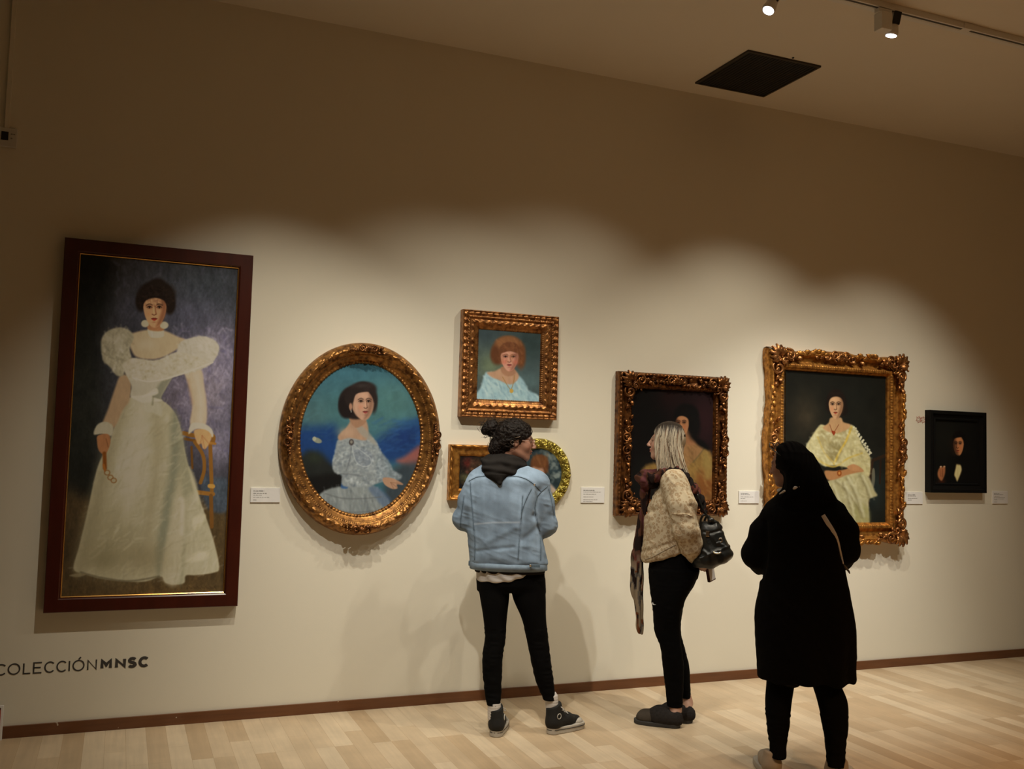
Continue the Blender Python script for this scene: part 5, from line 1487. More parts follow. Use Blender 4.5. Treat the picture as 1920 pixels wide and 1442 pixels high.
def strand_hair(paths, name, mat, parent, colf, r0=0.0022, k=4):
    """many tapered locks as one mesh; paths: list of (n,3) arrays"""
    V = []; F = []; C = []; base = 0
    for i, P in enumerate(paths):
        P = np.asarray(P); n = len(P); T = np.gradient(P, axis=0); T /= np.maximum(np.linalg.norm(T, axis=1, keepdims=True), 1e-9)
        u = np.cross(T, np.array([0.3, 0.9, 0.2])); u /= np.maximum(np.linalg.norm(u, axis=1, keepdims=True), 1e-9); w = np.cross(T, u)
        f = np.linspace(0, 1, n); r = r0*(0.6+0.4*np.sin(PI*np.clip(f*1.2, 0, 1)))*(1-0.75*f**4)
        for j in range(k):
            a = 2*PI*j/k; V.append(P+r[:, None]*(math.cos(a)*u+math.sin(a)*w)); C.append(colf(P, f, i))
        for j in range(k):
            j2 = (j+1) % k; a = base+j*n+np.arange(n-1); b = base+j2*n+np.arange(n-1)
            F.append(np.stack([a, b, b+1, a+1], 1))
        base += k*n
    return mesh_obj(name, np.concatenate(V), np.concatenate(F), mat, parent, True, np.concatenate(C))

def cloth_folds(V, amp, f, seed, stretch=(1, 1, 1)):
    s3 = np.array(stretch)*f
    n = vnoise(V[:, 0]*s3[0]+seed, V[:, 1]*s3[1]+seed*1.7, V[:, 2]*s3[2]+seed*0.3)
    return amp*(1-np.abs(n)*2.0)
def seam_dist(px, py, pts):
    P = np.asarray(pts, float); d = np.full(px.shape, 1e9)
    for i in range(len(P)-1):
        ax, ay = P[i]; bx, by = P[i+1]; ex_, ey_ = bx-ax, by-ay
        t = np.clip(((px-ax)*ex_+(py-ay)*ey_)/(ex_*ex_+ey_*ey_+1e-9), 0, 1)
        d = np.minimum(d, np.hypot(px-ax-t*ex_, py-ay-t*ey_))
    return d
def C1_(pts, ox, oy, sc): return [(ox+x/sc, oy+y/sc) for x, y in pts]

def shoe_sole(v, heel, ang, L, w, h, z0=0.0, k=0.004):
    """stadium shaped sole slab; heel is the rear centre, ang the direction in local xy"""
    d = np.array([math.cos(ang), math.sin(ang)]); n_ = np.array([-d[1], d[0]])
    def f(X, Y, Z):
        u = (X-heel[0])*d[0]+(Y-heel[1])*d[1]; t = (X-heel[0])*n_[0]+(Y-heel[1])*n_[1]
        q = np.clip(u/L, 0, 1)
        ww = w*(0.78+0.30*np.sin(PI*np.clip((q-0.25)/0.9, 0, 1)))*0.5
        uu = np.clip(u, 0.06*L+w*0.30, L-w*0.42)
        d2 = np.sqrt((u-uu)**2+t**2)-ww
        c = np.maximum(Z-z0-h, z0-Z)
        return np.maximum(d2, c)
    return v.put(f, (min(heel[0], heel[0]+d[0]*L)-w, min(heel[1], heel[1]+d[1]*L)-w, z0), (max(heel[0], heel[0]+d[0]*L)+w, max(heel[1], heel[1]+d[1]*L)+w, z0+h), k)
# ------------------------------------------------------------------ cloth, skin and hair materials
M['skin'] = simple('skin', (0.5, 0.3, 0.2), 0.55, vcol=True, noise=0.05, nscale=60, bump=0.05, bscale=300)
M['black_knit'] = simple('black_jersey', (0.0035, 0.0034, 0.0033), 0.9, noise=0.15, nscale=60, bump=0.2, bscale=500, spec=0.06)
M['black_coat'] = simple('black_wool', (0.0035, 0.0033, 0.0033), 0.95, noise=0.2, nscale=40, bump=0.3, bscale=350, spec=0.08)
M['black_hoodie'] = simple('black_fleece', (0.020, 0.018, 0.017), 0.95, noise=0.2, nscale=50, bump=0.4, bscale=300, spec=0.1)
M['denim'] = simple('faded_denim', (0.3, 0.4, 0.5), 0.85, vcol=True, noise=0.10, nscale=220, bump=0.35, bscale=700, spec=0.15)
M['denim_seam'] = simple('denim_seam', (0.10, 0.15, 0.20), 0.9, noise=0.4, nscale=200)
M['denim_seam_pale'] = simple('denim_pale_seam', (0.42, 0.48, 0.52), 0.9, noise=0.2, nscale=200)
M['white_cotton'] = simple('white_cotton', (0.62, 0.59, 0.56), 0.9, bump=0.3, bscale=300)
M['sock'] = simple('white_ribbed_sock', (0.62, 0.59, 0.57), 0.9, bump=0.5, bscale=250)
M['canvas_shoe'] = simple('black_canvas', (0.007, 0.007, 0.0065), 0.85, bump=0.4, bscale=500)
M['rubber'] = simple('off_white_rubber', (0.48, 0.45, 0.40), 0.6, noise=0.15, nscale=40)
M['rubber_dark'] = simple('grey_rubber', (0.035, 0.034, 0.034), 0.7)
M['lace'] = simple('shoe_lace', (0.6, 0.58, 0.54), 0.8)
M['hair_dark'] = simple('dark_hair', (0.008, 0.005, 0.004), 0.6, noise=0.5, nscale=90, bump=0.5, bscale=260, spec=0.2)
M['hair_black'] = simple('black_hair', (0.0025, 0.002, 0.002), 0.75, noise=0.4, nscale=90, spec=0.06)
M['hair_vcol'] = simple('streaked_hair', (0.4, 0.3, 0.2), 0.45, vcol=True, spec=0.3)
M['metal'] = simple('bright_metal', (0.75, 0.70, 0.62), 0.2, metal=1.0)
M['rose_metal'] = simple('rose_glasses_metal', (0.75, 0.55, 0.48), 0.3, metal=0.8)
M['leather'] = simple('black_leather', (0.010, 0.011, 0.010), 0.38, noise=0.3, nscale=30, bump=0.35, bscale=120, spec=0.5)
M['scarf'] = simple('printed_scarf', (0.2, 0.1, 0.1), 0.9, vcol=True, bump=0.3, bscale=260, spec=0.1)
M['felt'] = simple('dark_felt', (0.030, 0.027, 0.026), 0.98, noise=0.3, nscale=70, bump=0.6, bscale=300, spec=0.05)
M['suede'] = simple('grey_brown_suede', (0.066, 0.055, 0.044), 0.9, noise=0.2, nscale=30, bump=0.3, bscale=300, spec=0.1)
M['beige_suede'] = simple('beige_trainer', (0.40, 0.34, 0.27), 0.8, noise=0.15, nscale=30, bump=0.2, bscale=300)
M['grey_strap'] = simple('grey_webbing', (0.62, 0.64, 0.70), 0.8, bump=0.3, bscale=500)
# leopard-spotted knit
N = NT('spotted_knit'); co = N.coord()
nz = N.n('ShaderNodeTexNoise', i_Scale=20.0, i_Detail=2.0); N.l(co, nz.inputs['Vector'])
ad = N.n('ShaderNodeVectorMath', operation='MULTIPLY_ADD'); N.l(nz.outputs['Color'], ad.inputs[0]); ad.inputs[1].default_value = (0.035,)*3; N.l(co, ad.inputs[2])
vo = N.n('ShaderNodeTexVoronoi', i_Scale=52.0); N.l(ad.outputs[0], vo.inputs['Vector'])
cr = N.n('ShaderNodeValToRGB'); e = cr.color_ramp.elements
e[0].position = 0.18; e[0].color = (0.54, 0.42, 0.27, 1); e[1].position = 0.54; e[1].color = (0.60, 0.51, 0.36, 1)
for p_, c_ in ((0.30, (0.41, 0.30, 0.185, 1)), (0.44, (0.44, 0.33, 0.21, 1))):
    q = e.new(p_); q.color = c_
N.l(vo.outputs['Distance'], cr.inputs[0])
N.l(cr.outputs[0], N.b.inputs['Base Color']); N.b.inputs['Roughness'].default_value = 0.95; N.b.inputs['Specular IOR Level'].default_value = 0.1
n2 = N.n('ShaderNodeTexNoise', i_Scale=260.0, i_Detail=3.0); N.l(co, n2.inputs['Vector']); N.bump(n2.outputs['Fac'], 0.5, 0.002)
M['leopard'] = N.m

def local_floor(p, px, py):
    X, Y = on_floor(px, py); d = np.array([X, Y, 0])-p.R0
    return np.array([d@p.xv, d@p.yv])
def surf_line(p, V, N_, pts, n=24, off=0.0015):
    """thread a line over the surface, front side"""
    px, py = p.to_px(V); fr = (N_[:, 1] < 0.25); out = []
    P = spl(pts, max(2, n//max(1, len(pts)-1)), False)
    for x, y in P:
        d = np.where(fr, (px-x)**2+(py-y)**2, 1e9)
        i = np.argsort(d)[:6]; w = 1/(d[i]+0.3); q = (V[i]*w[:, None]).sum(0)/w.sum()
        yy = q[1]-off; r = p.P(x, y, yy); out.append(r)
    return np.array(out)

# ================================================================== woman in the denim jacket
w1 = Person(*on_floor(957, 1366), 'person', 'woman in a faded denim jacket, seen from behind with her hair in a bun')
fl = local_floor(w1, 929, 1383); fr_ = local_floor(w1, 1029, 1377); vb_w1 = []; shoes1 = []; hands1 = []
th = math.radians(4); MH = rotz(th)@roty(math.radians(4)); SH = 0.94
hc = w1.P(1003.5, 838.7, 0.0)-MH@(np.array([0.115, 0, -0.02])*SH)
vb = Vol((-0.40, -0.24, 0.0), (0.40, 0.42, 1.72), 0.0046)
Th = add_head(vb, hc, MH, SH)
nb = w1.P(944, 886, -0.01)
vb.cone(Th((-0.030, 0, -0.045)), nb, 0.050, 0.055, 0.03)
vb.loft([[w1.P(944, 885)[2], nb[0], 0, 0.09, 0.06], [w1.P(0, 915)[2], nb[0], 0, 0.155, 0.085], [w1.P(0, 990)[2], nb[0], 0, 0.13, 0.09], [w1.P(0, 1060)[2], w1.P(957, 1060)[0], 0, 0.135, 0.085], [w1.P(0, 1095)[2], w1.P(957, 1095)[0], 0, 0.125, 0.08]], 0.03)
for s_, sh_, el_, wr_ in ((-1, (897, 900), (871, 975), (918, 985)), (1, (1004, 905), (1022, 985), (985, 990))):
    S_ = w1.P(*sh_, 0.0); E_ = w1.P(*el_, 0.02); Wr = w1.P(*wr_, 0.24)
    vb.chain([S_, E_], [0.05, 0.040]); vb.chain([E_, Wr], [0.040, 0.027])
    add_hand(vb, Wr, (-s_*0.75, 0.55, 0.15), (-s_*0.3, -0.4, 0.6), 0.95, 0.8, s_); hands1.append((Wr+np.array([-s_*0.07, 0.06, 0.01]), 0.10))
for (hp, kn, an, hl, ang) in (((928, 1095), (926, 1212), (926, 1330), fl, 84), ((988, 1095), (1010, 1215), (1034, 1322), fr_, 40)):
    A_ = w1.P(*an, hl[1]+0.03)
    vb.chain([w1.P(*hp, 0), w1.P(*kn, hl[1]*0.45), A_], [0.062, 0.036, 0.026], 0.03)
    d_ = np.array([math.cos(math.radians(ang)), math.sin(math.radians(ang)), 0])
    vb.cone(A_, np.array([hl[0], hl[1], 0.055])+d_*0.03, 0.03, 0.026); vb.cone(np.array([hl[0], hl[1], 0.055])+d_*0.02, np.array([hl[0], hl[1], 0.045])+d_*0.17, 0.026, 0.022)
skin1 = (0.36, 0.185, 0.125)

# hair
vh = Vol(tuple(hc-np.array([0.20, 0.18, 0.17])), tuple(hc+np.array([0.16, 0.18, 0.17])), 0.004)
vh.ell(Th((-0.020, 0, 0.034)), np.array((0.108, 0.090, 0.100))*SH, 0.02, MH)
vh.ell(Th((-0.075, 0, -0.010)), np.array((0.058, 0.066, 0.066))*SH, 0.03, MH)
vh.ell(Th((0.118, 0, -0.040)), np.array((0.092, 0.12, 0.098))*SH, 0.012, MH, True)
vh.ell(Th((0.068, -0.095, -0.034)), np.array((0.062, 0.060, 0.070))*SH, 0.010, MH, True); vh.ell(Th((0.000, -0.092, -0.006)), np.array((0.024, 0.022, 0.028))*SH, 0.008, MH, True)
vh.ell(Th((0.052, 0.095, -0.050)), np.array((0.045, 0.05, 0.052))*SH, 0.012, MH, True)
vh.ell(w1.P(920, 803, 0.0), (0.040, 0.045, 0.043), 0.012)
vh.ell(w1.P(910, 806, -0.01), (0.022, 0.028, 0.024), 0.012); vh.ell(w1.P(925, 795, 0.0), (0.022, 0.03, 0.018), 0.01)
vh.cone(w1.P(932, 842, -0.02), w1.P(940, 855, -0.02), 0.045, 0.036, 0.03)
hair1 = w1.skin(vh, 'hair', M['hair_dark'], disp=lambda V, N_: 0.0050*(1-np.abs(vnoise(V[:, 0]*75, V[:, 1]*75, V[:, 2]*75))*2.2)+0.003*vnoise(V[:, 0]*160, V[:, 1]*160, V[:, 2]*160), it=1)
rg = np.random.default_rng(3); paths = []
Vh = np.array([v.co[:] for v in hair1.data.vertices]); Nh = np.array([v.normal[:] for v in hair1.data.vertices])
bunc = w1.P(919, 804, 0)
for i in rg.choice(len(Vh), 330, replace=False):
    p0 = Vh[i]; n0 = Nh[i]; isb = np.linalg.norm(p0-bunc) < 0.065
    tgt = bunc-p0; tgt -= n0*(tgt@n0); L = np.linalg.norm(tgt); tgt = tgt/max(L, 1e-5)
    if isb: tgt = np.cross(n0, rg.normal(size=3)); tgt /= np.linalg.norm(tgt)
    u2 = np.cross(n0, tgt); m = 12; f = np.linspace(0, 1, m)
    ln = 0.055 if not isb else 0.045; ph = rg.uniform(0, 6); am = 0.0035 if not isb else 0.007
    q = p0+np.outer(f, tgt*ln)+np.outer(np.sin(f*9+ph), u2*am)+np.outer(0.003+(0.004 if not isb else 0.009)*np.sin(f*PI)-0.012*f*f*(0 if isb else 1), n0)
    paths.append(q)
strand_hair(paths, 'curls', M['hair_vcol'], hair1, lambda P, f, i: np.tile(np.array((0.016, 0.010, 0.007))*(0.4+rg.random()*1.6), (len(P), 1)), 0.0013, 4)
# glasses, ear ring, hair clip
b = MB()
for s_ in (-1, 1):
    P_ = [Th((0.108-0.006*abs(math.cos(a)), s_*0.033+0.024*math.cos(a), 0.004+0.019*math.sin(a))) for a in np.linspace(0, 2*PI, 20, endpoint=False)]
    b.tube(P_, 0.0013, k=5, closed=True)
    b.tube([Th((0.101, s_*0.058, 0.012)), Th((0.06, s_*0.072, 0.014)), Th((0.0, s_*0.080, 0.012)), Th((-0.018, s_*0.078, -0.004))], 0.0013, k=5)
b.tube([Th((0.108, 0.010, 0.008)), Th((0.113, 0, 0.010)), Th((0.108, -0.010, 0.008))], 0.0013, k=5)
b.build('glasses', M['rose_metal'], w1.t)
b = MB(); e0 = w1.P(961, 829.5, Th((-0.008, -0.078, 0))[1]-0.012)
b.tube([e0+np.array([0.010*math.cos(a), -0.002, 0.010*math.sin(a)]) for a in np.linspace(0, 2*PI, 14, endpoint=False)], 0.0016, k=5, closed=True)
b.build('earring', M['metal'], w1.t)
k0 = Th((0.0, -0.090, 0.028)); b = MB(); b.tube([k0+np.array([-0.014, -0.004, -0.003]), k0+np.array([0.014, -0.004, 0.004])], 0.0025, k=6)
b.build('hair_clip', M['metal'], w1.t)

# denim jacket
jl = C1_([(365, 450), (300, 500), (262, 575), (240, 640), (232, 760), (236, 900), (245, 1030), (258, 1120), (262, 1180), (262, 1225), (262, 1300)], 820, 770, 4.369)
jr = C1_([(735, 450), (850, 492), (905, 560), (900, 640), (880, 760), (862, 900), (858, 1045), (885, 1150), (900, 1220), (905, 1300)], 820, 770, 4.369)
vj = Vol((-0.36, -0.24, 0.80), (0.36, 0.36, 1.52), 0.0042)
rows = [872, 882, 896, 915, 940, 975, 1005, 1030, 1044, 1052, 1056]
vj.loft(w1.sil(jl, jr, rows, [-0.01]*3+[0]*8, [0.06, 0.085, 0.11, 0.125, 0.135, 0.138, 0.140, 0.142, 0.145, 0.140, 0.134]), 0.01, n=2.3)
for s_, sh_, el_, wr_ in ((-1, (899, 905), (873, 972), (915, 985)), (1, (1004, 908), (1021, 984), (985, 992))):
    S_ = w1.P(*sh_, 0.0); E_ = w1.P(*el_, 0.02); Wr = w1.P(*wr_, 0.22)
    mid = (S_+E_)/2+np.array([s_*0.006, 0, 0])
    vj.chain([S_, mid, E_], [0.072, 0.070, 0.066], 0.03); vj.chain([E_, E_*0.4+Wr*0.6, Wr], [0.066, 0.054, 0.046], 0.02)
def jfold(V, N_):
    px, py = w1.to_px(V)
    m_ = 0.35+0.65*np.clip(np.maximum((py-960)/90, (np.abs(px-950)-50)/25), 0, 1)
    d = m_*0.0030*(1-np.abs(vnoise(V[:, 0]*9+3, V[:, 1]*8, V[:, 2]*15+V[:, 0]*6))*2)
    d += m_*(0.0020*vnoise(V[:, 0]*30, V[:, 1]*30, V[:, 2]*24)+0.0014*(1-np.abs(vnoise(V[:, 0]*18+9, V[:, 1]*18, V[:, 2]*46+V[:, 0]*12))*2))
    for c_, w_, a_ in (((840, 660, 800, 860), 7, -0.010), ((240, 900, 300, 760), 5, -0.004), ((800, 860, 845, 1010), 5, -0.007), ((330, 1150, 620, 1120), 4, -0.004), ((400, 1080, 640, 960), 6, 0.004), ((700, 1060, 830, 960), 6, -0.005)):
        q = C1_([(c_[0], c_[1]), (c_[2], c_[3])], 820, 770, 4.369)
        d += a_*np.exp(-(seam_dist(px, py, q)/w_)**2)*(N_[:, 1] < 0.3)
    return d
seams = [[(258, 578), (320, 546), (400, 536)], [(575, 537), (660, 540), (730, 562), (790, 602), (850, 662)], [(270, 582), (276, 700), (290, 850), (302, 1000), (308, 1100), (305, 1222)],
         [(772, 640), (722, 742), (692, 840), (676, 1000), (666, 1150), (660, 1232)], [(700, 700), (690, 840)], [(800, 835), (838, 1000), (848, 1120), (846, 1225)],
         [(905, 618), (855, 662), (815, 712), (800, 800), (818, 900), (840, 985)], [(218, 700), (205, 800), (190, 900), (190, 955)], [(912, 640), (940, 760), (958, 880)]]
seams = [C1_(q, 820, 770, 4.369) for q in seams]
def jcol(V, N_):
    px, py = w1.to_px(V)
    base = np.array((0.215, 0.295, 0.400)); C = np.tile(base, (len(V), 1))
    n = fbm(V[:, 0]*14, V[:, 1]*14, V[:, 2]*9, 4); C *= (1+0.42*n)[:, None]
    for q in seams:
        d = seam_dist(px, py, q)*(N_[:, 1] < 0.4)+999*(N_[:, 1] >= 0.4)
        C *= (1-0.30*np.exp(-(d/1.6)**2)*(0.6+0.8*vnoise(px*0.5, py*0.5)))[:, None]
        C *= (1+0.16*np.exp(-((d-4)/3.0)**2))[:, None]
    q = seam_dist(px, py, C1_([(302, 930), (450, 917), (672, 915)], 820, 770, 4.369)); C += (0.16*np.exp(-(q/1.5)**2)*(N_[:, 1] < 0.3))[:, None]
    C *= (1+0.26*fbm(px*0.06, py*0.012, 3.0, 3)+0.30*np.clip((945-py)/50, 0, 1))[:, None]  # streaky fade, plus a lit top painted in towards the shoulders
    return np.clip(C, 0.01, 0.85)
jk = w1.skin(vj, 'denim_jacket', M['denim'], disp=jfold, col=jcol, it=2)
Vj = np.array([v.co[:] for v in jk.data.vertices]); Nj = np.array([v.normal[:] for v in jk.data.vertices])
b = MB()
for q in seams: b.tube(surf_line(w1, Vj, Nj, q, 30), 0.0016, k=5)
b.build('seam_stitching', M['denim_seam'], jk)
# hem band
vw = Vol((-0.30, -0.22, 0.80), (0.30, 0.22, 1.0), 0.004)
hl_ = [(880.3, 1045), (880, 1062), (881, 1068)]; hr_ = [(1026, 1045), (1026.5, 1066), (1026, 1070)]
vw.loft(w1.sil(hl_, hr_, [1051, 1053, 1065, 1067], 0, [0.134, 0.142, 0.142, 0.136]), 0.004, n=2.3)
hb = w1.skin(vw, 'hem_band', M['denim'], col=lambda V, N_: np.array((0.22, 0.295, 0.385))*(1+0.25*fbm(V[:, 0]*40, V[:, 1]*40, V[:, 2]*40)[:, None]), it=1, parent=jk)
b = MB()
Vw = np.array([v.co[:] for v in hb.data.vertices]); Nw = np.array([v.normal[:] for v in hb.data.vertices])
for q in ([(300, 1243), (500, 1247), (700, 1252), (880, 1250)], [(300, 1292), (500, 1298), (700, 1300), (880, 1297)]):
    b.tube(surf_line(w1, Vw, Nw, C1_(q, 820, 770, 4.369), 20), 0.0014, k=5)
b.build('band_stitching', M['denim_seam'], hb)
for pp in ((795, 606), (762, 1268)):
    b = MB(); q = w1.P(820+pp[0]/4.369, 770+pp[1]/4.369, -0.148 if pp[1] > 1000 else -0.13); b.cyl(q, q+np.array([0, -0.006, 0]), 0.006, k=12); b.build('button', M['metal'], jk)
# side tab on the hem
b = MB(); q = w1.P(820+800/4.369, 770+1272/4.369, -0.140); b.box(tuple(q-np.array([0.03, 0.006, 0.008])), tuple(q+np.array([0.028, 0.004, 0.008])), 0.003); b.build('waist_tab', M['denim_seam'], jk, False)
q = w1.P(820+266/4.369, 770+1250/4.369, -0.02); b = MB(); b.box(tuple(q-np.array([0.007, 0.012, 0.013])), tuple(q+np.array([0.006, 0.012, 0.013])), 0.003); b.build('waist_tab', M['denim_seam'], jk, False)

# hood of the sweatshirt
vk = Vol((-0.24, -0.24, 1.28), (0.22, 0.16, 1.56), 0.004)
hd = lambda x, y, yy: w1.P(820+x/4.369, 770+y/4.369, yy)
vk.ell(hd(545, 418, -0.015), (0.112, 0.100, 0.036), 0.02, roty(math.radians(5)))
vk.ell(hd(560, 395, 0.0), (0.098, 0.09, 0.030), 0.02, roty(math.radians(3)))
vk.ell(hd(500, 470, -0.075), (0.086, 0.055, 0.040), 0.03, roty(math.radians(3)))
vk.ell(hd(490, 520, -0.095), (0.066, 0.040, 0.034), 0.03); vk.cone(hd(495, 535, -0.110), hd(510, 592, -0.132), 0.040, 0.013, 0.03)
vk.cone(hd(400, 420, -0.03), hd(420, 480, -0.085), 0.030, 0.028, 0.02); vk.cone(hd(700, 440, -0.02), hd(600, 500, -0.09), 0.028, 0.03, 0.02)
vk.ell(hd(575, 350, 0.02), (0.070, 0.062, 0.050), 0.01, None, True)
def kf(V, N_):
    r = 0.004*np.sin(V[:, 2]*150+V[:, 0]*22+2.0*vnoise(V[:, 0]*12, V[:, 1]*12, V[:, 2]*8))*(V[:, 2] > hd(0, 500, 0)[2])
    return r+0.002*vnoise(V[:, 0]*40, V[:, 1]*40, V[:, 2]*40)
w1.skin(vk, 'black_hood', M['black_hoodie'], disp=kf, it=1)
# sweatshirt hem and white tee below the jacket
vs = Vol((-0.26, -0.2, 0.74), (0.26, 0.2, 0.94), 0.004)
vs.loft(w1.sil([(890, 1060), (890, 1074)], [(1022, 1060), (1022, 1074)], [1060, 1070, 1072.5], 0, [0.128, 0.130, 0.126]), 0.004)
w1.skin(vs, 'sweatshirt_hem', M['black_hoodie'], it=1)
vs = Vol((-0.26, -0.2, 0.70), (0.26, 0.2, 0.92), 0.004)
vs.loft(w1.sil([(891, 1060), (892, 1078), (893, 1100)], [(1018, 1060), (1018, 1100)], [1064, 1080, 1089], -0.004, [0.122, 0.125, 0.122]), 0.004)
q0 = w1.P(893, 1083, 0); q1 = w1.P(940, 1087.5, 0); q2 = w1.P(982, 1077, 0)
vs.half(q1, (0.05, 0, -1), 0.01); vs.half(q2, (0.42, 0, -1), 0.02)
w1.skin(vs, 'white_tee_hem', M['white_cotton'], disp=lambda V, N_: 0.003*np.sin(V[:, 0]*90+V[:, 2]*60+3*vnoise(V[:, 0]*15, 0, V[:, 2]*15)), it=1)
# leggings
ll = C1_([(270, 60), (272, 110), (300, 300), (325, 450), (328, 560), (308, 690), (315, 800), (330, 930), (345, 1012)], 820, 1050, 3.68)
li_ = C1_([(500, 60), (498, 235), (480, 400), (468, 560), (450, 650), (445, 800), (440, 930), (432, 1005)], 820, 1050, 3.68)
ri_ = C1_([(500, 60), (505, 235), (540, 290), (590, 430), (630, 600), (655, 750), (690, 870), (740, 978)], 820, 1050, 3.68)
rl = C1_([(736, 60), (738, 90), (748, 250), (752, 450), (775, 620), (785, 720), (805, 850), (818, 962)], 820, 1050, 3.68)
vl = Vol((-0.28, -0.2, 0.12), (0.30, 0.2, 0.98), 0.0045)
rowsL = [1085, 1120, 1160, 1200, 1235, 1270, 1300, 1322]
def legy(h, n): return [h*f for f in np.linspace(0.0, 1.0, n)]
vl.loft(w1.sil(ll, li_, rowsL, legy(fl[1]+0.035, 8), [0.092, 0.088, 0.074, 0.062, 0.060, 0.052, 0.041, 0.037]), 0.012)
rowsR = [1085, 1120, 1160, 1200, 1235, 1270, 1295, 1312]
vl.loft(w1.sil(ri_, rl, rowsR, legy(fr_[1]+0.03, 8), [0.092, 0.088, 0.074, 0.062, 0.060, 0.052, 0.043, 0.039]), 0.012)
vl.loft(w1.sil([(893, 1050), (894, 1110)], [(1020.5, 1050), (1022.5, 1110)], [1058, 1075, 1095, 1108], 0, [0.105, 0.112, 0.115, 0.095]), 0.015)
w1.skin(vl, 'leggings', M['black_knit'], disp=lambda V, N_: 0.0022*(1-np.abs(vnoise(V[:, 0]*20, V[:, 1]*20, V[:, 2]*45))*2)*(V[:, 2] < 0.55), it=1)
# socks and high-top shoes
for (sk, hl, ang, L_) in ((((926.5, 1322), (927, 1346)), fl, 84, 0.265), (((1034, 1308), (1036, 1338)), fr_, 42, 0.262)):
    yy = hl[1]+0.035; a = w1.P(*sk[0], yy); b_ = w1.P(*sk[1], yy)
    v = Vol(np.minimum(a, b_)-0.07, np.maximum(a, b_)+0.07, 0.004); v.cone(a, b_, 0.036, 0.036, 0.01); shoes1.append(v)
    w1.skin(v, 'sock', M['sock'], disp=lambda V, N_: 0.0006*np.sin(V[:, 2]*420), it=1)
    d_ = np.array([math.cos(math.radians(ang)), math.sin(math.radians(ang)), 0]); h0 = np.array([hl[0], hl[1], 0.0])-d_*0.012
    se = empty('high_top_shoe', (0, 0, 0)); se.parent = w1.t
    v = Vol(h0-0.1, h0+d_*0.3+0.2, 0.004)
    ank = np.array([b_[0], b_[1], 0]); H_ = lambda f, z: h0+d_*f+np.array([0, 0, z])
    v.cone(H_(0.045, 0.060), H_(0.14, 0.060), 0.040, 0.038, 0.02); v.cone(H_(0.14, 0.056), H_(L_-0.045, 0.044), 0.037, 0.027, 0.02)
    v.cone(H_(0.042, 0.06), (b_[0]*0.6+H_(0.048, 0)[0]*0.4, b_[1]*0.6+H_(0.048, 0)[1]*0.4, 0.150), 0.040, 0.040, 0.02)
    v.cone(H_(0.09, 0.10), H_(0.062, 0.172), 0.024, 0.017, 0.02)
    v.half(h0+np.array([0, 0, 0.028]), (0, 0, -1), 0.004); v.half(np.array([b_[0], b_[1], 0.153])+d_*0.0, -d_*0.35+np.array([0, 0, 1.0]), 0.006)
    shoes1.append(v); w1.skin(v, 'canvas_upper', M['canvas_shoe'], it=1, parent=se)
    v = Vol(h0-0.1, h0+d_*0.3+0.1, 0.0035); shoe_sole(v, (h0[0], h0[1]), math.radians(ang), L_, 0.092, 0.036, 0.001)
    w1.skin(v, 'rubber_sole', M['rubber'], it=1, parent=se)
    v = Vol(h0-0.1, h0+d_*0.3+0.1, 0.0035); shoe_sole(v, tuple((h0-d_*0.001)[:2]), math.radians(ang), L_+0.004, 0.0975, 0.004, 0.022)
    w1.skin(v, 'foxing_stripe', M['rubber_dark'], it=0, parent=se)
    v = Vol(H_(L_-0.07, 0)-0.07, H_(L_-0.07, 0)+0.1, 0.004); v.ell(H_(L_-0.050, 0.040), (0.042, 0.040, 0.024), 0.01); v.half(h0+np.array([0, 0, 0.03]), (0, 0, -1), 0.004)
    w1.skin(v, 'toe_cap', M['rubber'], it=1, parent=se)
    n_ = np.array([-d_[1], d_[0], 0]); b2 = MB()
    for i in range(5):
        c_ = H_(0.085+0.022*i, 0.128-0.012*i)
        b2.tube([c_-n_*0.026-np.array([0, 0, 0.008]), c_+np.array([0, 0, 0.004]), c_+n_*0.026-np.array([0, 0, 0.008])], 0.003, k=5)
    b2.tube([H_(0.07, 0.145)-n_*0.02, H_(0.075, 0.135)-n_*0.04, H_(0.09, 0.120)-n_*0.045, H_(0.08, 0.125)-n_*0.03], 0.0025, k=5)
    b2.build('laces', M['lace'], se)
    rp_ = H_(0.048, 0.098)-n_*0.041; b2 = MB(); b2.tube([rp_+d_*0.014*math.cos(a)+np.array([0, 0, 0.014*math.sin(a)]) for a in np.linspace(0, 2*PI, 16, endpoint=False)], 0.002, k=5, closed=True)
    b2.build('ankle_patch', M['lace'], se)

vj1, vl1 = vj, vl
zsk = max(w1.P(0, 1322)[2], w1.P(0, 1312)[2])
vb.confine([vj, vk, vl, vs]+shoes1, zsk-0.02, w1.P(0, 905)[2], hands1); vb.confine(shoes1+[vl], 0.0, zsk-0.02)
w1.skin(vb, 'body', M['skin'], col=lambda V, N_: head_colors(V, hc, MH, SH, skin1, (0.33, 0.09, 0.075), (0.02, 0.012, 0.01)), it=1)
# ================================================================== blonde woman in the spotted jumper
w2 = Person(*on_floor(1252, 1352), 'person', 'blonde woman in a spotted cream jumper, black leggings and long scarf, facing left')
C2 = lambda pts: C1_(pts, 1150, 780, 4.368)
C4 = lambda pts: C1_(pts, 1150, 1050, 3.68)
def p2(x, y, yy=0.0): return w2.P(1150+x/4.368, 780+y/4.368, yy)
def p4(x, y, yy=0.0): return w2.P(1150+x/3.68, 1050+y/3.68, yy)
th = math.radians(176); MH2 = rotz(th)@roty(math.radians(-5)); S2 = 0.91
h2 = w2.P(1213.5, 833.5, 0.0)-MH2@(np.array([0.119, 0, -0.02])*S2)
yn, yf = -0.085, 0.085
vb = Vol((-0.36, -0.32, 0.0), (0.34, 0.32, 1.74), 0.0046)
T2 = add_head(vb, h2, MH2, S2)
nb2 = p2(470, 500)
vb.cone(T2((-0.03, 0, -0.045)), nb2, 0.050, 0.056, 0.03)
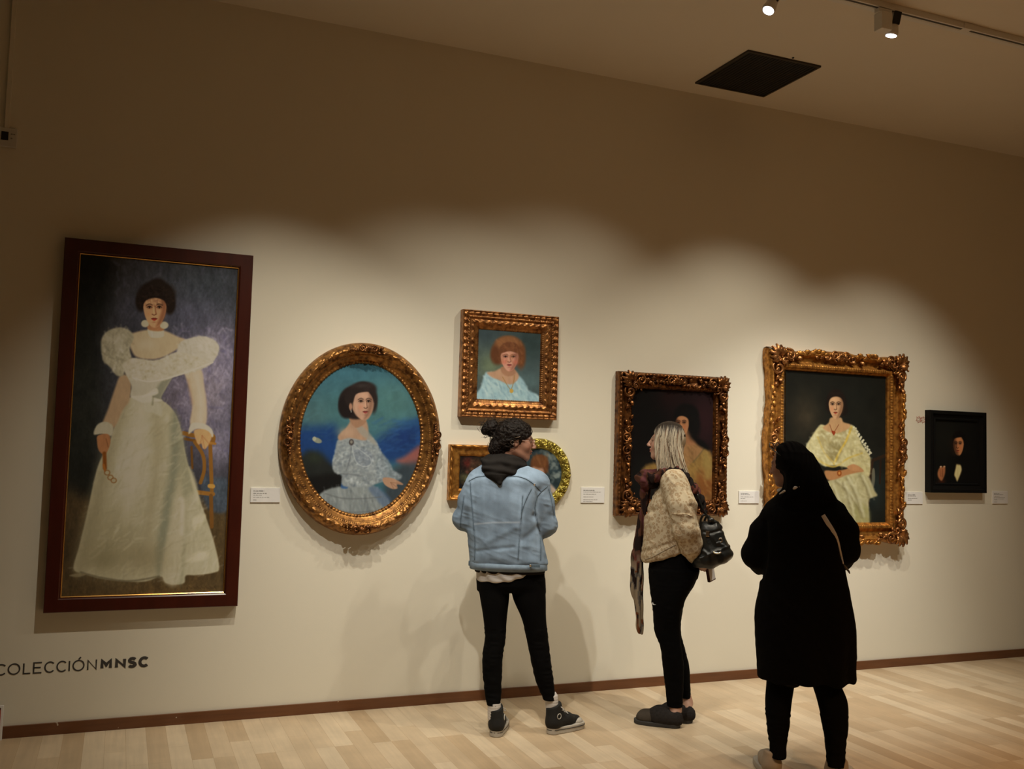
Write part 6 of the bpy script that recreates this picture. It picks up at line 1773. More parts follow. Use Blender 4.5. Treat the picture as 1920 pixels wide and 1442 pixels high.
vb.loft([[p2(0, 480)[2], nb2[0], 0, 0.07, 0.10], [p2(0, 600)[2], p2(480, 600)[0], 0, 0.10, 0.16], [p2(0, 850)[2], p2(440, 850)[0], 0, 0.10, 0.13], [p2(0, 1150)[2], p2(460, 1150)[0], 0, 0.105, 0.14], [p4(0, 140)[2], p4(420, 140)[0], 0, 0.10, 0.13]], 0.03)
WR_n, WR_f = p2(690, 1170, -0.10), p2(670, 1170, 0.08)
for s_, sh_, el_, Wr, yy in ((1, (520, 560), (590, 930), WR_n, -0.18), (-1, (520, 560), (590, 930), WR_f, 0.18)):
    S_ = p2(*sh_, yy*0.9); E_ = p2(*el_, yy*1.15)
    vb.chain([S_, E_, Wr], [0.045, 0.036, 0.024])
# hands clasped behind the back, one holding a phone by its edge
hd_ = p2(745, 1265, -0.03)
add_hand(vb, WR_n, hd_-WR_n, (0.5, 0.6, 0.3), 0.95, 0.75, 1)
add_hand(vb, WR_f, p2(735, 1250, 0.02)-WR_f, (0.5, -0.6, 0.3), 0.95, 0.75, -1)
ank_n, ank_f = p4(430, 1035, yn), p4(508, 985, yf)
vb.chain([p4(420, 120, yn*0.9), p4(395, 540, yn), ank_n], [0.062, 0.040, 0.030], 0.03)
vb.chain([p4(440, 120, yf*0.9), p4(440, 540, yf), ank_f], [0.062, 0.040, 0.030], 0.03)
foot_n = local_floor(w2, 1150+470/3.68, 1050+1160/3.68); foot_f = local_floor(w2, 1150+556/3.68, 1050+1125/3.68)
for an, hl in ((ank_n, foot_n), (ank_f, foot_f)):
    hh_ = np.array([hl[0]-0.035, hl[1], 0.045]); vb.cone(an, hh_, 0.031, 0.030); vb.cone(hh_, hh_+np.array([-0.16, 0, -0.012]), 0.028, 0.022)
skin2 = (0.52, 0.30, 0.215)

# straight shoulder-length hair: a cap and combed locks
vh = Vol(tuple(h2-0.22), tuple(h2+0.20), 0.0045)
vh.ell(T2((-0.018, 0, 0.036)), np.array((0.104, 0.088, 0.096))*S2, 0.02, MH2)
vh.cone(T2((-0.035, 0, -0.02)), T2((-0.045, 0, -0.13)), 0.062, 0.050, 0.03)
vh.ell(T2((0.118, 0, -0.045)), np.array((0.085, 0.12, 0.11))*S2, 0.012, MH2, True)
w2h = w2.skin(vh, 'hair', M['hair_vcol'], col=lambda V, N_: np.where((((V-h2)@MH2)[:, 2:3]/S2 > 0.055), np.array((0.03, 0.02, 0.014)), np.array((0.36, 0.28, 0.18))), it=2)
rg = np.random.default_rng(5); paths = []; rt_ = rg.random(6000)*6
for i in range(2500):
    # start near the parting on the crown, sweep over the side and drop
    side = -1 if rg.random() < 0.62 else 1          # towards the viewer is her left (+y in head frame)
    u = rg.uniform(-0.085, 0.080); s_h = 1 if side < 0 else -1
    x0_ = u; r_ = math.sqrt(max(0.0, 1-((x0_+0.018)/0.106)**2))
    top = np.array([x0_, s_h*0.006, 0.036+0.098*r_])
    sidep = np.array([x0_*0.98-0.004, s_h*0.093*max(r_, 0.45), 0.02])
    front = (u > 0.030)
    end_x = x0_*0.55-0.030+(0.0 if front else -0.006)+rg.uniform(-0.012, 0.012)
    zl = rg.uniform(-0.240, -0.185)-(0.02 if u < -0.03 else 0)
    if u > 0.01: end_x += 0.050*rg.random()
    flare = -0.085*max(0, (-u+0.03)/0.1)*rg.uniform(0.6, 1.1)
    m = 16; f = np.linspace(0, 1, m); P = np.zeros((m, 3))
    lift = rg.uniform(0.0, 0.008)
    for j, ff in enumerate(f):
        if ff < 0.38:
            a = ff/0.38*PI/2
            P[j] = [x0_*(1-0.02*ff)-0.004*ff, s_h*math.sin(a)*(0.093*max(r_, 0.5)+lift), 0.036+(0.100*r_+lift)*math.cos(a)]
        else:
            g = (ff-0.38)/0.62; z = 0.036+(zl-0.036)*g
            px_ = x0_+(end_x-x0_)*g**1.3+flare*g**1.6+0.006*math.sin(g*4+rt_[i])
            P[j] = [px_, s_h*(0.093*max(r_, 0.5)+lift-0.012*g+0.010*math.sin(g*3)+(0.014*g*g)), z]
    P[:, 0] += 0.005*np.sin(f*5+rt_[i])*f+0.0015*np.sin(f*11+i)
    # keep the face clear
    P[:, 0] = np.where(P[:, 2] < 0.06, np.minimum(P[:, 0], 0.066-0.25*np.clip(-P[:, 2]-0.03, 0, 0.2)), P[:, 0])
    paths.append(h2+(P*S2)@MH2.T)
for i in range(420):        # back of the head
    a0 = rg.uniform(-1.2, 1.2); lift = rg.uniform(0, 0.008); m = 14; f = np.linspace(0, 1, m); P = np.zeros((m, 3)); zl = rg.uniform(-0.24, -0.18)
    for j, ff in enumerate(f):
        if ff < 0.4:
            a = ff/0.4*PI/2; P[j] = [-0.02-math.cos(a0)*math.sin(a)*(0.09+lift), math.sin(a0)*math.sin(a)*(0.085+lift), 0.036+(0.1+lift)*math.cos(a)]
        else:
            g = (ff-0.4)/0.6; P[j] = [-0.02-math.cos(a0)*(0.09+lift+0.035*g*g-0.012*math.sin(g*3)), math.sin(a0)*(0.085+lift-0.01*math.sin(g*3)), 0.036+(zl-0.036)*g]
    paths.append(h2+(P*S2)@MH2.T)
rt = rg.random((len(paths), 3))
def c2f(P, f, i):
    root = np.clip((0.24+0.16*rt[i, 0]-f)/0.10, 0, 1)[:, None]; r = rt[i, 1]
    tone = np.array((0.60, 0.53, 0.41))*(0.72+0.5*rt[i, 2]) if r > 0.22 else (np.array((0.10, 0.065, 0.04)) if r < 0.15 else np.array((0.30, 0.17, 0.10)))
    tip = (0.85+0.3*f)[:, None]
    return tone*tip*(1-root)+np.array((0.022, 0.015, 0.011))*root
strand_hair(paths, 'combed_locks', M['hair_vcol'], w2h, c2f, 0.0029, 4)

# jumper
sl_ = C2([(430, 445), (400, 480), (372, 550), (345, 620), (320, 680), (285, 750), (260, 810), (252, 900), (250, 1000), (238, 1080), (226, 1140), (232, 1190), (242, 1212)])
sr_ = C2([(510, 445), (560, 480), (600, 545), (640, 620), (668, 690), (685, 760), (690, 850), (690, 950), (680, 1050), (660, 1120), (640, 1150)])
vj = Vol((-0.34, -0.34, 0.72), (0.34, 0.32, 1.54), 0.0042)
vj.loft(w2.sil(sl_, sr_, [882, 890, 905, 925, 950, 975, 1005, 1028, 1042, 1056], 0.0, [0.085, 0.115, 0.16, 0.165, 0.165, 0.165, 0.165, 0.165, 0.16, 0.145]), 0.01, n=2.2)
vj.half(p2(400, 1160, 0), (0.36, 0, -1.0), 0.025)
for s_, yy in ((1, -1), (-1, 1)):
    vj.chain([p2(500, 545, yy*0.135), p2(560, 740, yy*0.185), p2(590, 930, yy*0.20)], [0.075, 0.080, 0.078], 0.025)
    Wr = WR_n if yy < 0 else WR_f
    vj.chain([p2(590, 930, yy*0.20), p2(630, 1060, yy*0.165), p2(655, 1150, yy*0.12)], [0.078, 0.066, 0.040], 0.015)
def f2(V, N_):
    px, py = w2.to_px(V); d = 0.0035*(1-np.abs(vnoise(V[:, 0]*11+5, V[:, 1]*9, V[:, 2]*20+V[:, 0]*18))*2)+0.0018*vnoise(V[:, 0]*40, V[:, 1]*40, V[:, 2]*40)
    m = (N_[:, 1] < 0.4)
    for a_, w_, q in ((-0.010, 4.0, [(370, 560), (375, 650), (405, 720)]), (-0.012, 4.5, [(400, 720), (450, 850), (475, 1000), (530, 1100)]), (-0.006, 4, [(270, 790), (380, 760), (440, 800)]), (-0.007, 4, [(250, 1110), (380, 1075), (510, 1030)]),
                      (0.004, 3, [(480, 800), (640, 820)]), (-0.010, 5, [(640, 740), (690, 820), (700, 900)]), (-0.006, 4, [(500, 880), (560, 960), (600, 1100)])):
        d += a_*np.exp(-(seam_dist(px, py, C2(q))/w_)**2)*m
    return d
jm = w2.skin(vj, 'spotted_jumper', M['leopard'], disp=f2, it=2)
Vj = np.array([v.co[:] for v in jm.data.vertices]); Nj = np.array([v.normal[:] for v in jm.data.vertices])
b = MB(); b.tube(surf_line(w2, Vj, Nj, C2([(478, 800), (540, 806), (600, 806), (660, 830)]), 24), 0.0022, k=5)
b.build('sleeve_seam', M['leopard'], jm); b = MB(); b.tube(surf_line(w2, Vj, Nj, C2([(245, 1180), (330, 1150), (430, 1095), (520, 1050)]), 24), 0.0018, k=5)
b.build('hem_seam', simple('knit_seam', (0.42, 0.36, 0.27), 0.95), jm)

# leggings
front = C4([(250, 20), (245, 60), (243, 120), (260, 270), (278, 400), (285, 500), (320, 570), (335, 680), (345, 770), (355, 850), (365, 930), (372, 1016)])
back_n = C4([(560, 20), (592, 60), (588, 110), (540, 180), (505, 240), (470, 330), (460, 430), (462, 560), (478, 640), (486, 720), (486, 800), (482, 900), (476, 1010)])
back_f = C4([(560, 20), (594, 66), (590, 115), (545, 185), (515, 220), (480, 320), (466, 430), (467, 560), (500, 620), (520, 700), (527, 800), (532, 880), (534, 952)])
front_f = C4([(280, 20), (270, 100), (290, 270), (310, 400), (330, 500), (360, 570), (385, 680), (410, 770), (430, 850), (455, 930), (478, 955)])
vl = Vol((-0.30, -0.24, 0.10), (0.30, 0.24, 0.98), 0.0045)
rw = [1068, 1095, 1120, 1150, 1185, 1215, 1245, 1275, 1305, 1325]
vl.loft(w2.sil(front, back_n, rw, [yn*0.75, yn*0.9]+[yn]*8, [0.10, 0.100, 0.092, 0.082, 0.066, 0.060, 0.058, 0.050, 0.042, 0.037]), 0.015)
rw = [1068, 1095, 1120, 1150, 1185, 1215, 1245, 1275, 1300, 1308]
vl.loft(w2.sil(front_f, back_f, rw, [yf*0.75, yf*0.9]+[yf]*8, [0.10, 0.100, 0.092, 0.082, 0.066, 0.060, 0.058, 0.050, 0.042, 0.038]), 0.015)
vl.loft(w2.sil([(1219, 1030), (1216, 1090)], [(1302, 1030), (1311, 1066), (1308, 1085)], [1036, 1050, 1068, 1082], 0, [0.135, 0.15, 0.155, 0.14]), 0.02)
lg = w2.skin(vl, 'leggings', M['black_knit'], disp=lambda V, N_: 0.0018*(1-np.abs(vnoise(V[:, 0]*20, V[:, 1]*20, V[:, 2]*40))*2), it=1)
# pale tick mark on the thigh
Vl = np.array([v.co[:] for v in lg.data.vertices]); Nl = np.array([v.normal[:] for v in lg.data.vertices])
tk = surf_line(w2, Vl, Nl, C4([(272, 291), (274, 303), (286, 309), (306, 306), (330, 301)]), 24, 0.0035)
b = MB(); nn_ = len(tk); b.tube(tk, [0.0018+0.0042*math.sin(PI*min(1, (i/nn_)*1.9))**1.2*(1-i/nn_)**0.6 for i in range(nn_)], k=8, flat=0.6); b.build('tick_mark', simple('pale_print', (0.62, 0.62, 0.62), 0.6), lg)

# felt clogs
shoes2 = []
for (hl, ang, nm_, L_) in ((foot_n, 168, 'a', 0.262), (foot_f, 172, 'b', 0.255)):
    a_ = math.radians(ang); d_ = np.array([math.cos(a_), math.sin(a_), 0])
    h0 = np.array([hl[0], hl[1], 0]); H_ = lambda f, z: h0+d_*f+np.array([0, 0, z])
    se = empty('felt_clog', (0, 0, 0)); se.parent = w2.t
    v = Vol(np.minimum(h0, h0+d_*0.3)-np.array([0.08, 0.08, 0.02]), np.maximum(h0, h0+d_*0.3)+np.array([0.08, 0.08, 0.16]), 0.004)
    v.cone(H_(0.125, 0.046), H_(L_-0.055, 0.038), 0.046, 0.042, 0.02); v.ell(H_(L_-0.055, 0.032), (0.050, 0.047, 0.028), 0.02)
    v.half(h0+np.array([0, 0, 0.016]), (0, 0, -1), 0.004)
    shoes2.append(v); w2.skin(v, 'toe_box', M['suede'], it=1, parent=se)
    v = Vol(np.minimum(h0, h0+d_*0.3)-np.array([0.08, 0.08, 0.02]), np.maximum(h0, h0+d_*0.3)+np.array([0.08, 0.08, 0.16]), 0.004)
    v.cone(H_(0.040, 0.045), H_(0.13, 0.045), 0.045, 0.054, 0.02); v.cone(H_(0.095, 0.058), H_(0.130, 0.066), 0.040, 0.036, 0.02); v.cone(H_(0.030, 0.045), H_(0.030, 0.052), 0.038, 0.036, 0.01); v.cone(H_(0.115, 0.072), H_(0.155, 0.055), 0.034, 0.036, 0.02)
    v.cone(H_(0.046, 0.112), H_(0.050, 0.19), 0.030, 0.038, 0.008, True); v.half(h0+np.array([0, 0, 0.016]), (0, 0, -1), 0.004)
    shoes2.append(v); w2.skin(v, 'felt_collar', M['felt'], disp=lambda V, N_: 0.0014*vnoise(V[:, 0]*120, V[:, 1]*120, V[:, 2]*120), it=1, parent=se)
    v = Vol(np.minimum(h0, h0+d_*0.3)-np.array([0.08, 0.08, 0.02]), np.maximum(h0, h0+d_*0.3)+np.array([0.08, 0.08, 0.06]), 0.0035); shoe_sole(v, (h0[0], h0[1]), a_, L_+0.004, 0.100, 0.022, 0.001)
    w2.skin(v, 'clog_sole', M['rubber_dark'], it=1, parent=se)

zg = p4(510, 925, yf)[2]; zh = p4(0, 1060)[2]
vb.confine([vj, vl], zg, p2(0, 478)[2], [(hd_, 0.105), (nb2, 0.07)], 0.020); vb.confine(shoes2+[vl], 0.0, 0.074)
w2.skin(vb, 'body', M['skin'], col=lambda V, N_: head_colors(V, h2, MH2, S2, skin2, (0.48, 0.13, 0.11), (0.14, 0.09, 0.06)), it=1)

# scarf: wrapped round the neck, one long end down her front, the other over the back
def scol(V, N_):
    px, py = w2.to_px(V); n = fbm(V[:, 0]*26+2, V[:, 1]*20, V[:, 2]*9, 3); n2 = vnoise(V[:, 0]*60, V[:, 1]*60, V[:, 2]*24)
    dark = np.array((0.020, 0.012, 0.011)); wine = np.array((0.13, 0.045, 0.050)); brown = np.array((0.10, 0.042, 0.026)); pale = np.array((0.30, 0.24, 0.165)); orange = np.array((0.30, 0.10, 0.04))
    C = np.where((n > 0.12)[:, None], wine, np.where((n < -0.12)[:, None], dark, brown))
    low = np.clip((py-1030)/40, 0, 1)[:, None]
    L_ = np.where((n2 > 0.05)[:, None], pale, np.where((n2 < -0.35)[:, None], dark, np.where((n > 0.1)[:, None], orange*0.6, (0.13, 0.115, 0.10))))
    return C*(1-low)+L_*low
vs = Vol((-0.36, -0.26, 0.36), (0.30, 0.24, 1.50), 0.0045)
a_l = C2([(235, 540), (215, 620), (240, 680), (215, 780), (198, 880), (182, 980), (165, 1060), (148, 1130), (140, 1180)])+C4([(118, 130), (124, 230), (150, 330), (162, 400), (158, 460), (166, 500), (184, 524)])
a_r = C2([(300, 540), (300, 620), (290, 700), (262, 800), (252, 880), (246, 980), (242, 1060), (242, 1130), (242, 1200)])+C4([(206, 130), (200, 240), (204, 330), (202, 380), (204, 440), (206, 500), (196, 524)])
rw = [905, 925, 945, 970, 1000, 1030, 1060, 1085, 1110, 1135, 1158, 1178, 1190]
vs.loft(w2.sil(a_l, a_r, rw, 0.02, [0.040, 0.032, 0.028, 0.026, 0.024, 0.022, 0.022, 0.022, 0.020, 0.018, 0.016, 0.014, 0.009]), 0.01, n=2.6)
vs.ell(p2(270, 535, 0.0), (0.072, 0.075, 0.030), 0.02, roty(math.radians(24)))
vs.ell(p2(330, 500, 0.0), (0.085, 0.090, 0.032), 0.02, roty(math.radians(18)))
vs.ell(p2(430, 470, 0.0), (0.095, 0.088, 0.030), 0.02, roty(math.radians(-4)))
vs.chain([p2(330, 520, -0.10), p2(400, 470, -0.115), p2(500, 440, -0.10)], [0.020, 0.022, 0.018], 0.02)
w2.skin(vs, 'scarf', M['scarf'], disp=lambda V, N_: 0.0045*np.sin(V[:, 0]*190+V[:, 1]*140+3*vnoise(V[:, 0]*9, V[:, 1]*9, V[:, 2]*7)+V[:, 2]*4), col=scol, it=1)
vs = Vol((-0.1, -0.30, 0.98), (0.34, 0.16, 1.50), 0.0045)
pb = [p2(520, 440, -0.10), p2(590, 510, -0.115), p2(660, 600, -0.120), p2(712, 690, -0.125), p2(745, 780, -0.13)]
vs.chain(pb, [0.022, 0.026, 0.026, 0.022, 0.016], 0.02)
w2.skin(vs, 'scarf_back_end', M['scarf'], disp=lambda V, N_: 0.004*np.sin(V[:, 0]*150-V[:, 2]*110+V[:, 1]*120), col=lambda V, N_: np.where((fbm(V[:, 0]*30, V[:, 1]*30, V[:, 2]*12) > 0.1)[:, None], np.array((0.12, 0.040, 0.030)), np.array((0.014, 0.010, 0.009))), it=1)

# ------------------------------------------------------------------ her handbag (a thing of its own)
bo = w2.R0
bagE = empty('handbag', tuple(bo+w2.xv*p2(840, 1000)[0]+w2.yv*(-0.13)+np.array([0, 0, p2(840, 1250, -0.13)[2]])), w2.t.rotation_euler[2], 'slouchy black leather handbag with chrome buckles behind the blonde woman', 'handbag')
class _B(Person):
    pass
bag = object.__new__(Person); bag.R0 = w2.R0; bag.xv = w2.xv; bag.yv = w2.yv; bag.t = bagE
BO = np.array([p2(840, 1000)[0], -0.13, p2(840, 1250, -0.13)[2]])
def bag_skin(v, name, mat, **k):
    o = bag.skin(v, name, mat, **k); o.data.transform(Matrix.Translation(tuple(-BO))); return o
BY = -0.13
bl_ = C2([(720, 850), (708, 900), (706, 950), (712, 1000), (706, 1060), (680, 1120), (650, 1180), (640, 1230), (680, 1252)])
br_ = C2([(850, 868), (885, 895), (900, 940), (908, 985), (930, 1030), (955, 1080), (982, 1130), (962, 1165), (905, 1200), (820, 1240), (760, 1252)])
vg = Vol(p2(620, 1290, BY)-np.array([0.06, 0.12, 0.02]), p2(1010, 830, BY)+np.array([0.06, 0.12, 0.05]), 0.0038)
vg.loft(bag.sil(bl_, br_, [979, 984, 992, 1002, 1014, 1026, 1038, 1048, 1057, 1064], BY, [0.020, 0.034, 0.045, 0.052, 0.058, 0.064, 0.068, 0.068, 0.060, 0.045]), 0.01, n=2.5)
def gf(V, N_):
    px, py = bag.to_px(V)
    d = 0.004*(1-np.abs(vnoise(V[:, 0]*22, V[:, 1]*20, V[:, 2]*26+V[:, 0]*10))*2)
    d += 0.005*np.exp(-(seam_dist(px, py, C2([(700, 1170), (800, 1130), (960, 1060)]))/3)**2)-0.006*np.exp(-(seam_dist(px, py, C2([(715, 945), (800, 960), (900, 930)]))/2.5)**2)
    return d
bg = bag_skin(vg, 'bag_body', M['leather'], disp=gf, it=1)
Vg = np.array([v.co[:] for v in bg.data.vertices])+BO; Ng = np.array([v.normal[:] for v in bg.data.vertices])
def bag_tube(pts, r, name, mat, k=8, flat=1.0):
    b = MB(); b.tube(np.asarray(pts)-BO, r, k=k, flat=flat); return b.build(name, mat, bagE)
# flap tongues, straps, rings
def strap_on(pts, w, name, mat):
    P = surf_line(bag, Vg, Ng, C2(pts), 20, 0.003); T = np.gradient(P, axis=0); T /= np.linalg.norm(T, axis=1, keepdims=True)
    S_ = np.cross(T, np.array([0, -1.0, 0])); S_ /= np.linalg.norm(S_, axis=1, keepdims=True)
    V = np.concatenate([P-S_*w/2-BO, P+S_*w/2-BO, P-S_*w/2+[0, 0.006, 0]-BO, P+S_*w/2+[0, 0.006, 0]-BO]); n = len(P); F = []
    for i in range(n-1): F += [(i, i+1, n+i+1, n+i), (2*n+i, i, n+i, 3*n+i) if i == 0 else (i, n+i, n+i+1, i+1)][:1]+[(i, 2*n+i, 2*n+i+1, i+1), (n+i, n+i+1, 3*n+i+1, 3*n+i)]
    F += [(0, n, 3*n, 2*n), (n-1, 3*n-1, 4*n-1, 2*n-1)]
    return mesh_obj(name, V, F, mat, bagE, False)
strap_on([(770, 1000), (800, 1060), (815, 1110)], 0.020, 'bag_strap', M['leather'])
strap_on([(850, 1010), (862, 1050), (868, 1110)], 0.022, 'bag_strap', M['leather'])
def on_bag(x, y, off):
    return surf_line(bag, Vg, Ng, C2([(x-1, y), (x, y), (x+1, y)]), 3, off)[1]-BO
q = on_bag(774, 965, 0.010); b = MB(); b.box(tuple(q-np.array([0.011, 0.004, 0.016])), tuple(q+np.array([0.011, 0.003, 0.016])), 0.003); b.build('buckle', M['metal'], bagE, False)
q = on_bag(878, 1018, 0.006); b = MB(); b.tube([q+np.array([0.0085*math.cos(a), 0, 0.0105*math.sin(a)]) for a in np.linspace(0, 2*PI, 16, endpoint=False)], 0.0034, k=6, closed=True); b.build('eyelet', M['metal'], bagE)
q = on_bag(851, 1108, 0.010); b = MB(); b.tube([q+np.array([0.020*math.cos(a), 0, 0.012*math.sin(a)]) for a in np.linspace(PI*1.05, PI*1.95, 12)], 0.0048, k=8); b.build('hook', M['metal'], bagE)
for s_, pts in ((0, [(712, 900), (716, 850), (735, 815), (762, 812), (782, 850), (790, 920), (795, 950)]), (1, [(745, 900), (750, 850), (770, 820), (792, 835), (815, 880), (830, 900)])):
    bag_tube(spl([p2(x, y, BY-0.02+0.05*s_) for x, y in pts], 6, False), 0.0065, 'carry_handle', M['leather'], 8, 0.6)
bag_tube(spl([p2(690, 640, -0.15), p2(735, 760, -0.155), p2(780, 830, -0.15), p2(812, 880, -0.14)], 6, False), 0.010, 'shoulder_strap', M['leather'], 8, 0.45)
b = MB(); q = p2(800, 855, -0.155)-BO; b.ell(q, (0.020, 0.014, 0.016)); q2 = p2(850, 885, -0.13)-BO; b.cyl(tuple(q), tuple(q2), 0.012, 0.016, 10); b.build('strap_knot', M['leather'], bagE)

# phone held edge-on behind her back
pc = p2(792, 1278, -0.045); ph = empty('phone', tuple(w2.R0+w2.xv*pc[0]+w2.yv*pc[1]+np.array([0, 0, pc[2]])), w2.t.rotation_euler[2], 'white-edged phone in a dark red case held behind the blonde woman', 'phone')
b = MB(); b.box((-0.028, 0.0, -0.052), (0.028, 0.007, 0.05), 0.003); b.box((-0.028, -0.010, -0.052), (-0.021, 0.007, 0.05), 0.002); b.box((-0.028, -0.010, -0.052), (0.028, 0.007, -0.046), 0.002); o = b.build('phone_case', simple('dark_red_case', (0.05, 0.010, 0.010), 0.5), ph, False); o.rotation_euler = (0, math.radians(-16), math.radians(50))
b = MB(); b.box((-0.021, -0.010, -0.047), (0.028, 0.0, 0.048), 0.002); o = b.build('phone_body', M['label_card'], ph, False); o.rotation_euler = (0, math.radians(-16), math.radians(50))

# ================================================================== woman in the long black coat
w3 = Person(*on_floor(1508, 1448), 'person', 'woman in a long black coat with long dark hair, nearest the camera, looking left')
C5 = lambda pts: C1_(pts, 1370, 810, 4.507)
C6 = lambda pts: C1_(pts, 1370, 1100, 4.217)
def p5(x, y, yy=0.0): return w3.P(1370+x/4.507, 810+y/4.507, yy)
def p6(x, y, yy=0.0): return w3.P(1370+x/4.217, 1100+y/4.217, yy)
th = math.radians(152); MH3 = rotz(th)@roty(math.radians(8)); S3 = 0.90
h3 = p5(340, 335, 0.06)-MH3@(np.array([0.116, 0, -0.02])*S3)
f3l = local_floor(w3, 1450, 1462); f3r = local_floor(w3, 1562, 1474)
vb = Vol((-0.34, -0.30, 0.0), (0.34, 0.36, 1.70), 0.0046); hands3 = []
T3_ = add_head(vb, h3, MH3, S3)
nb3 = p5(560, 520)
vb.cone(T3_((-0.03, 0, -0.045)), nb3, 0.05, 0.055, 0.03)
vb.loft([[p5(0, 500)[2], nb3[0], 0, 0.08, 0.07], [p5(0, 640)[2], p5(600, 0)[0], 0, 0.15, 0.09], [p5(0, 900)[2], p5(600, 0)[0], 0, 0.13, 0.09], [p5(0, 1200)[2], p5(620, 0)[0], 0, 0.14, 0.10], [p6(0, 300)[2], p6(580, 0)[0], 0, 0.14, 0.10]], 0.03)
for s_, sh_, el_, wr_ in ((-1, (330, 660), (215, 1010), (400, 1080)), (1, (900, 680), (960, 980), (800, 1080))):
    S_ = p5(*sh_, 0.0); E_ = p5(*el_, 0.02); Wr = p5(*wr_, 0.20)
    vb.chain([S_, E_, Wr], [0.045, 0.036, 0.026]); add_hand(vb, Wr, (-s_*0.8, 0.4, 0.2), (0, -0.6, 0.5), 0.95, 0.8, s_); hands3.append((Wr+np.array([-s_*0.07, 0.05, 0.02]), 0.10))
ank_l, ank_r = p6(370, 1330, f3l[1]+0.03), p6(835, 1400, f3r[1]+0.03)
vb.chain([p6(430, 300, 0), p6(385, 900, f3l[1]*0.5), ank_l], [0.07, 0.046, 0.030], 0.03); vb.chain([p6(700, 300, 0), p6(805, 920, f3r[1]*0.5), ank_r], [0.07, 0.046, 0.030], 0.03)
for an, hl, ang in ((ank_l, f3l, 100), (ank_r, f3r, 80)):
    d_ = np.array([math.cos(math.radians(ang)), math.sin(math.radians(ang)), 0]); hh_ = np.array([hl[0], hl[1], 0.05])+d_*0.035
    vb.cone(an, hh_, 0.03, 0.03); vb.cone(hh_, hh_+d_*0.15-np.array([0, 0, 0.01]), 0.027, 0.022)
skin3 = (0.30, 0.15, 0.10)
# hair: crown and a long fall over the back
vh = Vol(p5(360, 640, -0.28), p5(960, 60, 0.26), 0.0045)
vh.ell(T3_((-0.016, 0, 0.036)), np.array((0.106, 0.090, 0.100))*S3, 0.02, MH3)
hlft = C5([(520, 100), (420, 180), (400, 230), (430, 320), (455, 400), (440, 450), (410, 520), (400, 620)])
hrgt = C5([(560, 100), (660, 135), (740, 250), (775, 320), (812, 400), (850, 470), (890, 545), (920, 600)])
vh.loft(w3.sil(hlft, hrgt, [850, 862, 875, 890, 905, 918, 930, 938], [0.0, -0.01, -0.02, -0.035, -0.05, -0.06, -0.07, -0.08], [0.07, 0.085, 0.09, 0.088, 0.085, 0.08, 0.075, 0.06]), 0.03)
vh.ell(T3_((0.125, 0.0, -0.045)), np.array((0.080, 0.12, 0.100))*S3, 0.012, MH3, True)
vh.cone(p5(330, 430, 0.02), p5(400, 470, -0.09), 0.035, 0.035, 0.015, True)
w3h = w3.skin(vh, 'hair', M['hair_black'], disp=lambda V, N_: 0.0018*np.sin(V[:, 0]*260+V[:, 2]*(-90)+V[:, 1]*200+2*vnoise(V[:, 0]*20, V[:, 1]*20, V[:, 2]*10)), it=2)
b = MB()
for x_ in (-1, 1):
    P_ = [T3_((0.070+0.018*math.sin(a)*0.3, x_*0.036+0.027*math.cos(a), 0.122+0.018*math.sin(a)-0.006*abs(math.cos(a)))) for a in np.linspace(0, 2*PI, 18, endpoint=False)]
    b.tube(P_, 0.0025, k=6, closed=True)
    b.tube([T3_((0.068, x_*0.064, 0.112)), T3_((0.03, x_*0.086, 0.085)), T3_((-0.01, x_*0.094, 0.055))], 0.0025, k=6)
b.tube([T3_((0.072, 0.01, 0.130)), T3_((0.072, -0.01, 0.130))], 0.0025, k=6)
b.build('sunglasses', simple('dark_glasses', (0.01, 0.01, 0.01), 0.15, spec=0.8), w3h)
# white shirt collar
vc = Vol(p5(380, 560, -0.16), p5(720, 400, 0.20), 0.004)
vc.cone(p5(412, 524, -0.095), p5(455, 498, -0.118), 0.004, 0.006, 0.01); vc.cone(p5(505, 492, -0.120), p5(548, 474, -0.128), 0.003, 0.007, 0.01); vc.cone(p5(548, 472, -0.128), p5(584, 462, -0.130), 0.008, 0.006, 0.01); vc.ell(p5(520, 500, 0.0), (0.075, 0.07, 0.022), 0.01)
w3.skin(vc, 'white_collar', M['white_cotton'], it=1)
# coat
cl = C5([(440, 495), (385, 530), (345, 580), (300, 640), (275, 720), (262, 820), (262, 950), (268, 1100), (262, 1230), (235, 1340), (215, 1430)])+C6([(196, 190), (194, 350), (203, 480), (209, 560), (212, 650)])
cr_ = C5([(800, 470), (880, 540), (935, 590), (975, 660), (985, 760), (975, 900), (958, 1050), (960, 1130), (985, 1250), (1018, 1400)])+C6([(955, 110), (975, 220), (986, 400), (984, 560), (980, 680)])
vj = Vol((-0.36, -0.30, 0.36), (0.36, 0.34, 1.50), 0.0046)
rw = [915, 925, 940, 960, 990, 1030, 1070, 1110, 1150, 1190, 1230, 1258, 1270]
vj.loft(w3.sil(cl, cr_, rw, [-0.01]*2+[0]*11, [0.085, 0.105, 0.125, 0.14, 0.145, 0.145, 0.15, 0.16, 0.17, 0.175, 0.178, 0.178, 0.172]), 0.012, n=2.4)
for s_, P_ in ((-1, [p5(372, 690, 0.0), p5(285, 850, 0.01), p5(222, 1030, 0.03), p5(275, 1100, 0.10), p5(380, 1090, 0.19)]), (1, [p5(880, 690, 0.0), p5(950, 830, 0.0), p5(962, 985, 0.02), p5(925, 1050, 0.10), p5(820, 1080, 0.18)])):
    vj.chain(P_, [0.056, 0.066, 0.070, 0.062, 0.050], 0.03)
vj.ell(p5(630, 570, -0.06), (0.12, 0.075, 0.05), 0.03)
vj.ell(p6(430, 735, -0.05), (0.075, 0.12, 0.022), 0.02); 
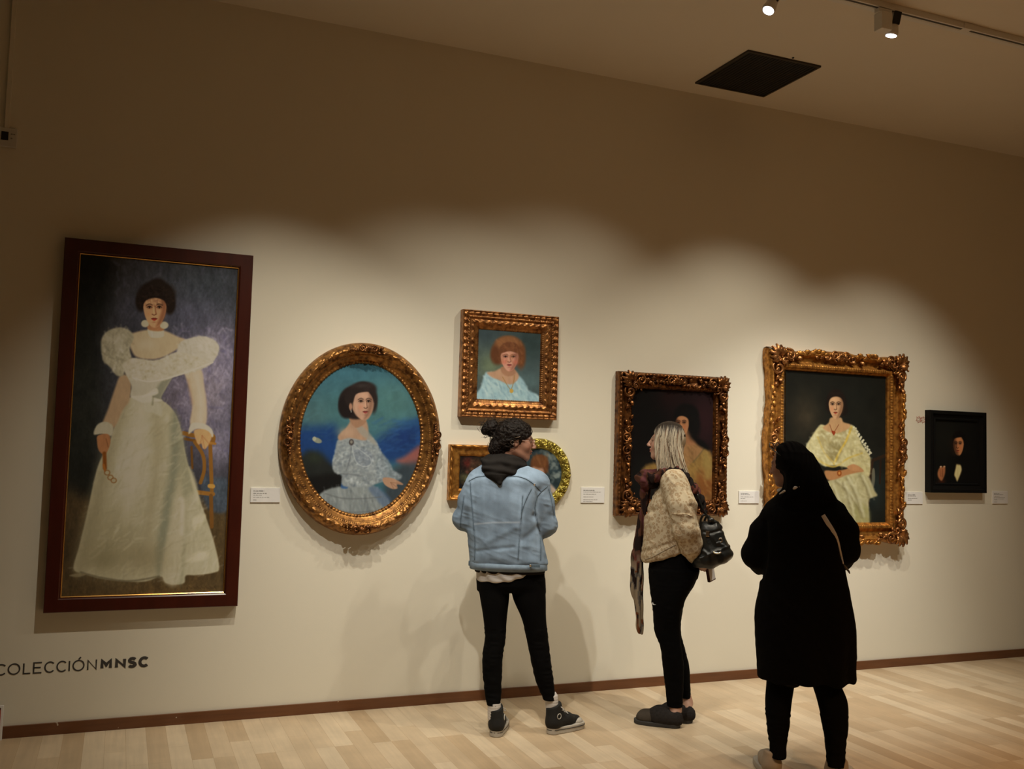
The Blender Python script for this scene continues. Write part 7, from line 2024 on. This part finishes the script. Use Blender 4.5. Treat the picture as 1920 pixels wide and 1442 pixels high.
def f3(V, N_):
    px, py = w3.to_px(V); d = 0.003*(1-np.abs(vnoise(V[:, 0]*8+1, V[:, 1]*8, V[:, 2]*10+V[:, 0]*8))*2)+0.0015*vnoise(V[:, 0]*40, V[:, 1]*40, V[:, 2]*40)
    d += 0.008*np.sin(V[:, 0]*38+V[:, 1]*30)*np.clip((0.95-V[:, 2])/0.5, 0, 1)
    for a_, w_, q in ((-0.014, 5, [(290, 760), (300, 950), (285, 1130), (262, 1230)]), (-0.012, 5, [(900, 760), (920, 900), (945, 1060)])): d += a_*np.exp(-(seam_dist(px, py, C5(q))/w_)**2)*(N_[:, 1] < 0.3)
    return d
ct = w3.skin(vj, 'black_coat', M['black_coat'], disp=f3, it=2)
# trousers
tl, ti = C6([(290, 600), (285, 720), (272, 900), (280, 1050), (300, 1200), (315, 1362)]), C6([(520, 600), (505, 770), (485, 870), (480, 1000), (450, 1150), (445, 1250), (436, 1345)])
ui, ur = C6([(610, 600), (632, 740), (680, 900), (715, 1050), (745, 1200), (752, 1300), (762, 1400)]), C6([(850, 600), (860, 730), (925, 900), (928, 1080), (912, 1250), (905, 1340), (898, 1425)])
vl = Vol((-0.34, -0.26, 0.04), (0.34, 0.26, 0.70), 0.0046)
vl.loft(w3.sil(tl, ti, [1240, 1280, 1315, 1350, 1385, 1405, 1420], legy(f3l[1]+0.03, 7), [0.08, 0.075, 0.066, 0.060, 0.052, 0.046, 0.042]), 0.01)
vl.loft(w3.sil(ui, ur, [1240, 1275, 1313, 1356, 1395, 1420, 1436], legy(f3r[1]+0.03, 7), [0.085, 0.08, 0.070, 0.064, 0.055, 0.048, 0.042]), 0.01)
w3.skin(vl, 'trousers', M['black_knit'], disp=lambda V, N_: 0.003*(1-np.abs(vnoise(V[:, 0]*18, V[:, 1]*18, V[:, 2]*45))*2)*(V[:, 2] < 0.30), it=1)
# trainers
shoes3 = []
for hl, ang, L_ in ((f3l, 104, 0.26), (f3r, 78, 0.26)):
    a_ = math.radians(ang); d_ = np.array([math.cos(a_), math.sin(a_), 0]); h0 = np.array([hl[0], hl[1], 0.0]); H_ = lambda f, z: h0+d_*f+np.array([0, 0, z])
    se = empty('trainer', (0, 0, 0)); se.parent = w3.t
    lo_, hi_ = np.minimum(h0, h0+d_*0.3)-np.array([0.1, 0.08, 0.02]), np.maximum(h0, h0+d_*0.3)+np.array([0.1, 0.08, 0.16])
    v = Vol(lo_, hi_, 0.004)
    v.cone(H_(0.045, 0.060), H_(0.13, 0.058), 0.046, 0.042, 0.02); v.cone(H_(0.13, 0.055), H_(L_-0.05, 0.045), 0.042, 0.032, 0.02); v.cone(H_(0.040, 0.06), H_(0.045, 0.105), 0.043, 0.040, 0.02)
    v.cone(H_(0.055, 0.10), H_(0.060, 0.2), 0.028, 0.036, 0.01, True); v.half(h0+np.array([0, 0, 0.026]), (0, 0, -1), 0.004); v.half(H_(0, 0.118), np.array([0, 0, 1.0])-d_*0.25, 0.006)
    shoes3.append(v); w3.skin(v, 'shoe_upper', M['beige_suede'], it=1, parent=se)
    v = Vol(lo_, hi_, 0.0038); shoe_sole(v, (h0[0], h0[1]), a_, L_+0.004, 0.102, 0.032, 0.001)
    w3.skin(v, 'rubber_sole', M['rubber'], it=1, parent=se)
vb.confine([vj, vl]+shoes3, 0.0, p5(0, 580)[2], hands3)
w3.skin(vb, 'body', M['skin'], col=lambda V, N_: head_colors(V, h3, MH3, S3, skin3, (0.28, 0.07, 0.06), (0.015, 0.01, 0.008)), it=1)
# grey webbing strap across the back
Vj = np.array([v.co[:] for v in ct.data.vertices]); Nj = np.array([v.normal[:] for v in ct.data.vertices])
P = surf_line(w3, Vj, Nj, C5([(780, 702), (815, 760), (850, 815), (885, 880), (910, 950), (930, 1030), (950, 1115)]), 36, 0.004)
T = np.gradient(P, axis=0); T /= np.linalg.norm(T, axis=1, keepdims=True); S_ = np.cross(T, np.array([0, -1.0, 0])); S_ /= np.linalg.norm(S_, axis=1, keepdims=True)
n = len(P); wv = np.interp(np.linspace(0, 1, n), [0, 0.15, 0.45, 0.75, 1], [0.0095, 0.0105, 0.0100, 0.006, 0.004])[:, None]
V = np.concatenate([P-S_*wv, P+S_*wv, P-S_*wv+[0, 0.006, 0], P+S_*wv+[0, 0.006, 0]]); F = []
for i in range(n-1): F += [(i, i+1, n+i+1, n+i), (i, 2*n+i, 2*n+i+1, i+1), (n+i, n+i+1, 3*n+i+1, 3*n+i)]
mesh_obj('bag_strap', V, F, M['grey_strap'], w3.t, True)
b = MB(); b.tube([p5(950, 1118, -0.06), p5(975, 1150, -0.05), p5(998, 1178, -0.04), p5(1006, 1198, -0.04)], [0.007, 0.009, 0.008, 0.003], k=8, flat=0.5); b.build('strap_end', simple('strap_end_grey', (0.14, 0.13, 0.12), 0.8), w3.t)
